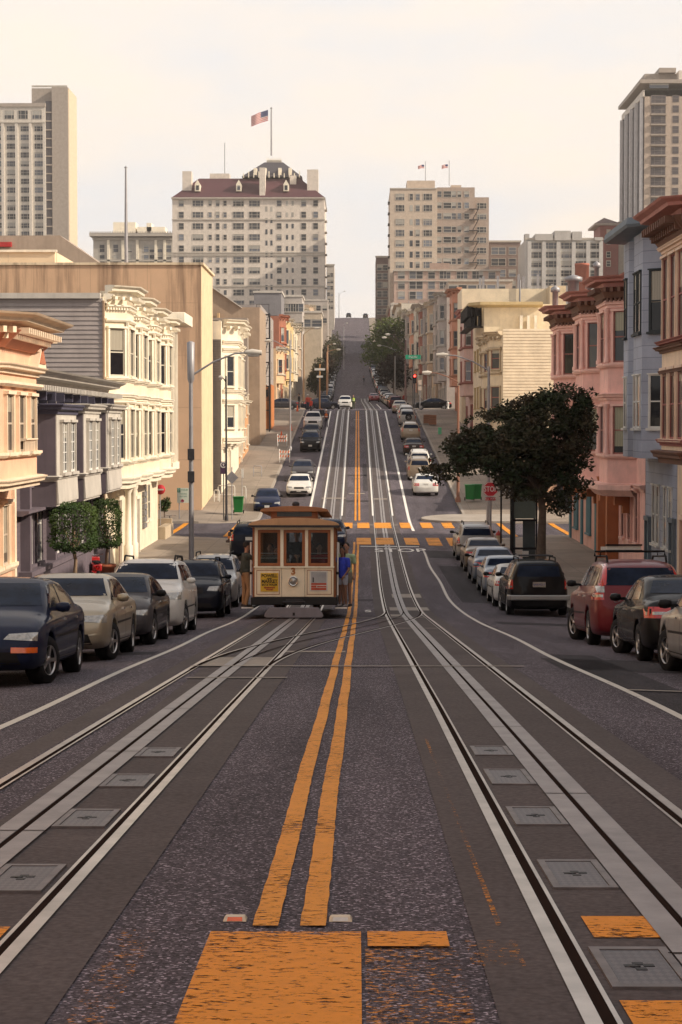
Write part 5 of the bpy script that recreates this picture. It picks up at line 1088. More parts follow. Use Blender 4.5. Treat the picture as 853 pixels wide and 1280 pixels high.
# two clipped trees in terracotta pots
for (u, D_, v0, v1, ru, lb, sd_) in ((92, 63, 629, 690, 27, 'clipped box-shaped tree in front of the grey-purple house, nearest the camera', 5), (132, 75.0, 626, 684, 17, 'clipped box-shaped tree in the tall terracotta pot by the bicycle', 6)):
    x = XU(u, D_); zc = ZV((v0 + v1) / 2, D_); hh = (v1 - v0) / 2 * D_ / F; rr = ru * D_ / F; rnd = random.Random(sd_); zb0 = zr(D_) + .14; pot = .62
    t = thing('clipped_tree', lb, 'tree', (x, D_, zb0 + pot), group='clipped potted trees'); g = MB()
    for _ in range(5200):
        p = [rnd.uniform(-1, 1) for _ in range(3)]; k = rnd.randrange(3) 
        if rnd.random() < .8: p[k] = rnd.choice((-1, 1)) * rnd.uniform(.8, 1.14)
        m_ = max(.01, (abs(p[0]) ** 4 + abs(p[1]) ** 4 + abs(p[2]) ** 4) ** (1 / 4)); f_ = min(1, (1.02 + .10 * math.sin(p[0] * 5 + sd_) * math.sin(p[1] * 4 + 1) + .10 * math.sin(p[2] * 6 + sd_) + rnd.uniform(-.03, .09)) / m_); c = Vector((p[0] * rr * f_, p[1] * rr * f_, p[2] * hh * f_ + zc - zb0 - pot)); s_ = .045 * rnd.uniform(.6, 1.4)
        a = Vector((rnd.gauss(0, 1), rnd.gauss(0, 1), rnd.gauss(0, 1))).normalized(); e = a.orthogonal().normalized(); g.add([c - a * s_, c + e * s_ * .5, c + a * s_, c - e * s_ * .5], [(0, 1, 2, 3)])
    g.build('crown', lf_top, t); g = MB(); zz = zc - zb0 - pot; g.tube([(0, 0, -.1), (.05, 0, zz * .4), (-.03, .02, zz - hh * .9), (0, 0, zz)], [.07, .055, .06, .04], 8)
    for k in range(5): g.tube([(0, 0, zz - hh), (rr * .6 * math.cos(k * 1.3), rr * .6 * math.sin(k * 1.3), zz)], [.03, .012], 5)
    g.build('trunk', mat('pale_bark', (.22, .15, .10), .9), t)
    t = thing('plant_pot', 'large terracotta pot holding the ' + ('nearer' if u == 92 else 'farther') + ' clipped tree', 'plant pot', (x, D_, zb0), group='terracotta tree pots'); g = MB(); g.lathe([(0, 0), (.24, 0), (.33, .5), (.37, .5), (.38, .62), (.33, .62), (.31, .55), (0, .55)], 20); g.build('pot', M['terra'], t)
# trees up the hill
def far_tree(name, label, u, v0, v1, ru, D, lm, seed, n=2600, size=.28, blobs=None):
    x = XU(u, D); z0 = zr(D) + .1; P = lambda uu, vv, a, b: (XU(uu, D), D + (uu * 7 % 3) - 1, ZV(vv, D), a * D / F, a * D / F * .9, b * D / F)
    bl = [P(*b) for b in (blobs or [(u, (v0 + v1) / 2, ru * .75, (v1 - v0) * .36), (u - ru * .4, v0 + (v1 - v0) * .62, ru * .6, (v1 - v0) * .28), (u + ru * .45, v0 + (v1 - v0) * .55, ru * .55, (v1 - v0) * .3), (u + ru * .1, v0 + (v1 - v0) * .25, ru * .5, (v1 - v0) * .25)])]
    return tree(name, label, (x, D, z0), bl, [(x, D, z0 - .2, .28), (x, D, z0 + 2, .2), (x, D, ZV(v1 - (v1 - v0) * .3, D), .16)], n, size, lm, seed)
far_tree('bright_street_tree', 'big yellow-green street tree on the right high up the hill', 486, 393, 480, 30, 400, lf_far, 11, 5200, .3, [(482, 412, 20, 15), (470, 432, 18, 16), (500, 420, 15, 18), (486, 440, 24, 18), (462, 448, 13, 10), (495, 405, 13, 9), (478, 456, 14, 9)])
far_tree('brown_street_tree', 'darker rounded street tree just below the bright one on the right', 493, 440, 500, 22, 335, lf_red, 12, 3200, .26, [(490, 458, 17, 14), (500, 470, 14, 18), (480, 468, 12, 14), (494, 448, 12, 8)])
for i, (u, v0, v1, ru, D_, lb) in enumerate(((398, 446, 498, 15, 335, 'lowest olive street tree on the left beyond the crest'), (404, 430, 488, 17, 375, 'second olive street tree up the hill on the left'), (411, 420, 476, 16, 420, 'third olive street tree up the hill on the left'), (418, 414, 464, 14, 480, 'topmost olive street tree in the left row'))):
    far_tree('hill_street_tree', lb, u, v0, v1, ru, D_, lf_far2 if i != 1 else lf_red, 20 + i, 2200, .26)
far_tree('hilltop_tree', 'small dark tree beside the dark block on the hilltop', 480, 384, 402, 9, 640, lf_far2, 31, 900, .4)

# ---------------------------------------------------------------- street furniture
def street_lamp(label, u, D, vtop, arms, m=None, r=.09, name='street_lamp', grp='street lamps along the hill', base=None):
    x = XU(u, D); z0 = zr(D) + .1 if base is None else base; H = ZV(vtop, D) - z0; t = thing(name, label, 'street lamp', (x, D, z0), group=grp); m = m or M['galv']; g = MB(); g.tube([(0, 0, 0), (0, 0, H * .5), (0, 0, H)], [r * 1.25, r, r * .8], 10); g.lathe([(r * 2, 0), (r * 2, .25), (r * 1.3, .35)], 10); g.build('pole', m, t)
    for (ua, va, vb) in arms:
        dx = XU(ua, D) - x; za = ZV(va, D) - z0; zb_ = ZV(vb, D) - z0; g = MB(); g.tube([(0, 0, za), (dx * .35, 0, za + (zb_ - za) * .6), (dx * .7, 0, zb_ - .02), (dx * .9, 0, zb_)], [.045, .04, .035, .035], 6); g.build('arm', m, t)
        g = MB(); s_ = 1 if dx > 0 else -1; L_ = min(.42, abs(dx) * .25) + .1
        g.tube([(dx * .9 - s_ * .1, 0, zb_ + .02), (dx * .9 + s_ * L_ * .3, 0, zb_ + .02), (dx * .9 + s_ * L_, 0, zb_)], [.06, .13, .09], 8); hd = g.build('lamp_head', C('lamp_head', (.5, .46, .4)), t); g = MB(); g.tube([(dx * .9, 0, zb_ - .06), (dx * .9 + s_ * L_ * .8, 0, zb_ - .07)], [.08, .07], 8); g.build('lens', M['platew'], hd)
    return t
t = street_lamp('grey street lamp with a fat canister on top, left pavement before the crossing', 239, 74, 428, [(318, 470, 441)], r=.085)
z0 = zr(74) + .1; g = MB(); g.lathe([(.06, ZV(480, 74) - z0), (.13, ZV(474, 74) - z0), (.145, ZV(428, 74) - z0), (.05, ZV(426.5, 74) - z0)], 14); g.build('canister', M['galv'], t)
for v_ in (568, 596): g = MB(); g.box(-.12, .13, -.16, -.06, ZV(v_ + 7, 74) - z0, ZV(v_ - 7, 74) - z0); g.build('control_box', M['dark'], t, bevel=.01)
street_lamp('slim dark lamp post by the far left corner with a short hooked arm', 283, 119.9, 470, [(277, 478, 472)], M['dark'], .06)
street_lamp('pale street lamp on the left pavement of the second block', 363, 172, 425, [(336, 440, 426)], M['galv'], .08)
street_lamp('street lamp behind the dark tree with a long arm to the left', 611, 104, 458, [(552, 463, 444)], M['galv'], .09)
street_lamp('rusty street lamp on the right with its arm reaching left over the second block', 573, 131, 482, [(534, 478, 466)], C('rust_pole', (.24, .11, .07)), .09)
street_lamp('tall twin-armed street lamp at the crest on the right', 507, 252, 425, [(485, 440, 418), (480, 442, 422)], C('brown_pole', (.14, .08, .07)), .12)
street_lamp('street lamp higher up the hill on the right', 494, 300, 445, [(474, 438, 432)], M['galv'], .1)
street_lamp('street lamp at the crest on the left with a long raised arm', 380, 255, 418, [(396, 418, 410)], C('brass_pole', (.30, .2, .12)), .13)
street_lamp('first street lamp above the crest on the left', 409, 290, 440, [(423, 440, 437)], C('brass_pole_b', (.36, .2, .12)), .1); street_lamp('second street lamp above the crest on the left', 410, 330, 432, [(418, 432, 430)], C('brass_pole_c', (.36, .22, .14)), .1)
street_lamp('street lamp on the hilltop against the sky', 424, 690, 366, [(431, 370, 364)], M['galv'], .12); street_lamp('small street lamp halfway up the far hill', 430, 470, 408, [(434, 406, 404)], M['galv'], .1)

def post(g, H, r=.035): g.tube([(0, 0, 0), (0, 0, H)], r, 8)
def sign(name, label, cat, u, D, vb, parts, z0=None, r=.035, group=None, pm=None):
    x = XU(u, D); z = (zr(D) + .12) if z0 is None else z0; t = thing(name, label, cat, (x, D, z), group=group); g = MB(); post(g, ZV(vb, D) - z, r); g.build('post', pm or M['galv'], t); return t, z
# stop sign
D = 93.5; t, z0 = sign('stop_sign', 'red octagonal stop sign in front of the dark street tree', 'stop sign', 613.5, D, 603, None, r=.06); zc = ZV(611.5, D) - z0; rr = .37
g = MB(); g.add([(rr * math.cos(R(22.5 + 45 * k)), -.09, zc + rr * math.sin(R(22.5 + 45 * k))) for k in range(8)] + [(rr * math.cos(R(22.5 + 45 * k)), -.075, zc + rr * math.sin(R(22.5 + 45 * k))) for k in range(8)], [tuple(range(8)), tuple(range(8, 16))] + [(k, (k + 1) % 8, (k + 1) % 8 + 8, k + 8) for k in range(8)]); g.build('sign_plate', C('sign_red', (.45, .018, .03), rough=.4), t)
g = MB(); 
for k in range(8):
    a0, a1 = R(22.5 + 45 * k), R(67.5 + 45 * k); g.quad(*[(q * math.cos(a), -.093, zc + q * math.sin(a)) for q, a in ((rr * .97, a0), (rr * .97, a1), (rr * .91, a1), (rr * .91, a0))])
g.build('border', M['platew'], t); o = obj('lettering', text_mesh('STOP', .36, M['platew'], .002, sx=.72, sy=.98, bold=.006), t, loc=(0, -.094, zc), rot=(math.pi / 2, 0, 0))
g = MB(); g.box(-.24, .24, -.09, -.078, zc - .52, zc - .38); g.build('all_way_plate', C('sign_red_b', (.4, .02, .03)), t); obj('lettering', text_mesh('ALL WAY', .12, M['platew'], .001), t, loc=(0, -.093, zc - .45), rot=(math.pi / 2, 0, 0))
D = 88; t, z0 = sign('black_post', 'thin black post just right of the stop sign', 'post', 627, D, 612, None, r=.04, pm=M['black'])
g = MB(); g.lathe([(0, .12), (.07, .06), (.05, 0)], 10, M=Matrix.Translation((0, 0, ZV(612, D) - z0))); g.build('cap', M['black'], t)
# shelter / phone kiosk
D = 84; x = XU(658, D); z0 = zr(D) + .14; t = thing('transit_shelter', 'dark framed glass shelter kiosk beneath the dark street tree', 'shelter', (x, D, z0)); H = ZV(618, D) - z0; a = .45
g = MB()
for px in (-a - .1, a): 
    for py in (0, 1.0): g.box(px - .035, px + .035, py - .035, py + .035, 0, H)
g.box(-a - .1, a, -.03, .03, H * .62, H * .65); g.box(-a - .1, a, -.03, .03, H * .22, H * .25); g.build('frame', M['black'], t); g = MB(); g.box(-a - .25, a + .15, -.15, 1.15, H, H + .12); g.build('roof', M['dark'], t, bevel=.02)
gl = mat('kiosk_glass', (.06, .075, .08), .08, coat=.5); g = MB(); g.box(-a - .06, a - .04, .02, .04, H * .66, H * .97); g.build('panel', C('map_panel', (.10, .12, .10)), t); g = MB(); g.box(-.1, a - .04, .3, .32, .1, H * .62); g.build('glass', gl, t); g = MB(); g.box(-a - .09, -a + .02, .1, .9, .1, H * .95); g.build('side_glass', gl, t); g = MB(); g.box(-.15, .12, -.05, 0, H * .12, H * .20); g.build('notice', M['platew'], t)
# hydrants
def hydrant(label, u, D, m1, m2, z=None):
    x = XU(u, D); z0 = zr(D) + .14; t = thing('fire_hydrant', label, 'fire hydrant', (x, D, z0), group='fire hydrants'); g = MB(); g.lathe([(.16, 0), (.16, .08), (.11, .1), (.11, .55), (.15, .58), (.15, .62)], 12); g.build('barrel', m1, t); g = MB(); g.lathe([(.14, .62), (.12, .74), (.04, .80), (.04, .86), (0, .86)], 12); g.build('bonnet', m2, t)
    g = MB(); g.tube([(-.2, 0, .42), (.2, 0, .42)], .055, 8); g.tube([(0, -.2, .42), (0, 0, .42)], .07, 8); g.build('outlet', m1, t)
hydrant('cream fire hydrant with a red cap behind the parked cars on the right corner', 624, 95, C('hydrant_cream', (.6, .45, .3)), C('hydrant_red', (.35, .04, .03)))
hydrant('white fire hydrant standing by the dark car at the crest', 560, 235, C('hydrant_white', (.7, .68, .62)), C('hydrant_white_b', (.7, .68, .62)))
# wheelie bins
def bin_(label, u, D, X=None):
    x = XU(u, D); z0 = zr(D) + .15; t = thing('wheeled_bin', label, 'bin', (x, D, z0), group='green wheeled bins'); bm_ = C('bin_green', (.012, .15, .03), rough=.45); g = MB()
    g.add([(-.25, -.28, .08), (.25, -.28, .08), (.25, .25, .08), (-.25, .25, .08), (-.31, -.36, 1.0), (.31, -.36, 1.0), (.31, .36, 1.0), (-.31, .36, 1.0)], [(0, 1, 2, 3), (4, 5, 6, 7), (0, 1, 5, 4), (1, 2, 6, 5), (2, 3, 7, 6), (3, 0, 4, 7)]); g.build('body', bm_, t, bevel=.02)
    g = MB(); g.box(-.34, .34, -.40, .38, 1.0, 1.07); g.box(-.28, .28, .38, .44, .98, 1.03); g.build('lid', bm_, t, bevel=.015)
    for q in (-1, 1): g = MB(); g.tube([(q * .27, .24, .11), (q * .33, .24, .11)], .11, 12); g.build('wheel', M['rubber'], t)
bin_('left of two green wheeled bins on the far right corner', 587.5, 131.5); bin_('right of two green wheeled bins on the far right corner', 596.5, 131.8); bin_('green wheeled bin on the far left corner beside the railings', 298, 124)
# railings / bicycle racks
def rack(label, u, D, w_, h_, m):
    x = XU(u, D); z0 = zr(D) + .14; t = thing('bicycle_rack', label, 'rack', (x, D, z0), group='tubular pavement racks'); g = MB(); g.tube([(-w_ / 2, 0, 0), (-w_ / 2, 0, h_ * .9), (-w_ / 2 + .05, 0, h_), (w_ / 2 - .05, 0, h_), (w_ / 2, 0, h_ * .9), (w_ / 2, 0, 0)], .03, 7); g.build('hoop', m, t); g = MB(); g.tube([(-w_ / 2, 0, h_ * .4), (w_ / 2, 0, h_ * .4)], .02, 6); g.build('crossbar', m, t)
wr = C('rack_white', (.62, .6, .56)); rack('small white hoop rack against the white ornate house', 271, 131, .35, .75, wr); rack('long white rail rack at the foot of the white ornate house', 283, 131.5, 1.1, 1.0, wr); rack('narrow white hoop rack behind the green bin', 305, 130, .25, 1.1, wr); rack('silver hoop rack far up the sunlit pavement', 322, 148, .6, .8, M['galv'])
# left corner signs
sgw = C('sign_cream', (.52, .56, .47)); sgg = C('sign_green', (.02, .20, .13))
D = 115.2 ; x_ = 228; D = 108.5
D = 121; t, z0 = sign('parking_sign', 'pale green-lettered parking notice on a short post before the tan wall', 'sign', 224, D, 611, None); g = MB(); z1, z2 = ZV(628.5, D) - z0, ZV(610, D) - z0; x1 = XU(237, D) - XU(224, D); g.box(-.12, x1, -.06, -.045, z1, z2); g.build('sign_plate', sgw, t)
g = MB(); g.box(-.12, .08, -.066, -.06, z2 - .27, z2); g.build('number_panel', sgg, t); obj('lettering', text_mesh('2', .24, M['platew'], .001), t, loc=(-.02, -.068, z2 - .13), rot=(math.pi / 2, 0, 0)); obj('lettering', text_mesh('HOUR', .14, sgg, .001), t, loc=(.33, -.062, z2 - .12), rot=(math.pi / 2, 0, 0)); obj('lettering', text_mesh('PARKING', .11, sgg, .001), t, loc=(.26, -.062, z2 - .36), rot=(math.pi / 2, 0, 0)); obj('lettering', text_mesh('8AM 6PM', .11, sgg, .001), t, loc=(.26, -.062, z2 - .52), rot=(math.pi / 2, 0, 0))
g = MB(); g.lathe([(0, 0), (.10, 0), (.10, .006), (.05, .006), (.05, .004), (0, .004)], 14, M=Matrix.Translation((.2, -.063, z1 + .12)) @ Matrix.Rotation(math.pi / 2, 4, 'X')); g.build('roundel', C('roundel_red', (.25, .03, .06)), t)
D = 104; t, z0 = sign('do_not_enter_sign', 'red and white round sign fixed beside the cream house corner', 'sign', 200, D, 605, None, r=.03); g = MB(); zc = ZV(612, D) - z0; g.lathe([(0, -.02), (.26, -.02), (.26, 0), (0, 0)], 24, M=Matrix.Translation((.02, -.05, zc)) @ Matrix.Rotation(math.pi / 2, 4, 'X')); g.build('sign_plate', C('sign_red_c', (.5, .03, .04)), t); g = MB(); g.box(-.16, .2, -.08, -.07, zc - .04, zc + .04); g.build('bar', M['platew'], t)
D = 117.8; D = 120.2; t, z0 = sign('direction_sign', 'dark purple sign with a white arrow roundel on the slim lamp post', 'sign', 279.5, D, 577, None, r=.03, pm=M['dark']); g = MB(); z1, z2 = ZV(592.5, D) - z0, ZV(577, D) - z0; g.box(-.19, .2, -.07, -.05, z1, z2); g.build('sign_plate', C('sign_purple', (.06, .025, .06)), t)
g = MB(); zc = ZV(581, D) - z0
for k in range(20): a0, a1 = k * math.pi / 10, (k + 1) * math.pi / 10; g.quad(*[(q * math.cos(a), -.074, zc + q * math.sin(a)) for q, a in ((.19, a0), (.19, a1), (.13, a1), (.13, a0))])
g.add([(-.07, -.074, zc), (.07, -.074, zc), (0, -.074, zc + .1)], [(0, 1, 2)]); g.box(-.025, .025, -.075, -.072, zc - .09, zc); g.build('arrow_roundel', M['platew'], t)
D = 120.6; t, z0 = sign('diamond_sign', 'back of a bare metal diamond sign on the far left corner', 'sign', 290, D, 584, None, r=.03); g = MB(); zc = ZV(597, D) - z0; q = .40; g.add([(-q, -.05, zc), (0, -.05, zc - q), (q, -.05, zc), (0, -.05, zc + q), (-q, -.04, zc), (0, -.04, zc - q), (q, -.04, zc), (0, -.04, zc + q)], [(0, 1, 2, 3), (4, 5, 6, 7), (0, 1, 5, 4), (1, 2, 6, 5), (2, 3, 7, 6), (3, 0, 4, 7)]); g.build('sign_plate', M['galv'], t)
D = 128; t, z0 = sign('small_parking_sign', 'small white edge-on parking sign on a thin pole beyond the green bin', 'sign', 302.5, D, 586, None, r=.025); g = MB(); g.box(-.03, .12, -.05, -.04, ZV(597, D) - z0, ZV(586, D) - z0); g.build('sign_plate', M['platew'], t)
# green street name sign, traffic lights
D = 236; x0 = XU(507.5, D); t, z0 = sign('street_name_sign', 'green street name sign hanging from the crest lamp mast', 'street sign', 516.5, D, 444, None, r=.07, pm=M['dark']); g = MB(); w_ = (XU(526, D) - XU(507, D)) / 2; zc = ZV(446.3, D) - z0; g.box(-w_, w_, -.14, -.10, zc - .25, zc + .25); g.build('sign_plate', C('street_green', (.01, .30, .17)), t); obj('lettering', text_mesh('Pacific', .42, M['platew'], .002), t, loc=(0, -.15, zc), rot=(math.pi / 2, 0, 0))
def signal(label, u, D, vt, lit):
    x = XU(u, D); z0 = zr(D) + .12; t = thing('traffic_light', label, 'traffic light', (x, D, z0), group='traffic lights at the crest'); H = ZV(vt, D) - z0; g = MB(); post(g, H, .07); g.build('post', M['dark'], t); g = MB(); g.box(-.2, .2, -.3, -.08, H - 1.05, H); g.build('housing', M['black'], t, bevel=.03)
    for k, c_ in enumerate(('red', 'amber', 'green')):
        g = MB(); g.lathe([(0, -.01), (.11, 0), (.12, .03)], 14, M=Matrix.Translation((0, -.31, H - .2 - k * .32)) @ Matrix.Rotation(math.pi / 2, 4, 'X'))
        on = (c_ == lit); g.build('lens', emis('signal_red_lit', (1, .03, .02), 9) if on else M['dark'], t)
signal('traffic light showing red on the right of the crest', 518.5, 233, 468, 'red'); signal('unlit-looking traffic light seen from the side on the left of the crest', 399, 234, 466, '')
g = None
D = 233; t, z0 = sign('stacked_signs', 'two pale signs stacked on a post right of the red traffic light', 'sign', 525, D, 475, None, r=.05)
for a_, b_ in ((481, 475), (488, 483)): g = MB(); g.box(-.2, .2, -.08, -.06, ZV(a_, D) - z0, ZV(b_, D) - z0); g.build('sign_plate', C('faded_sign', (.6, .5, .42)), t)
D = 232.5; t, z0 = sign('corner_sign_post', 'orange-brown post with two white name boards on the left of the crest', 'sign', 400, D, 455, None, r=.08, pm=C('orange_post', (.45, .22, .08)))
for a_, b_, w_ in ((463, 460.3, .62), (472, 469.5, .36)): g = MB(); g.box(-w_, w_, -.11, -.07, ZV(a_, D) - z0, ZV(b_, D) - z0); g.build('name_board', M['platew'], t)
# cones, barricades, crates, box
def cone(label, u, D, off=0):
    t = thing('traffic_cone', label, 'traffic cone', (XU(u, D) + off, D, zr(D) + .01), group='orange traffic cones'); g = MB(); g.box(-.2, .2, -.2, .2, 0, .04); g.build('foot', M['black'], t); g = MB(); g.lathe([(.15, .04), (.03, .74), (0, .74)], 14); g.build('cone', C('cone_orange', (.62, .10, .02)), t); g = MB(); g.lathe([(.105, .28), (.075, .42)], 14, M=Matrix.Translation((0, 0, 0)) @ Matrix.Scale(1.02, 4)); g.build('band', M['platew'], t)
cone('orange cone on the left pavement behind the white pickup', 364, 196); cone('orange cone by the sandwich board on the left pavement', 352, 186); cone('orange cone beside the crossing workers', 372, 226)
def barricade(label, u, D):
    t = thing('barricade', label, 'barricade', (XU(u, D), D, zr(D) + .14), group='folding barricades'); st = NT('barricade_stripes'); 
    for q in (-1, 1): g = MB(); g.tube([(q * .4, -.25, 0), (q * .4, 0, 1.05), (q * .4, .25, 0)], .03, 5); g.build('leg', M['platew'], t)
    for zz in (.85, .5):
        b = MB(); b.box(-.45, .45, -.12 if zz < .6 else -.06, -.08 if zz < .6 else -.02, zz - .1, zz + .1); bb = b.build('board', M['platew'], t); g = MB(); y = -.125 if zz < .6 else -.065
        for k in range(4): x0 = -.42 + k * .22; g.quad((x0, y, zz - .09), (x0 + .1, y, zz - .09), (x0 + .16, y, zz + .09), (x0 + .06, y, zz + .09))
        g.build('stripes', C('barricade_orange', (.62, .12, .03)), bb)
barricade('orange and white barricade standing by the left pole of the second block', 356, 160); barricade('orange and white barricade farther up near the cone', 353, 176)
for u, D_, lb, h_ in ((534, 205, 'left of two brown crates on the right pavement of the second block', .9), (541, 203, 'right of two brown crates on the right pavement of the second block', 1.0)):
    t = thing('wooden_crate', lb, 'crate', (XU(u, D_), D_, zr(D_) + .14), group='brown wooden crates'); g = MB(); g.box(-.36, .36, -.4, .4, 0, h_); g.build('body', C('crate_brown', (.20, .09, .05)), t, bevel=.01); g = MB()
    for k in range(4): g.box(-.38, .38, -.43, -.405, .06 + k * h_ / 4, .02 + (k + .85) * h_ / 4)
    g.build('slats', C('crate_slat', (.26, .12, .065)), t)
t = thing('green_utility_box', 'small bright green box at the kerb on the right of the second block', 'utility box', (XU(550, 190), 190, zr(190) + .14)); g = MB(); g.box(-.16, .16, -.15, .15, 0, .6); g.build('body', C('utility_green', (.12, .45, .25)), t, bevel=.02); g = MB(); g.box(-.18, .18, -.17, .17, .6, .66); g.build('lid', C('utility_green_b', (.2, .5, .3)), t)
t = thing('meter_stump', 'orange-banded stump on the left corner kerb near the crossing', 'bollard', (XU(287, 99.5), 99.5, zr(99.5) + .14)); g = MB(); g.lathe([(.2, 0), (.2, .1), (.09, .14), (.09, .5), (0, .55)], 12); g.build('body', C('stump_dark', (.05, .03, .03)), t); g = MB(); g.lathe([(.095, .2), (.095, .32)], 12); g.build('band', C('stump_orange', (.6, .2, .05)), t)
# bicycle / scooter by the pot, plants at the ribbed building
D = 73.6; x = XU(128, D) - .25; z0 = zr(D) + .15; t = thing('red_motor_scooter', 'red and chrome scooter parked behind the farther potted tree', 'scooter', (x, D, z0), (0, 0, R(15)))
g = MB(); g.box(-.17, .17, -.35, .3, .45, .72); g.box(-.15, .15, -.35, .6, .28, .4); g.box(-.2, .2, .5, .6, .3, .95); g.build('body', C('scooter_red', (.45, .02, .02), coat=.8, rough=.3), t, bevel=.04); g = MB(); g.box(-.13, .13, -.4, .25, .74, .83); g.build('seat', M['plastic'], t, bevel=.03)
for y in (-.55, .72): g = MB(); g.lathe([(.13, -.05), (.23, -.05), (.25, 0), (.23, .05), (.13, .05)], 18, M=Matrix.Translation((0, y, .25)) @ Matrix.Rotation(math.pi / 2, 4, 'Y')); g.build('wheel', M['rubber'], t)
g = MB(); g.tube([(-.32, .42, 1.05), (0, .52, 1.0), (.32, .42, 1.05)], .02, 6); g.tube([(0, .72, .25), (0, .52, 1.0)], .03, 6); g.build('handlebar', M['chrome'], t); g = MB(); g.lathe([(0, -.05), (.08, -.03), (.08, .03)], 12, M=Matrix.Translation((0, -.42, .6)) @ Matrix.Rotation(math.pi / 2, 4, 'X')); g.build('lamp', M['red'], t)
for i, (u, v0, v1, D_, lb) in enumerate(((205, 622, 638, 105.8, 'dark green bush in the planter by the ribbed building'),)):
    x = XU(u, D_); z = ZV(640, D_); tree('planter_bush', lb, (x, D_ + .15, z), [(x, D_ + .15, ZV(632, D_), .3, .3, .35), (x + .15, D_ + .1, ZV(628, D_), .2, .2, .3)], [(x, D_ + .15, z - .3, .03), (x, D_ + .15, z + .1, .02)], 900, .06, lf_top, 41, cat='bush')
t = thing('parked_motorcycle', 'grey motorcycle parked by the planter of the ribbed building', 'motorcycle', (XU(211, 107.5), 107.5, zr(107.5) + .02)); g = MB(); g.tube([(0, -.5, .55), (0, .1, .75), (0, .5, .8)], [.12, .16, .08], 8); g.build('body', M['dark'], t)
for y in (-.65, .65): g = MB(); g.lathe([(.2, -.05), (.29, -.05), (.31, 0), (.29, .05), (.2, .05)], 18, M=Matrix.Translation((0, y, .31)) @ Matrix.Rotation(math.pi / 2, 4, 'Y')); g.build('wheel', M['rubber'], t)
g = MB(); g.tube([(-.35, .4, 1.05), (.35, .4, 1.05)], .02, 6); g.tube([(0, .65, .31), (0, .4, 1.05)], .03, 6); g.build('handlebar', M['chrome'], t)
# far crest flag on the white building, awnings on the butter house
flagpole('flagpole', 'short flagpole above the off-white house on the right of the hill', 511, 400, 378, 470, .08); flag('tiny striped flag above the white building near the hilltop', 511, 379, 470, 1.9, 1.1, .1, False)
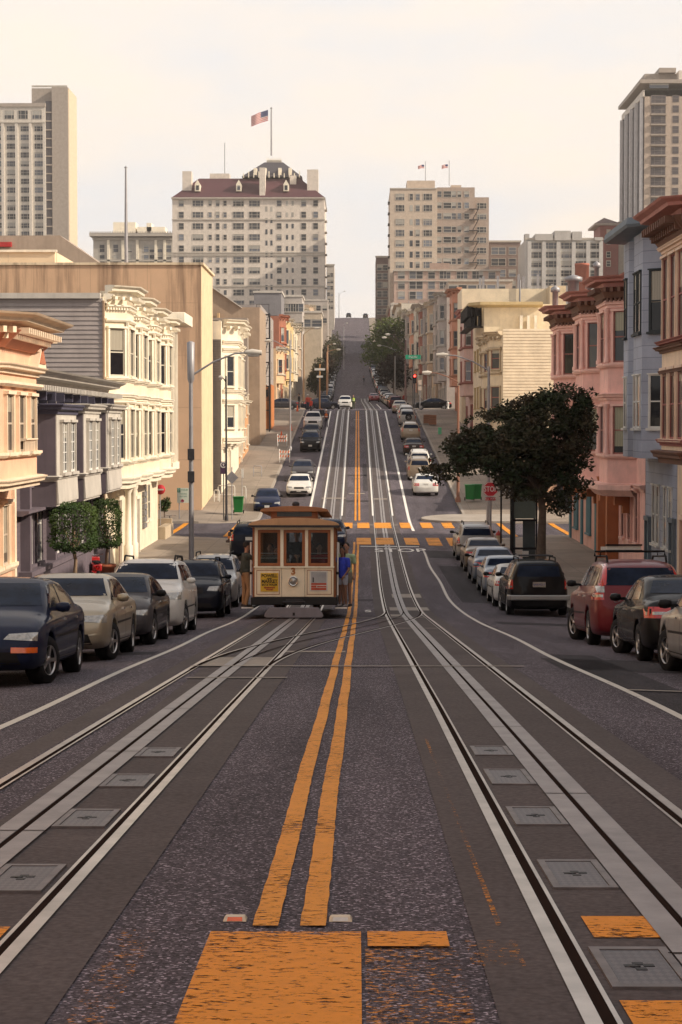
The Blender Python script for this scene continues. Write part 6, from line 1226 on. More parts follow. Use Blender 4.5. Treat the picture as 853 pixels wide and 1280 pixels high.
# ---------------------------------------------------------------- cars
SPEC = {
 # top profile (y, z) rear to front, belt rear/front, L, W, glass polygons
 'sedan': dict(L=4.55, W=1.76, R=.32, wb=(-1.32, 1.38), top=[(-2.27, .60), (-2.25, .92), (-2.12, 1.02), (-1.72, 1.07), (-1.42, 1.12), (-.78, 1.385), (-.30, 1.44), (.20, 1.425), (.52, 1.34), (1.18, 1.02), (1.60, .95), (2.02, .84), (2.20, .72), (2.27, .52)],
   belt=(.96, .86), side=[((.98, .99), (-.02, 1.0), (-.02, 1.335), (.40, 1.325)), ((-.10, 1.0), (-.98, 1.02), (-.66, 1.31), (-.10, 1.335))],
   ws=((.70, 1.06), (.56, 1.345)), rw=((.66, 1.13), (.54, 1.335)), head=(.44, .82, .64, .77), tail=(.46, .84, .74, .92), grille=(.34, .60, .72), mir=(.82, 1.0), plate=(.84, .50)),
 'coupe': dict(L=4.5, W=1.76, R=.32, wb=(-1.30, 1.36), top=[(-2.25, .58), (-2.23, .90), (-2.10, 1.0), (-1.80, 1.05), (-1.55, 1.08), (-.80, 1.36), (-.30, 1.42), (.20, 1.40), (.50, 1.32), (1.25, .98), (1.65, .90), (2.02, .78), (2.18, .66), (2.25, .5)],
   belt=(.96, .82), side=[((1.0, .97), (-.02, .99), (-.02, 1.315), (.38, 1.30)), ((-.10, .99), (-1.05, 1.02), (-.70, 1.28), (-.10, 1.315))],
   ws=((.70, 1.03), (.56, 1.325)), rw=((.66, 1.11), (.54, 1.31)), head=(.40, .80, .60, .71), tail=(.46, .84, .74, .90), grille=(.34, .54, .64), mir=(.82, .98), plate=(.82, .46)),
 'suv': dict(L=4.6, W=1.84, R=.36, wb=(-1.30, 1.38), top=[(-2.29, .62), (-2.27, 1.0), (-2.22, 1.16), (-2.10, 1.42), (-1.98, 1.58), (-1.60, 1.68), (-.60, 1.72), (.20, 1.70), (.60, 1.60), (1.22, 1.20), (1.60, 1.12), (2.05, 1.00), (2.24, .86), (2.30, .60)],
   belt=(1.10, 1.02), side=[((1.02, 1.16), (.06, 1.17), (.06, 1.57), (.48, 1.56)), ((-.04, 1.17), (-.90, 1.18), (-.90, 1.56), (-.04, 1.57)), ((-1.0, 1.18), (-1.86, 1.20), (-1.66, 1.52), (-1.0, 1.55))],
   ws=((.72, 1.24), (.60, 1.60)), rw=((.72, 1.20), (.60, 1.54)), head=(.46, .86, .80, .96), tail=(.70, .89, .92, 1.24), grille=(.36, .74, .92), mir=(.88, 1.18), plate=(1.02, .60)),
 'boxy': dict(L=4.6, W=1.82, R=.37, wb=(-1.34, 1.36), top=[(-2.29, .62), (-2.28, 1.05), (-2.26, 1.20), (-2.20, 1.55), (-2.12, 1.66), (-1.70, 1.72), (-.60, 1.74), (.30, 1.72), (.62, 1.62), (1.05, 1.22), (1.50, 1.16), (2.08, 1.10), (2.26, .96), (2.30, .62)],
   belt=(1.12, 1.06), side=[((.92, 1.18), (.06, 1.19), (.06, 1.60), (.52, 1.59)), ((-.04, 1.19), (-.92, 1.19), (-.92, 1.60), (-.04, 1.60)), ((-1.02, 1.19), (-2.02, 1.20), (-1.94, 1.58), (-1.02, 1.60))],
   ws=((.72, 1.26), (.62, 1.62)), rw=((.74, 1.22), (.66, 1.60)), head=(.50, .86, .84, .98), tail=(.76, .895, .84, 1.12), grille=(.42, .80, .96), mir=(.84, 1.18), plate=(.98, .62)),
 'pickup': dict(L=5.2, W=1.9, R=.38, wb=(-1.6, 1.62), top=[(-2.58, .62), (-2.57, 1.05), (-2.5, 1.10), (-1.5, 1.12), (-.72, 1.12), (-.66, 1.14), (-.58, 1.70), (-.2, 1.80), (.40, 1.79), (.72, 1.70), (1.22, 1.26), (1.6, 1.18), (2.35, 1.10), (2.54, .98), (2.6, .62)],
   belt=(1.10, 1.08), side=[((1.06, 1.22), (.36, 1.22), (.36, 1.64), (.66, 1.63)), ((.28, 1.22), (-.5, 1.22), (-.42, 1.64), (.28, 1.65))],
   ws=((.74, 1.30), (.62, 1.68)), rw=((.70, 1.30), (.60, 1.62)), head=(.52, .88, .80, .98), tail=(.80, .93, .80, 1.05), grille=(.46, .74, .96), mir=(1.0, 1.26), plate=(.66, .56)),
}
def lerp_tab(t, y):
    for (a, za), (b, zb) in zip(t, t[1:]):
        if y <= b: return za + (zb - za) * (y - a) / max(1e-6, b - a)
    return t[-1][1]
BODY = {}
def car_body(kind):
    s = SPEC[kind]; hl = s['L'] / 2; W = s['W'] / 2; g = MB(); ys = sorted(set([p[0] for p in s['top']] + [-hl + s['L'] * k / 30 for k in range(1, 30)]))
    ys2 = [ys[0]]
    for y in ys[1:]:
        if y - ys2[-1] > .035 or y in (hl, -hl): ys2.append(y)
    ys = ys2; secs = []
    for y in ys:
        q = abs(y) / hl; zt = lerp_tab(s['top'], y); taper = 1 - .13 * max(0, (q - .72) / .28) ** 2.4 - .02 * q * q; w = W * taper
        bl = s['belt'][0] + (s['belt'][1] - s['belt'][0]) * (y + hl) / s['L']; belt = min(bl, zt - .035); h = max(0, zt - belt)
        zb = .20 + .12 * max(0, (q - .86) / .14) ** 1.5; mid = (zb + belt) / 2
        k_ = .30 if h > .2 else .18; wt = w * .93 - h * k_ - .02
        half = [(0, zb), (w * .80, zb), (w * .955, zb + .05), (w * .995, zb + .16), (w, mid), (w * .985, belt - .05), (w * .945, belt)]
        if h > .2: half += [(w * .93 - h * .25 * k_ - .01, belt + h * .22), (wt + .02, zt - h * .16), (wt - .06, zt - .025), (wt * .55, zt - .004), (0, zt)]
        else: half += [(w * .88, belt + h * .45), (w * .78, belt + h * .72), (w * .66, belt + h * .88), (w * .36, belt + h * .97), (0, zt)]
        secs.append([(x, y, z) for x, z in half] + [(-x, y, z) for x, z in half[-2:0:-1]])
    n = len(secs[0]); vs = [p for r in secs for p in r]; fs = []
    for i in range(len(secs) - 1):
        for j in range(n): fs.append((i * n + j, i * n + (j + 1) % n, (i + 1) * n + (j + 1) % n, (i + 1) * n + j))
    # caps closed as strips so that subdivision keeps them flat
    for base in (0, (len(secs) - 1) * n):
        m = n // 2
        for j in range(1, m): 
            a, b, c, d = base + j, base + j + 1, base + (n - j - 1), base + (n - j)
            if j + 1 == n - j - 1: fs.append((a, b, d % (base + n) if d < base + n else base))
            else: fs.append((a, b, c, d))
        fs.append((base, base + 1, base + n - 1))
    g.add(vs, fs, 0, True); o = g.build('tmp', [M['plastic']]); ss = o.modifiers.new('s', 'SUBSURF'); ss.levels = 1; ss.render_levels = 1
    bpy.context.view_layer.update(); dg = bpy.context.evaluated_depsgraph_get(); full = bpy.data.meshes.new_from_object(o.evaluated_get(dg)); bpy.data.objects.remove(o)
    bm = bmesh.new(); bm.from_mesh(full); bvh = BVHTree.FromBMesh(bm); bm.free()
    # wheel wells cut with cylinders
    o = bpy.data.objects.new('tmp', full); col.objects.link(o); cuts = []
    for y in s['wb']:
        for q in (-1, 1):
            c = MB(); Rr = s['R'] + .055; c.lathe([(0, 0), (Rr, 0), (Rr, .6), (0, .6)], 28, M=Matrix.Translation((q * (W - .34) if q > 0 else q * (W - .34), y, s['R'] + .02)) @ Matrix.Rotation(q * math.pi / 2, 4, 'Y'), sm=False)
            bmx = c.mesh('c', [M['plastic']]); b2 = bmesh.new(); b2.from_mesh(bmx); bmesh.ops.remove_doubles(b2, verts=b2.verts, dist=1e-5); bmesh.ops.recalc_face_normals(b2, faces=b2.faces); b2.to_mesh(bmx); b2.free()
            co_ = bpy.data.objects.new('c', bmx); col.objects.link(co_); cuts.append(co_); bo = o.modifiers.new('b', 'BOOLEAN'); bo.object = co_; bo.operation = 'DIFFERENCE'; bo.solver = 'EXACT'
    o.data.materials.append(M['black'])
    for c in cuts: c.data.materials.clear(); c.data.materials.append(M['black'])
    bpy.context.view_layer.update(); me = bpy.data.meshes.new_from_object(o.evaluated_get(bpy.context.evaluated_depsgraph_get())); bpy.data.objects.remove(o)
    for c in cuts: bpy.data.objects.remove(c)
    # faces deep inside the wells are dark
    for p in me.polygons:
        c = p.center; inw = any(math.hypot(c.y - y, c.z - s['R'] - .02) < s['R'] + .045 for y in s['wb']) and abs(c.x) < W * .93
        onr = any(abs(math.hypot(c.y - y, c.z - s['R'] - .02) - s['R'] - .055) < .012 for y in s['wb']) and abs(c.x) > W - .36
        p.material_index = 1 if (inw or onr) and c.z < .95 else 0; p.use_smooth = not onr
    me.materials.clear(); me.materials.append(M['plastic']); me.materials.append(M['black'])
    return me, bvh
def patch(bvh, P, direction, nu=8, nv=5, off=.006, start=4.0):
    # four corners projected along direction onto the body
    d = Vector(direction); vs = []; ok = {}
    for j in range(nv + 1):
        for i in range(nu + 1):
            a, b = i / nu, j / nv; p = (Vector(P[0]).lerp(Vector(P[1]), a)).lerp(Vector(P[3]).lerp(Vector(P[2]), a), b); h = bvh.ray_cast(p - d * start, d)
            if h[0] is None: ok[(i, j)] = None
            else: n = h[1] if h[1].dot(d) < 0 else -h[1]; vs.append(h[0] + n * off); ok[(i, j)] = len(vs) - 1
    fs = []
    for j in range(nv):
        for i in range(nu):
            q = [ok[(i, j)], ok[(i + 1, j)], ok[(i + 1, j + 1)], ok[(i, j + 1)]]
            if None not in q: fs.append(tuple(q))
    return vs, fs
def seam(bvh, pts, q, g, w=.008):
    for (y0, z0), (y1, z1) in zip(pts, pts[1:]):
        dy, dz = y1 - y0, z1 - z0; L_ = math.hypot(dy, dz); ny, nz = -dz / L_ * w, dy / L_ * w
        v, f = patch(bvh, [(0, y0 - ny, z0 - nz), (0, y0 + ny, z0 + nz), (0, y1 + ny, z1 + nz), (0, y1 - ny, z1 - nz)], (-q, 0, 0), 1, 8, .002); g.add(v, f, 0, True)
PARTS = {}
def wheel_meshes(R_):
    t = MB(); w = .11; t.lathe([(R_ * .62, -w), (R_ * .93, -w), (R_, -w * .7), (R_, w * .7), (R_ * .93, w), (R_ * .62, w)], 28, M=Matrix.Rotation(math.pi / 2, 4, 'Y'))
    r = MB(); r.lathe([(R_ * .66, w * .9), (R_ * .62, w * .95), (R_ * .58, w * .6), (R_ * .2, w * .55), (R_ * .14, w * .8), (0, w * .8)], 24, M=Matrix.Rotation(math.pi / 2, 4, 'Y'), mi=1)
    for k in range(5): r.box(-R_ * .07, R_ * .07, R_ * .12, R_ * .62, w * .5, w * .88, 0, Matrix.Rotation(math.pi / 2, 4, 'Y') @ Matrix.Rotation(k * 2 * math.pi / 5, 4, 'Z'))
    r.lathe([(R_ * .67, w * .6), (R_ * .67, w * .98), (R_ * .6, w * .98), (R_ * .6, w * .6)], 24, M=Matrix.Rotation(math.pi / 2, 4, 'Y'))
    r.lathe([(R_ * .18, w * .5), (R_ * .16, w * .92), (0, w * .92)], 12, M=Matrix.Rotation(math.pi / 2, 4, 'Y'))
    return t.mesh('wheel', M['rubber']), r.mesh('rim', [M['rim'], M['black']])
def proto(kind):
    if kind in PARTS: return PARTS[kind]
    s = SPEC[kind]; me, bvh = car_body(kind); hl = s['L'] / 2; W = s['W'] / 2; L = []   # (name, mesh, loc, rotz, children)
    def dec(name, quads, m, off=.006, nu=8, nv=5):
        g = MB()
        for P, d in quads: v, f = patch(bvh, P, d, nu, nv, off); g.add(v, f, 0, True)
        return (name, g.mesh(name, m), (0, 0, 0), 0, [])
    (a, z0), (b, z1) = s['ws']; L.append(dec('windscreen', [(((-a, 0, z0), (a, 0, z0), (b, 0, z1), (-b, 0, z1)), (0, -1, 0))], M['carglass'], nu=14))
    (a, z0), (b, z1) = s['rw']; L.append(dec('rear_window', [(((-a, 0, z0), (a, 0, z0), (b, 0, z1), (-b, 0, z1)), (0, 1, 0))], M['carglass'], nu=14))
    for q in (-1, 1):
        for P in s['side']: L.append(dec('side_window', [([(0, y, z) for y, z in P], (-q, 0, 0))], M['carglass']))
    a, b, z0, z1 = s['head']
    for q in (-1, 1):
        L.append(dec('headlight', [(((q * a, 0, z0 + .02), (q * b, 0, z0), (q * b, 0, z1), (q * (a + .06), 0, z1 - .02)), (0, -1, 0))], M['lamp']))
    a, b, z0, z1 = s['tail']
    for q in (-1, 1):
        t_ = dec('taillight', [(((q * a, 0, z0), (q * b, 0, z0), (q * b, 0, z1), (q * a, 0, z1)), (0, 1, 0))], M['red']); 
        bl = MB(); v, f = patch(bvh, ((q * (a + .02), 0, z0 + .05), (q * (b - .02), 0, z0 + .05), (q * (b - .02), 0, z0 + .10), (q * (a + .02), 0, z0 + .10)), (0, 1, 0), 4, 2, .012); bl.add(v, f, 0, True)
        L.append(t_[:4] + ([('reversing_lens', bl.mesh('reversing_lens', M['lamp']), (0, 0, 0), 0)],))
    w_, z0, z1 = s['grille']; L.append(dec('grille', [(((-w_, 0, z0), (w_, 0, z0), (w_ * .95, 0, z1), (-w_ * .95, 0, z1)), (0, -1, 0)), (((-.62, 0, .30), (.62, 0, .30), (.56, 0, .46), (-.56, 0, .46)), (0, -1, 0))], M['plastic']))
    for zz, d in ((s['plate'][1] - .02, -1), (s['plate'][0], 1)):
        h = bvh.ray_cast(Vector((0, -d * 5, zz)), Vector((0, d, 0))); g = MB(); y = h[0].y; e = -d; g.box(-.155, .155, min(y, y + e * .02), max(y, y + e * .02), zz - .075, zz + .075); L.append(('number_plate', g.mesh('number_plate', M['platew']), (0, 0, 0), 0, []))
    g = MB(); dk = -1
    for q in (-1, 1):
        ys = [s['side'][0][0][0] + .02, s['side'][0][1][0] - .04, s['side'][1][1][0] + .05]
        for i, y in enumerate(ys): seam(bvh, [(y, .32), (y, s['belt'][0] - .02)], q, g)
        seam(bvh, [(ys[0], .33), (ys[-1], .33)], q, g)
        seam(bvh, [(ys[0], .62), (ys[-1], .64)], q, g, .018)
    L.append(('door_seams', g.mesh('door_seams', M['black']), (0, 0, 0), 0, []))
    for q in (-1, 1):
        for i in range(2):
            y = s['side'][i][1][0] + .12; h = bvh.ray_cast(Vector((q * 3, y, s['belt'][0] - .12)), Vector((-q, 0, 0))); g = MB(); x = h[0].x; g.box(x - .01, x + .03, y - .02, y + .14, s['belt'][0] - .14, s['belt'][0] - .11) if q > 0 else g.box(x - .03, x + .01, y - .02, y + .14, s['belt'][0] - .14, s['belt'][0] - .11)
            L.append(('door_handle', g.mesh('door_handle', M['chrome']), (0, 0, 0), 0, []))
        y, z = s['mir']; g = MB(); g.lathe([(0, -.11), (.07, -.10), (.095, -.02), (.08, .06), (0, .09)], 12, M=Matrix.Translation((q * (W + .07), y, z + .03)) @ Matrix.Rotation(q * math.pi / 2, 4, 'Y') @ Matrix.Diagonal((.75, .9, 1, 1))); g.box(min(q * (W - .12), q * W), max(q * (W - .12), q * W), y - .03, y + .03, z - .02, z + .03); L.append(('door_mirror', g.mesh('door_mirror', M['plastic']), (0, 0, 0), 0, []))
    if kind in ('suv', 'boxy'):
        for q in (-1, 1): g = MB(); x = q * (W - .36); z = s['top'][6][1] - .01; g.tube([(x, -1.6, z - .06), (x, -1.5, z + .06), (x, .1, z + .07), (x, .25, z - .04)], .022, 6); L.append(('roof_rail', g.mesh('roof_rail', M['plastic']), (0, 0, 0), 0, []))
        g = MB(); 
        for q in (-1, 1): seam(bvh, [(-hl + .25, .30), (hl - .25, .30)], q, g, .07)
        L.append(('lower_cladding', g.mesh('lower_cladding', M['plastic']), (0, 0, 0), 0, []))
    tm, rm = wheel_meshes(s['R'])
    for i, y in enumerate(s['wb']):
        for q in (-1, 1): L.append(('front_wheel' if i else 'rear_wheel', tm, (q * (W - .13), y, s['R']), 0 if q > 0 else math.pi, [('rim', rm, (0, 0, 0), 0)]))
    PARTS[kind] = (me, L, bvh); return PARTS[kind]
CARN = 0
SIDE = {'left': 'kerbside cars in the left row', 'right': 'kerbside cars in the right row'}
def car(kind, paint, x, D, away, label, name=None, group=None, turn=0, yaw=0, taill=None, full=True, cat=None, sc_=1.0):
    if D < 60: x *= 1.045; D *= 1.045
    elif D < 92 and not name: x *= 1.02; D *= 1.01
    me, L, bvh = proto(kind); nm = name or {'sedan': 'parked_sedan', 'coupe': 'parked_sedan', 'suv': 'parked_suv', 'boxy': 'parked_suv', 'pickup': 'pickup_truck'}[kind]
    sl = math.atan(slope(D)); rz = 0 if away else math.pi
    t = thing(nm, label, cat or ('pickup truck' if kind == 'pickup' else 'car'), (x, D, zx(x, D) + .012), group=group)
    t.rotation_euler = (Matrix.Rotation(sl, 3, 'X') @ Matrix.Rotation(rz + yaw, 3, 'Z')).to_euler(); t.scale = (sc_, sc_, sc_ * .965)
    if full:
        b = obj('body', me, t); b.material_slots[0].link = 'OBJECT'; b.material_slots[0].material = paint
        for (n, m_, loc, r, ch) in L:
            p = obj(n.replace('front_wheel', 'wheel').replace('rear_wheel', 'wheel'), m_, t, loc=loc, rot=(0, 0, r + (turn if n == 'front_wheel' else 0)))
            if n in ('door_mirror',): p.material_slots[0].link = 'OBJECT'; p.material_slots[0].material = paint if (len(label) % 3) else M['plastic']
            for (n2, m2, l2, r2) in ch: obj(n2, m2, p, loc=l2)
    else:
        # far copy: the whole car in one mesh
        k = (kind, paint.name)
        if k not in FARC:
            bm = bmesh.new(); mats = [paint, M['black'], M['carglass'], M['lamp'], M['red'], M['rubber'], M['platew']]
            def put(m_, mi, T=Matrix()):
                tmp = m_.copy(); tmp.transform(T)
                for p in tmp.polygons: p.material_index = mi if mi is not None else p.material_index
                bm.from_mesh(tmp); bpy.data.meshes.remove(tmp)
            put(me, None)
            for (n, m_, loc, r, ch) in L:
                mi = {'windscreen': 2, 'rear_window': 2, 'side_window': 2, 'headlight': 3, 'taillight': 4, 'front_wheel': 5, 'rear_wheel': 5, 'number_plate': 6, 'grille': 1, 'door_mirror': 1}.get(n)
                if mi: put(m_, mi, Matrix.Translation(loc) @ Matrix.Rotation(r, 4, 'Z'))
            f = bpy.data.meshes.new('body'); bm.to_mesh(f); bm.free()
            for m_ in mats: f.materials.append(m_)
            FARC[k] = f
        obj('body', FARC[k], t)
    return t
FARC = {}
CP = {k: car_paint('paint_' + k, c, mt) for k, c, mt in (('navy', (.012, .017, .045), .35), ('beige', (.40, .34, .25), .5), ('grey', (.06, .055, .06), .5), ('white', (.66, .64, .60), .05), ('midnight', (.010, .012, .022), .3), ('silver', (.36, .35, .34), .6), ('black', (.010, .009, .010), .2), ('red', (.16, .010, .016), .35), ('steel', (.15, .18, .24), .6), ('paleblue', (.26, .30, .36), .55), ('gold', (.16, .12, .085), .55), ('champagne', (.34, .27, .20), .5), ('dark', (.02, .018, .022), .3), ('maroon', (.08, .012, .014), .3), ('brown', (.045, .028, .022), .3))}
GL, GR = SIDE['left'], SIDE['right']
def ctext(t, txt, size, loc, rot, m, sx=1): obj('lettering', text_mesh(txt, size, m, .002, sx=sx), t, loc=loc, rot=rot)
# left row, fronts towards the camera
c1 = car('coupe', CP['navy'], -4.58, 25.55, 0, 'dark navy sedan with amber bumper lamps, nearest car in the left row', group=GL, turn=R(-16), sc_=1.0)
_, _, bv = proto('coupe'); 
for q in (-1, 1):
    v, f = patch(bv, ((q * .50, 0, .45), (q * .80, 0, .45), (q * .80, 0, .52), (q * .50, 0, .52)), (0, -1, 0), 8, 2, .012); g = MB(); g.add(v, f, 0, True); g.build('indicator', M['amber'], c1)
car('sedan', CP['beige'], -4.53, 31.5, 0, 'champagne beige sedan second in the left row', group=GL, turn=R(-14))
car('coupe', CP['grey'], -4.50, 37.2, 0, 'dark grey sedan third in the left row with round lamps', group=GL, turn=R(-8))
car('suv', CP['white'], -4.42, 42.4, 0, 'white crossover with black roof rails, fourth in the left row', group=GL, turn=R(-8))
car('suv', CP['midnight'], -4.50, 55.6, 0, 'midnight blue crossover with a chrome grille behind the white one', group=GL)
c6 = car('suv', CP['silver'], -4.62, 64.5, 0, 'silver crossover next to the cable car in the left row', group=GL)
g = MB(); g.box(-.42, .42, 2.29, 2.32, .86, .90); g.build('grille_bar', M['chrome'], c6)
c7 = car('suv', CP['midnight'], -4.9, 92, 1, 'dark blue crossover with a red tail lamp hidden behind the cable car on its left', name='moving_suv')
car('sedan', CP['navy'], -1.40, 98, 0, 'dark blue sedan following behind the cable car on its right', name='moving_sedan')
# left row, second block
car('sedan', CP['navy'], XU(334, 128), 128.3, 0, 'dark blue sedan at the far left corner, first car of the second block', group=GL, yaw=R(2))
car('sedan', CP['white'], -3.98, 137.5, 0, 'pearl white sedan with a wide grille in the second block, left row', group=GL)
car('coupe', CP['grey'], -4.08, 149, 0, 'dark grey hatch-like sedan above the pearl white one', group=GL)
car('boxy', CP['black'], -4.07, 174, 0, 'black crossover with lit-looking lamps in the middle of the second block', group=GL)
car('sedan', CP['dark'], -4.3, 187, 0, 'dark sedan half hidden behind the black crossover', group=GL)
car('pickup', CP['white'], -4.45, 200.6, 0, 'white pickup truck by the workers at the top of the second block', group=GL)
# crossing the crest
car('sedan', CP['midnight'], XU(400, 238.5), 238.5, 1, 'dark sedan turning across the crest behind the workers', name='crossing_sedan', yaw=R(-70))
car('sedan', CP['grey'], XU(352, 240), 240, 1, 'grey sedan waiting in the cross street at the left of the crest', name='crossing_sedan', yaw=R(90))
c = car('sedan', CP['black'], XU(541, 236.5), 236.5, 1, 'long black open-topped car crossing at the right of the crest', name='crossing_sedan', yaw=R(90))
car('boxy', CP['white'], -1.55, 251, 0, 'white crossover coming down over the crest', name='oncoming_suv')
car('coupe', CP['red'], 2.6, 312, 1, 'small red car driving away up the hill', name='climbing_car', full=True)
# right row, rears towards the camera
car('sedan', CP['silver'], 5.08, 26.2, 1, 'silver sedan cut by the right edge, nearest in the right row', group=GR, turn=R(12))
car('sedan', CP['black'], 5.12, 31.7, 1, 'glossy black sedan with a chrome bumper strip beside the red crossover', group=GR, turn=R(14))
r3 = car('suv', CP['red'], 5.08, 37.6, 1, 'dark red crossover with tall tail lamps and a ski rack on its roof', group=GR, turn=R(14))
g = MB(); 
for y in (-1.0, -.1): g.tube([(-.62, y, 1.77), (-.62, y, 1.87), (.62, y, 1.87), (.62, y, 1.77)], .022, 6)
rk = g.build('roof_rack', M['plastic'], r3); g = MB(); g.box(-.50, .15, -1.1, -.98, 1.90, 1.97); g.box(-.50, .15, -.2, -.08, 1.90, 1.97); g.build('ski_clamp', M['platew'], rk); g = MB(); g.box(-.52, .17, -1.13, -.95, 1.975, 2.01); g.box(-.52, .17, -1.13, -.95, 1.86, 1.895); g.build('clamp_pad', M['black'], rk)
_, _, bv = proto('suv')
for q in (-1, 1):
    v, f = patch(bv, ((q * .66, 0, 1.20), (q * .86, 0, 1.20), (q * .68, 0, 1.60), (q * .60, 0, 1.60)), (0, 1, 0), 4, 10, .012); g = MB(); g.add(v, f, 0, True); g.build('upper_taillight', M['red'], r3)
    v, f = patch(bv, ((q * .69, 0, 1.06), (q * .86, 0, 1.06), (q * .85, 0, 1.18), (q * .69, 0, 1.18)), (0, 1, 0), 4, 3, .014); g = MB(); g.add(v, f, 0, True); g.build('clear_lens', M['lamp'], r3)
ctext(r3, 'CR-V', .10, (-.42, -2.315, .90), (math.pi / 2, 0, 0), M['chrome'])
r4 = car('boxy', CP['black'], 5.12, 58.2, 1, 'black boxy off-roader with silver rear bumper and roof basket', group=GR, turn=R(6))
g = MB(); g.box(-.86, .86, -2.40, -2.25, .50, .66); g.box(-.92, -.80, -2.36, -1.85, .50, .66); g.box(.80, .92, -2.36, -1.85, .50, .66); g.build('bumper', CP['silver'], r4, bevel=.03)
g = MB()
for y in (-1.2, -.8, -.4, 0): g.tube([(-.5, y, 1.84), (.5, y, 1.84)], .018, 5)
for x in (-.5, .5): g.tube([(x, -1.25, 1.84), (x, .05, 1.84)], .025, 5)
g.build('roof_basket', M['dark'], r4)
g = MB(); g.box(-.19, .19, -2.345, -2.30, .90, 1.06); g.build('plate_frame', M['chrome'], r4); ctext(r4, '4XKM219', .085, (0, -2.352, .98), (math.pi / 2, 0, 0), C('plate_blue', (.03, .05, .2)))
car('coupe', CP['white'], 5.15, 65.2, 1, 'white sedan tucked in front of the black off-roader', group=GR); car('sedan', CP['paleblue'], 5.15, 70.9, 1, 'pale silver-blue sedan in the middle of the right row', group=GR); car('sedan', CP['steel'], 5.15, 76.8, 1, 'steel blue sedan below the stop sign', group=GR)
car('sedan', CP['gold'], 5.2, 83.6, 1, 'dark gold sedan with brownish tail lamps near the corner', group=GR); car('boxy', CP['silver'], 5.25, 90.6, 1, 'silver boxy off-roader at the head of the right row near the crossing', group=GR)
# right row, second block
for k_, p_, D_, u_, lb in (('sedan', 'white', 138.3, 531.5, 'bright white sedan, first car of the second block on the right'), ('boxy', 'champagne', 149, 524, 'champagne crossover just above the bright white sedan'), ('boxy', 'white', 155.5, 524, 'white crossover peeking over the champagne one'), ('sedan', 'brown', 170.5, 517, 'very dark sedan alone in the middle of the right row'), ('suv', 'champagne', 187, 513, 'pale bronze estate with a white roof below the crest'), ('boxy', 'silver', 206, 509, 'silver crossover with a spare wheel on its back door'), ('suv', 'white', 213, 507.5, 'white crossover above the one with the spare wheel'), ('sedan', 'champagne', 225.5, 500, 'cream sedan at the very crest on the right')):
    c = car(k_, CP[p_], XU(u_, D_), D_, 1, lb, group=GR)
    if 'spare wheel on its' in lb: tm, rm = wheel_meshes(.34); w_ = obj('spare_wheel', tm, c, loc=(.1, -2.42, .98), rot=(0, 0, -math.pi / 2)); obj('rim', rm, w_)
# rows beyond the crest
rnd = random.Random(4); pk = ['white', 'silver', 'midnight', 'grey', 'black', 'paleblue', 'navy', 'champagne', 'white', 'silver', 'steel', 'dark']
wd = {'white': 'white', 'silver': 'silver', 'midnight': 'midnight blue', 'grey': 'dark grey', 'black': 'black', 'paleblue': 'pale blue', 'navy': 'navy', 'champagne': 'beige', 'steel': 'steel blue', 'dark': 'near-black', 'maroon': 'maroon', 'red': 'red'}
kd = {'sedan': 'sedan', 'suv': 'crossover', 'coupe': 'low car', 'boxy': 'off-roader'}
_o = ['first', 'second', 'third', 'fourth', 'fifth', 'sixth', 'seventh', 'eighth', 'ninth']; _t = ['tenth', 'eleventh', 'twelfth', 'thirteenth', 'fourteenth', 'fifteenth', 'sixteenth', 'seventeenth', 'eighteenth', 'nineteenth']
def ordn(i):
    i += 1
    if i < 10: return _o[i - 1]
    if i < 20: return _t[i - 10]
    w_ = {2: 'twent', 3: 'thirt', 4: 'fort', 5: 'fift'}[i // 10]; return w_ + 'ieth' if i % 10 == 0 else w_ + 'y-' + _o[i % 10 - 1]
for i in range(52):
    D_ = 257 + i * 6.3 + rnd.uniform(-.25, .25); k_ = rnd.choice(['sedan', 'suv', 'coupe', 'boxy', 'sedan']); p_ = ['midnight', 'dark', 'grey', 'silver', 'white', 'silver', 'black', 'white', 'silver', 'navy', 'steel', 'white', 'paleblue', 'grey', 'white', 'silver', 'white'][(i * 3 + i // 17) % 17] if i > 5 else ['midnight', 'dark', 'black', 'grey', 'silver', 'white'][i]
    car(k_, CP[p_], axis(D_) - 4.4, D_, 0, '%s %s, %s car beyond the crest in the left row' % (wd[p_], kd[k_], ordn(i)), group='cars beyond the crest on the left', full=False)
for i in range(34):
    k_, p_ = (('boxy', 'maroon'), ('boxy', 'maroon'), ('suv', 'dark'), ('sedan', 'white'), ('coupe', 'paleblue'), ('sedan', 'white'), ('suv', 'silver'), ('sedan', 'navy'), ('sedan', 'white'), ('suv', 'grey'))[i % 10 if i < 10 else (i * 3) % 8 + 2]
    D_ = 256.5 + i * 6.4; car(k_, CP[p_], axis(D_) + 4.9, D_, 1, '%s %s, %s car beyond the crest in the right row' % (wd[p_], kd[k_], ordn(i)), group='cars beyond the crest on the right', full=False)
car('boxy', CP['dark'], XU(436, 692), 692, 0, 'tiny dark vehicle with pale top cresting the far hill', name='hilltop_vehicle', full=False)
car('boxy', CP['dark'], XU(457, 690), 690, 1, 'dark vehicle parked at the top of the far hill by the tree', name='hilltop_vehicle', full=False)
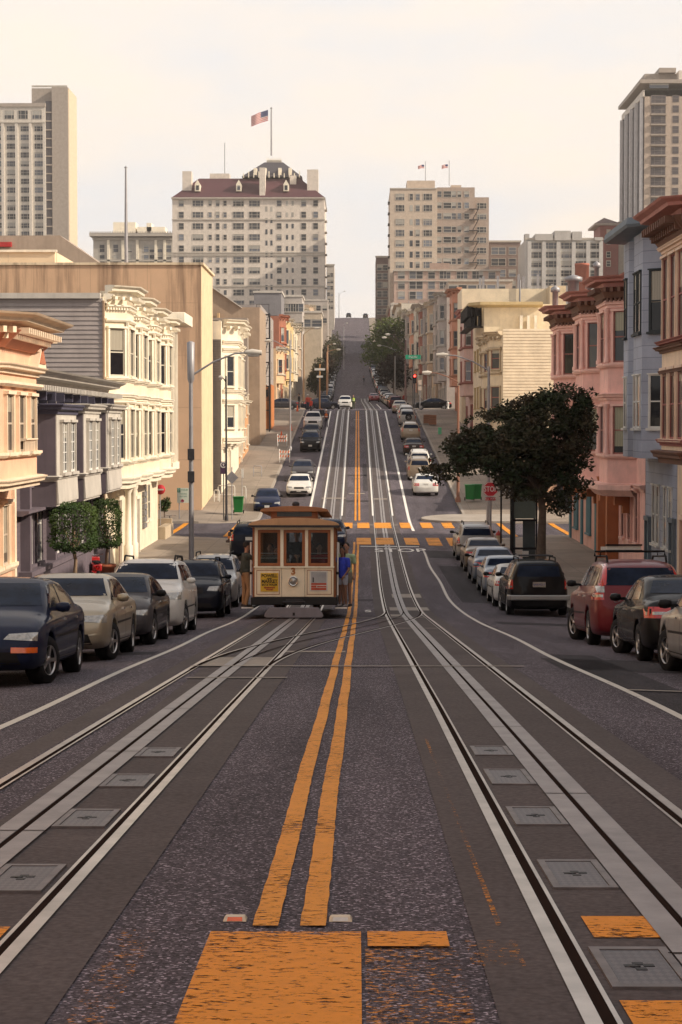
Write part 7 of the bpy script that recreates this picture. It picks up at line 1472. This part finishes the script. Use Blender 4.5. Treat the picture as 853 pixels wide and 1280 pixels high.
# ---------------------------------------------------------------- people
def fuse(g, name, m, voxel, smooth=2):
    o = g.build('tmp', [m]); r = o.modifiers.new('r', 'REMESH'); r.mode = 'VOXEL'; r.voxel_size = voxel; r.use_smooth_shade = True
    s_ = o.modifiers.new('s', 'SMOOTH'); s_.factor = .5; s_.iterations = smooth
    bpy.context.view_layer.update(); me = bpy.data.meshes.new_from_object(o.evaluated_get(bpy.context.evaluated_depsgraph_get())); bpy.data.objects.remove(o)
    me.name = name; me.materials.clear(); me.materials.append(m); return me
def ell(g, c, r, n=14, rot=None):
    T = Matrix.Translation(c) @ (rot or Matrix()) @ Matrix.Diagonal((*r, 1)); g.lathe([(math.sin(math.pi * k / 8), -math.cos(math.pi * k / 8)) for k in range(9)], n, M=T)
def seg(g, a, b, ra, rb, n=10):
    a, b = Vector(a), Vector(b); g.tube([a, a.lerp(b, .5), b], [ra, (ra + rb) / 2 * 1.04, rb], n); ell(g, a, (ra,) * 3, 10); ell(g, b, (rb,) * 3, 10)
STAND = dict(kneeL=(-.10, .01, .50), kneeR=(.10, .01, .50), ankL=(-.11, -.02, .09), ankR=(.11, -.02, .09), elL=(-.25, -.02, 1.14), elR=(.25, -.02, 1.14), wrL=(-.25, .06, .89), wrR=(.25, .06, .89), hip=(0, 0, .95), hipoff=0, look=0)
def person(label, loc, heading, J=None, top=(.1, .1, .1), bottom=(.1, .1, .1), sleeves='long', legs='long', skin='skin', hair='short', H=1.75, hat=None, vest=None, vox=.014, woman=False, group=None, hairm=None, shoe=(.05, .035, .03)):
    P = dict(STAND); P.update(J or {}); t = thing('person', label, 'person', loc, group=group); t.rotation_euler = (0, 0, heading); k_ = H / 1.75; t.scale = (k_,) * 3
    V = Vector; hip = V(P['hip']); lean = V(P.get('lean', (0, 0, 0))); chest = hip + V((0, .0, .34)) + lean; neck = hip + V((0, -.01, .50)) + lean * 1.3; hd = neck + V((0, .02, .19)) + V(P.get('head', (0, 0, 0))); sw = .17 if woman else .195
    shL, shR = neck + V((-sw, 0, -.06)), neck + V((sw, 0, -.06)); hl, hr = hip + V((-.09, 0, -.03)), hip + V((.09, 0, -.03))
    g = MB(); seg(g, hip, hip + V((0, .0, .16)), .125, .115); ell(g, chest, (.165, .11, .19)); ell(g, hip + V((0, 0, .0)), (.16, .115, .13)); seg(g, shL, shR, .062, .062); seg(g, neck + V((0, 0, -.07)), hd, .058, .055)
    lookm = Matrix.Rotation(P['look'], 4, 'Z'); ell(g, hd + V((0, 0, .03)), (.076, .092, .112), rot=lookm); ell(g, hd + lookm @ V((0, .03, -.045)), (.055, .06, .06)); ell(g, hd + lookm @ V((0, .098, .0)), (.014, .02, .026)); ell(g, hd + lookm @ V((0, .085, -.045)), (.028, .012, .012))
    for q in (-1, 1): ell(g, hd + lookm @ V((q * .078, .0, .005)), (.014, .022, .032))
    for s_, sh, h in (('L', shL, hl), ('R', shR, hr)):
        e, w, kn, an = V(P['el' + s_]), V(P['wr' + s_]), V(P['knee' + s_]), V(P['ank' + s_]); seg(g, sh, e, .05, .038); seg(g, e, w, .038, .026); seg(g, h, kn, .082, .052); seg(g, kn, an, .055, .036); seg(g, an + V((0, -.03, -.05)), an + V((0, .14, -.06)), .035, .03)
        d = (w - e).normalized(); sd_ = d.cross(V((0, 1, .3))).normalized(); up_ = d.cross(sd_).normalized(); pal = w + d * .06
        seg(g, w, pal + d * .02, .025, .034); ell(g, pal, (.036, .03, .036))
        for f_, (o_, l_) in enumerate(((-.030, .060), (-.010, .072), (.010, .068), (.028, .052))): b = pal + d * .03 + sd_ * o_; m1 = b + d * l_ * .6 + up_ * .008; seg(g, b, m1, .0095, .0088, 6); seg(g, m1, m1 + (d * .5 + up_ * .8).normalized() * l_ * .5, .0088, .0075, 6)
        b = w + d * .03 - sd_ * .03; seg(g, b, b - sd_ * .022 + d * .035 + up_ * .01, .012, .010, 6)
    obj('body', fuse(g, 'body', M[skin], vox), t)
    hm = hairm or M['hair']
    if hair != 'bald':
        g = MB(); ell(g, hd + lookm @ V((0, -.018, .055)), (.086, .094, .102), rot=lookm)
        if hair == 'long': ell(g, hd + lookm @ V((0, -.06, -.08)), (.085, .055, .17)); 
        me = fuse(g, 'hair', hm, vox); obj('hair', me, t)
    g = MB()
    for q in (-1, 1): ell(g, hd + lookm @ V((q * .030, .084, .022)), (.012, .009, .008), 8)
    g.build('eyes', M['black'], t)
    tm = C('cloth_top', top, rough=.9, scale=5); bm_ = C('cloth_bottom', bottom, rough=.9, scale=5); i = .016; g = MB(); ell(g, chest, (.165 + i, .11 + i, .19 + i)); seg(g, hip + V((0, 0, .02)), chest, .135 + i, .13 + i); ell(g, hip + V((0, 0, .03)), (.165 + i, .12 + i, .10)); seg(g, shL, shR, .066 + i, .066 + i)
    for s_, sh in (('L', shL), ('R', shR)):
        e, w = V(P['el' + s_]), V(P['wr' + s_])
        if sleeves == 'long': seg(g, sh, e, .055 + i, .045 + i * .7); seg(g, e, e.lerp(w, .93), .045 + i * .7, .034 + i * .5)
        else: seg(g, sh, sh.lerp(e, .62), .058 + i, .05 + i)
    obj('shirt' if sleeves != 'long' else 'jacket', fuse(g, 'top', tm, vox), t)
    g = MB(); ell(g, hip + V((0, 0, -.02)), (.165 + i * .6, .12 + i * .6, .11))
    for s_, h in (('L', hl), ('R', hr)):
        kn, an = V(P['knee' + s_]), V(P['ank' + s_])
        if legs == 'long': seg(g, h, kn, .092, .066); seg(g, kn, an + V((0, 0, .0)), .066, .052)
        else: seg(g, h, h.lerp(kn, .5), .095, .085)
    obj('trousers' if legs == 'long' else 'shorts', fuse(g, 'bottom', bm_, vox), t)
    sm = C('shoe', shoe, rough=.6)
    for s_ in 'LR': an = V(P['ank' + s_]); g = MB(); seg(g, an + V((0, -.04, -.045)), an + V((0, .15, -.055)), .046, .038); obj('shoe', fuse(g, 'shoe', sm, vox), t)
    if vest: g = MB(); ell(g, chest + V((0, 0, -.02)), (.19, .14, .21)); seg(g, hip + V((0, 0, .1)), chest, .162, .16); obj('safety_vest', fuse(g, 'vest', C('vest', vest, rough=.7), vox), t); g = MB(); g.lathe([(.181, -.03), (.181, .03)], 20, M=Matrix.Translation(hip + V((0, 0, .17))) @ Matrix.Diagonal((1, .93, 1, 1))); g.build('reflective_band', M['platew'], t)
    if hat: g = MB(); T = Matrix.Translation(hd + V((0, 0, .085))); g.lathe([(0, .10), (.06, .085), (.095, .04), (.105, 0), (.125, -.005), (.105, -.012)], 18, M=T); g.build('helmet', C('helmet', hat, rough=.35), t)
    return t
# ---------------------------------------------------------------- cable car
TD = 53.3; TX = XU(367.5, TD); tram = thing('cable_car', 'cream and brown cable car number 3 coming down the left track', 'cable car', (TX, TD, zr(TD) + .012), (math.atan(slope(56)), 0, 0))
tc_ = C('tram_cream', (.88, .76, .56), rough=.45, var=.08); tl = C('tram_pale_cream', (.92, .85, .67), rough=.45, var=.06); tb = C('tram_brown', (.33, .11, .035), rough=.4); tr = C('tram_roof_tan', (.52, .30, .16), rough=.7); tk = C('tram_underframe', (.012, .010, .010), rough=.6); tg = C('fender_grey', (.22, .20, .22), rough=.6); tw = C('pole_white', (.75, .72, .68), rough=.3); tin = C('tram_interior', (.14, .06, .03), rough=.5)
gl_ = NT('tram_glass'); tp = gl_.n('BsdfTransparent'); tp.inputs[0].default_value = (.62, .66, .66, 1); gs = gl_.n('BsdfGlossy'); gs.inputs['Roughness'].default_value = .04; fr2 = gl_.n('Fresnel'); fr2.inputs[0].default_value = 1.22; mxs = gl_.n('MixShader'); gl_.l(fr2.outputs[0], mxs.inputs[0]); gl_.l(tp.outputs[0], mxs.inputs[1]); gl_.l(gs.outputs[0], mxs.inputs[2]); gl_.l(mxs.outputs[0], gl_.out.inputs['Surface']); tglass = gl_.m
HW = 1.06
# dash panels
for i, (a, b) in enumerate(((-HW, -.335), (-.325, .285), (.295, HW))):
    g = MB(); g.box(a, b, 0, .07, .58, 1.37); p = g.build('front_panel', tc_, tram, bevel=.008); g = MB()
    for x0, x1, z0, z1 in ((a + .05, b - .05, 1.28, 1.295), (a + .05, b - .05, .64, .655), (a + .05, a + .065, .655, 1.28), (b - .065, b - .05, .655, 1.28)): g.box(x0, x1, -.008, .0, z0, z1)
    if i != 1: g.build('panel_moulding', tb, p)
g = MB(); g.box(-HW - .02, HW + .02, -.035, .08, 1.36, 1.40); g.build('window_sill', tl, tram)
g = MB()
for a, b in ((-HW, -HW + .08), (-.37, -.285), (.295, .375), (HW - .08, HW)): g.box(a, b, 0, .09, 1.40, 2.46)
g.box(-HW + .08, HW - .08, 0.002, .088, 2.38, 2.46); g.build('front_posts', tl, tram)
for a, b in ((-HW + .082, -.372), (-.283, .293), (.377, HW - .082)):
    g = MB(); f_ = .075
    for x0, x1, z0, z1 in ((a, a + f_, 1.41, 2.375), (b - f_, b, 1.41, 2.375), (a + f_, b - f_, 1.41, 1.41 + f_), (a + f_, b - f_, 2.375 - f_, 2.375)): g.box(x0, x1, .012, .06, z0, z1)
    w_ = g.build('window_frame', tb, tram, bevel=.006); g = MB(); g.box(a + f_, b - f_, .032, .038, 1.41 + f_, 2.375 - f_); g.build('pane', tglass, w_)
    if a < -.3 or a > .3:
        g = MB()
        for z in (1.62, 1.75): g.tube([(a + f_, .08, z), (b - f_, .08, z)], .011, 6)
        g.build('guard_rail', tw, w_)
# headlamp, number
g = MB(); T = Matrix.Translation((-.02, -.005, 1.0)) @ Matrix.Rotation(math.pi / 2, 4, 'X'); g.lathe([(.135, 0), (.14, .05), (.115, .07), (.10, .05)], 28, M=T); hd_ = g.build('headlamp', M['chrome'], tram); g = MB(); g.lathe([(0, .055), (.07, .05), (.105, .03)], 24, M=T); g.build('lens', M['lamp'], hd_)
obj('number', text_mesh('3', .25, C('number_gold', (.42, .17, .05)), .004, bold=.012), tram, loc=(-.02, -.006, 1.255), rot=(math.pi / 2, 0, 0))
# yellow route board
g = MB(); g.box(-.90, -.42, -.022, -.001, .72, 1.22); yb = g.build('route_board', C('board_yellow', (.70, .42, .03), rough=.5), tram); bk = C('board_black', (.03, .02, .01))
for s_, sz, z in (('POWELL', .115, 1.14), ('AND', .06, 1.065), ('MARKET', .115, .995), ('BAY & TAYLOR', .068, .90), ("FISHERMAN'S", .055, .825), ('WHARF', .055, .77)): obj('lettering', text_mesh(s_, sz, bk if z > .85 else C('board_red', (.35, .05, .02)), .001, sx=.98 if len(s_) < 8 else .9, bold=.004), yb, loc=(-.66, -.0245, z), rot=(math.pi / 2, 0, 0))
g = MB(); g.box(-.89, -.43, -.024, -.022, .945, .955); g.build('rule', bk, yb)
# poster
pm_ = NT('poster_sky'); v = pm_.coord(); pm_.base(pm_.mix(pm_.noise(v, 4, 5), (.16, .18, .22), (.6, .58, .55))); g = MB(); g.box(.42, .90, -.022, -.001, .73, 1.28); ps = g.build('poster', C('poster_white', (.66, .63, .58)), tram); g = MB(); g.box(.46, .87, -.026, -.0225, .95, 1.25); g.build('picture', pm_.m, ps); g = MB(); g.box(.46, .87, -.027, -.0225, .90, .95)
for z0, z1, x1 in ((.83, .885, .60), (.76, .82, .87)): g.box(.46, x1, -.027, -.0225, z0, z1)
g.box(.62, .87, -.027, -.0225, .835, .87); g.build('red_stripes', C('poster_red', (.48, .08, .04)), ps); g = MB(); g.box(.50, .53, -.029, -.0265, .97, 1.10); g.build('tower_shape', tk, ps)
# underframe, fender, wheels
g = MB(); g.box(-1.16, 1.16, -.04, 8.2, .36, .57); g.build('underframe', tk, tram, bevel=.02); g = MB(); g.box(-.22, .24, -.14, -.04, .40, .52); g.tube([(-.3, -.12, .44), (.3, -.12, .44)], .03, 8); g.build('coupler', M['dark'], tram)
g = MB(); g.prism([(-.80, .06), (-.74, .02), (.74, .02), (.80, .06), (.76, .16), (.66, .30), (-.66, .30), (-.76, .16)], -.05, .0, 0, Matrix.Translation((0, -.12, 0)) @ Matrix(((1, 0, 0), (0, 0, 1), (0, 1, 0))).to_4x4()); g.build('fender', tg, tram, bevel=.02); g = MB(); g.box(-.03, .03, -.19, -.17, .08, .16); g.build('fender_bolt', tk, tram)
for y in (1.3, 2.7, 5.6, 7.0):
    for q in (-1, 1): g = MB(); g.lathe([(0, -.05), (.30, -.05), (.32, .02), (.30, .05), (0, .05)], 20, M=Matrix.Translation((q * .53, y, .31)) @ Matrix.Rotation(math.pi / 2, 4, 'Y')); g.build('wheel', M['rust'], tram)
# steps and grab poles
for q in (-1, 1):
    g = MB(); g.box(min(q * 1.10, q * 1.42), max(q * 1.10, q * 1.42), .15, 4.3, .26, .30); sp = g.build('running_board', tk, tram); g = MB(); g.box(min(q * 1.10, q * 1.42), max(q * 1.10, q * 1.42), .13, .149, .262, .30); g.build('step_edge', tw, sp)
    for y in (.18, 1.5, 2.9): g = MB(); g.tube([(q * 1.17, y, .62), (q * 1.17, y, 2.05)], .024, 8); po = g.build('grab_pole', tw, tram); g = MB(); g.tube([(q * 1.17, y, 1.18), (q * 1.17, y, 1.25)], .04, 8); g.build('clamp', tk, po)
    for y in (.16, 1.5, 2.9, 4.2): g = MB(); g.box(min(q * 1.04, q * 1.12), max(q * 1.04, q * 1.12), y - .05, y + .05, .57, 2.44); g.build('side_post', tb, tram)
    g = MB(); g.box(min(q * .25, q * .75), max(q * .25, q * .75), .8, 4.1, .95, 1.02); g.box(min(q * .2, q * .28), max(q * .2, q * .28), .8, 4.1, 1.02, 1.5); g.build('bench', tin, tram)
    g = MB(); g.box(min(q * 1.02, q * 1.08), max(q * 1.02, q * 1.08), 4.3, 8.1, .57, 1.37); g.box(min(q * 1.02, q * 1.08), max(q * 1.02, q * 1.08), 4.3, 8.1, 2.3, 2.46)
    for k in range(6): y = 4.3 + k * .75; g.box(min(q * 1.02, q * 1.08), max(q * 1.02, q * 1.08), y, y + .09, 1.37, 2.3)
    g.build('cabin_side', tb, tram); g = MB(); g.box(min(q * 1.04, q * 1.05), max(q * 1.04, q * 1.05), 4.3, 8.1, 1.38, 2.3); g.build('side_glass', tglass, tram)
g = MB(); g.box(-1.02, 1.02, .1, 8.1, .57, .62); g.build('floor', tin, tram)
for y in (4.3, 8.1): g = MB(); g.box(-1.05, 1.05, y, y + .06, .62, 1.4); g.box(-1.05, -.4, y, y + .06, 1.4, 2.4); g.box(.4, 1.05, y, y + .06, 1.4, 2.4); g.build('bulkhead', tin, tram)
g = MB(); g.tube([(.05, 1.6, .6), (.05, 1.5, 1.7)], .03, 6); g.tube([(-.2, 1.5, .6), (-.2, 1.4, 1.6)], .03, 6); g.build('grip_lever', M['steel'], tram)
# roof: low dome, then clerestory
def arc(w, z0, h, n=14, flat=2.0): return [(w * math.cos(math.pi * k / n), z0 + h * abs(math.sin(math.pi * k / n)) ** (1 / flat)) for k in range(n + 1)]
g = MB(); A = arc(1.22, 2.50, .20, flat=1.0); pr = [(-1.22, 2.45)] + A[::-1] + [(1.22, 2.45)]; g.prism(pr, -.22, 8.35, 0, Matrix(((1, 0, 0), (0, 0, 1), (0, 1, 0))).to_4x4()); g.build('roof', tr, tram, bevel=.01)
g = MB(); g.box(-1.235, 1.235, -.24, -.20, 2.44, 2.50); g.build('roof_edge', M['dark'], tram)
g = MB(); g.box(-.63, .63, .25, 7.9, 2.60, 2.90); cl = g.build('clerestory', tb, tram); g = MB(); g.box(-.47, .47, .235, .25, 2.74, 2.87); g.build('clerestory_window', C('clerestory_glass', (.05, .055, .06), rough=.15), cl)
for q in (-1, 1):
    g = MB(); g.box(min(q * .63, q * .64), max(q * .63, q * .64), .5, 7.6, 2.74, 2.87); g.build('clerestory_window', C('clerestory_glass_b', (.05, .055, .06), rough=.15), cl)
g = MB(); A = arc(.92, 2.90, .12, flat=1.0); g.prism([(-.92, 2.87)] + A[::-1] + [(.92, 2.87)], .0, 8.1, 0, Matrix(((1, 0, 0), (0, 0, 1), (0, 1, 0))).to_4x4()); g.build('upper_roof', C('upper_roof_brown', (.34, .15, .07), rough=.7), tram, bevel=.008)
g = MB(); g.lathe([(.06, 3.0), (.11, 3.1), (.08, 3.16), (0, 3.18)], 14, M=Matrix.Translation((.02, .8, -.01))); g.box(-.12, .16, .78, .82, 3.0, 3.03); g.build('roof_bell', M['dark'], tram)
# riders
zt_ = lambda y: zr(TD) + math.sin(math.atan(slope(56))) * y
ref = lambda x, y, z: (TX + x, TD + y, zr(TD) + slope(56) * y + z)
person('man in a dark jacket and tan trousers holding the left pole of the cable car', ref(-1.33, .42, .31), R(-70), dict(elR=(.14, .30, 1.27), wrR=(.0, .30, 1.36), elL=(-.24, .18, 1.10), wrL=(-.10, .30, 1.12), lean=(0, .03, 0), kneeR=(.10, .08, .50)), top=(.05, .055, .045), bottom=(.36, .20, .10), H=1.74, hairm=M['hair'])
person('woman in a bright blue top and pale shorts on the cable car step', ref(1.30, .45, .31), R(150), dict(elR=(.24, .20, 1.40), wrR=(.14, .36, 1.52), elL=(-.25, .05, 1.12), wrL=(-.18, .18, .96), look=R(10)), top=(.03, .05, .42), bottom=(.36, .38, .46), sleeves='short', legs='short', skin='skin_d', hair='long', H=1.60, woman=True, shoe=(.25, .22, .22))
person('person in a pale green shirt standing behind the woman in blue on the cable car', ref(1.40, 1.15, .31), R(160), dict(elR=(.26, .16, 1.30), wrR=(.20, .30, 1.5)), top=(.40, .50, .30), bottom=(.30, .26, .2), sleeves='short', legs='short', skin='skin', hair='short', H=1.72)
SEAT = dict(hip=(0, 0, .52), kneeL=(-.11, .42, .50), kneeR=(.11, .42, .50), ankL=(-.11, .42, .10), ankR=(.11, .42, .10), elL=(-.25, .04, .74), elR=(.25, .04, .74), wrL=(-.14, .26, .62), wrR=(.14, .26, .62))
person('seated passenger in a red top seen through the right front window of the cable car', ref(.66, .72, .72), R(200), SEAT, top=(.40, .03, .03), bottom=(.04, .04, .06), H=1.7, hair='long')
person('seated passenger in a grey top seen through the left front window of the cable car', ref(-.66, .75, .68), R(170), SEAT, top=(.22, .2, .18), bottom=(.04, .04, .06), skin='skin')
person('seated passenger in dark clothes behind the right front window of the cable car', ref(.42, 1.25, .74), R(180), SEAT, top=(.03, .04, .06), bottom=(.04, .04, .06), skin='skin_d')
person('seated passenger in a pale top farther back on the left side of the cable car', ref(-.55, 2.3, .60), R(180), SEAT, top=(.4, .36, .3), bottom=(.04, .04, .06), skin='skin')
person('grip operator in a dark uniform standing in the middle of the cable car', ref(.02, 2.1, .62), R(180), dict(elR=(.22, .2, 1.2), wrR=(.06, .36, 1.12), elL=(-.22, .2, 1.2), wrL=(-.08, .36, 1.12)), top=(.03, .035, .05), bottom=(.02, .02, .03))
# workers and walkers near the crest
def at_(u, D, dz=.0): return (XU(u, D), D, zr(D) + dz)
person('worker in an orange vest and white helmet in the road below the crest', at_(408, 201), R(180), dict(wrR=(.2, .2, 1.0)), top=(.03, .03, .05), bottom=(.02, .02, .04), vest=(.62, .13, .02), hat=(.7, .66, .6), vox=.03)
person('dark-clothed worker facing away left of the orange-vested one', at_(402.5, 206), R(20), None, top=(.02, .02, .03), bottom=(.02, .02, .03), vox=.03)
person('worker in a red jacket between the white pickup and the dark crossing car', at_(389, 222, .0), R(120), None, top=(.55, .05, .03), bottom=(.03, .03, .05), vox=.03, hat=(.55, .06, .03))
person('worker in a red top and pale cap at the left kerb of the crest', at_(385, 232), R(200), None, top=(.5, .08, .05), bottom=(.03, .03, .05), vox=.03, hat=(.65, .6, .55))
person('pedestrian in dark clothes on the left corner of the crest', at_(374, 233, .14), R(90), None, top=(.02, .02, .02), bottom=(.03, .02, .02), vox=.03)
person('road worker in a yellow-green vest next to the oncoming white crossover', at_(442, 248), R(180), None, top=(.04, .05, .03), bottom=(.05, .06, .03), vest=(.40, .55, .05), vox=.03)
person('lone dark pedestrian crossing the street beyond the crest', at_(455, 395), R(90), None, top=(.02, .02, .03), bottom=(.02, .02, .03), vox=.035)
person('pedestrian in a red top on the right pavement beyond the crest', at_(506, 262, .14), R(180), None, top=(.3, .04, .03), bottom=(.03, .03, .05), vox=.035)
# ---------------------------------------------------------------- thin afternoon haze
g = MB(); g.box(-900, 900, -320, 1400, -12, 150); hz_ = NT('haze_air'); hz_.t.nodes.remove(hz_.b); pv = hz_.t.nodes.new('ShaderNodeVolumePrincipled'); pv.inputs['Density'].default_value = .00018; pv.inputs['Color'].default_value = (.95, .88, .82, 1); pv.inputs['Anisotropy'].default_value = .2
hz_.l(pv.outputs[0], hz_.out.inputs['Volume']); g.build('haze', hz_.m, kind='stuff')
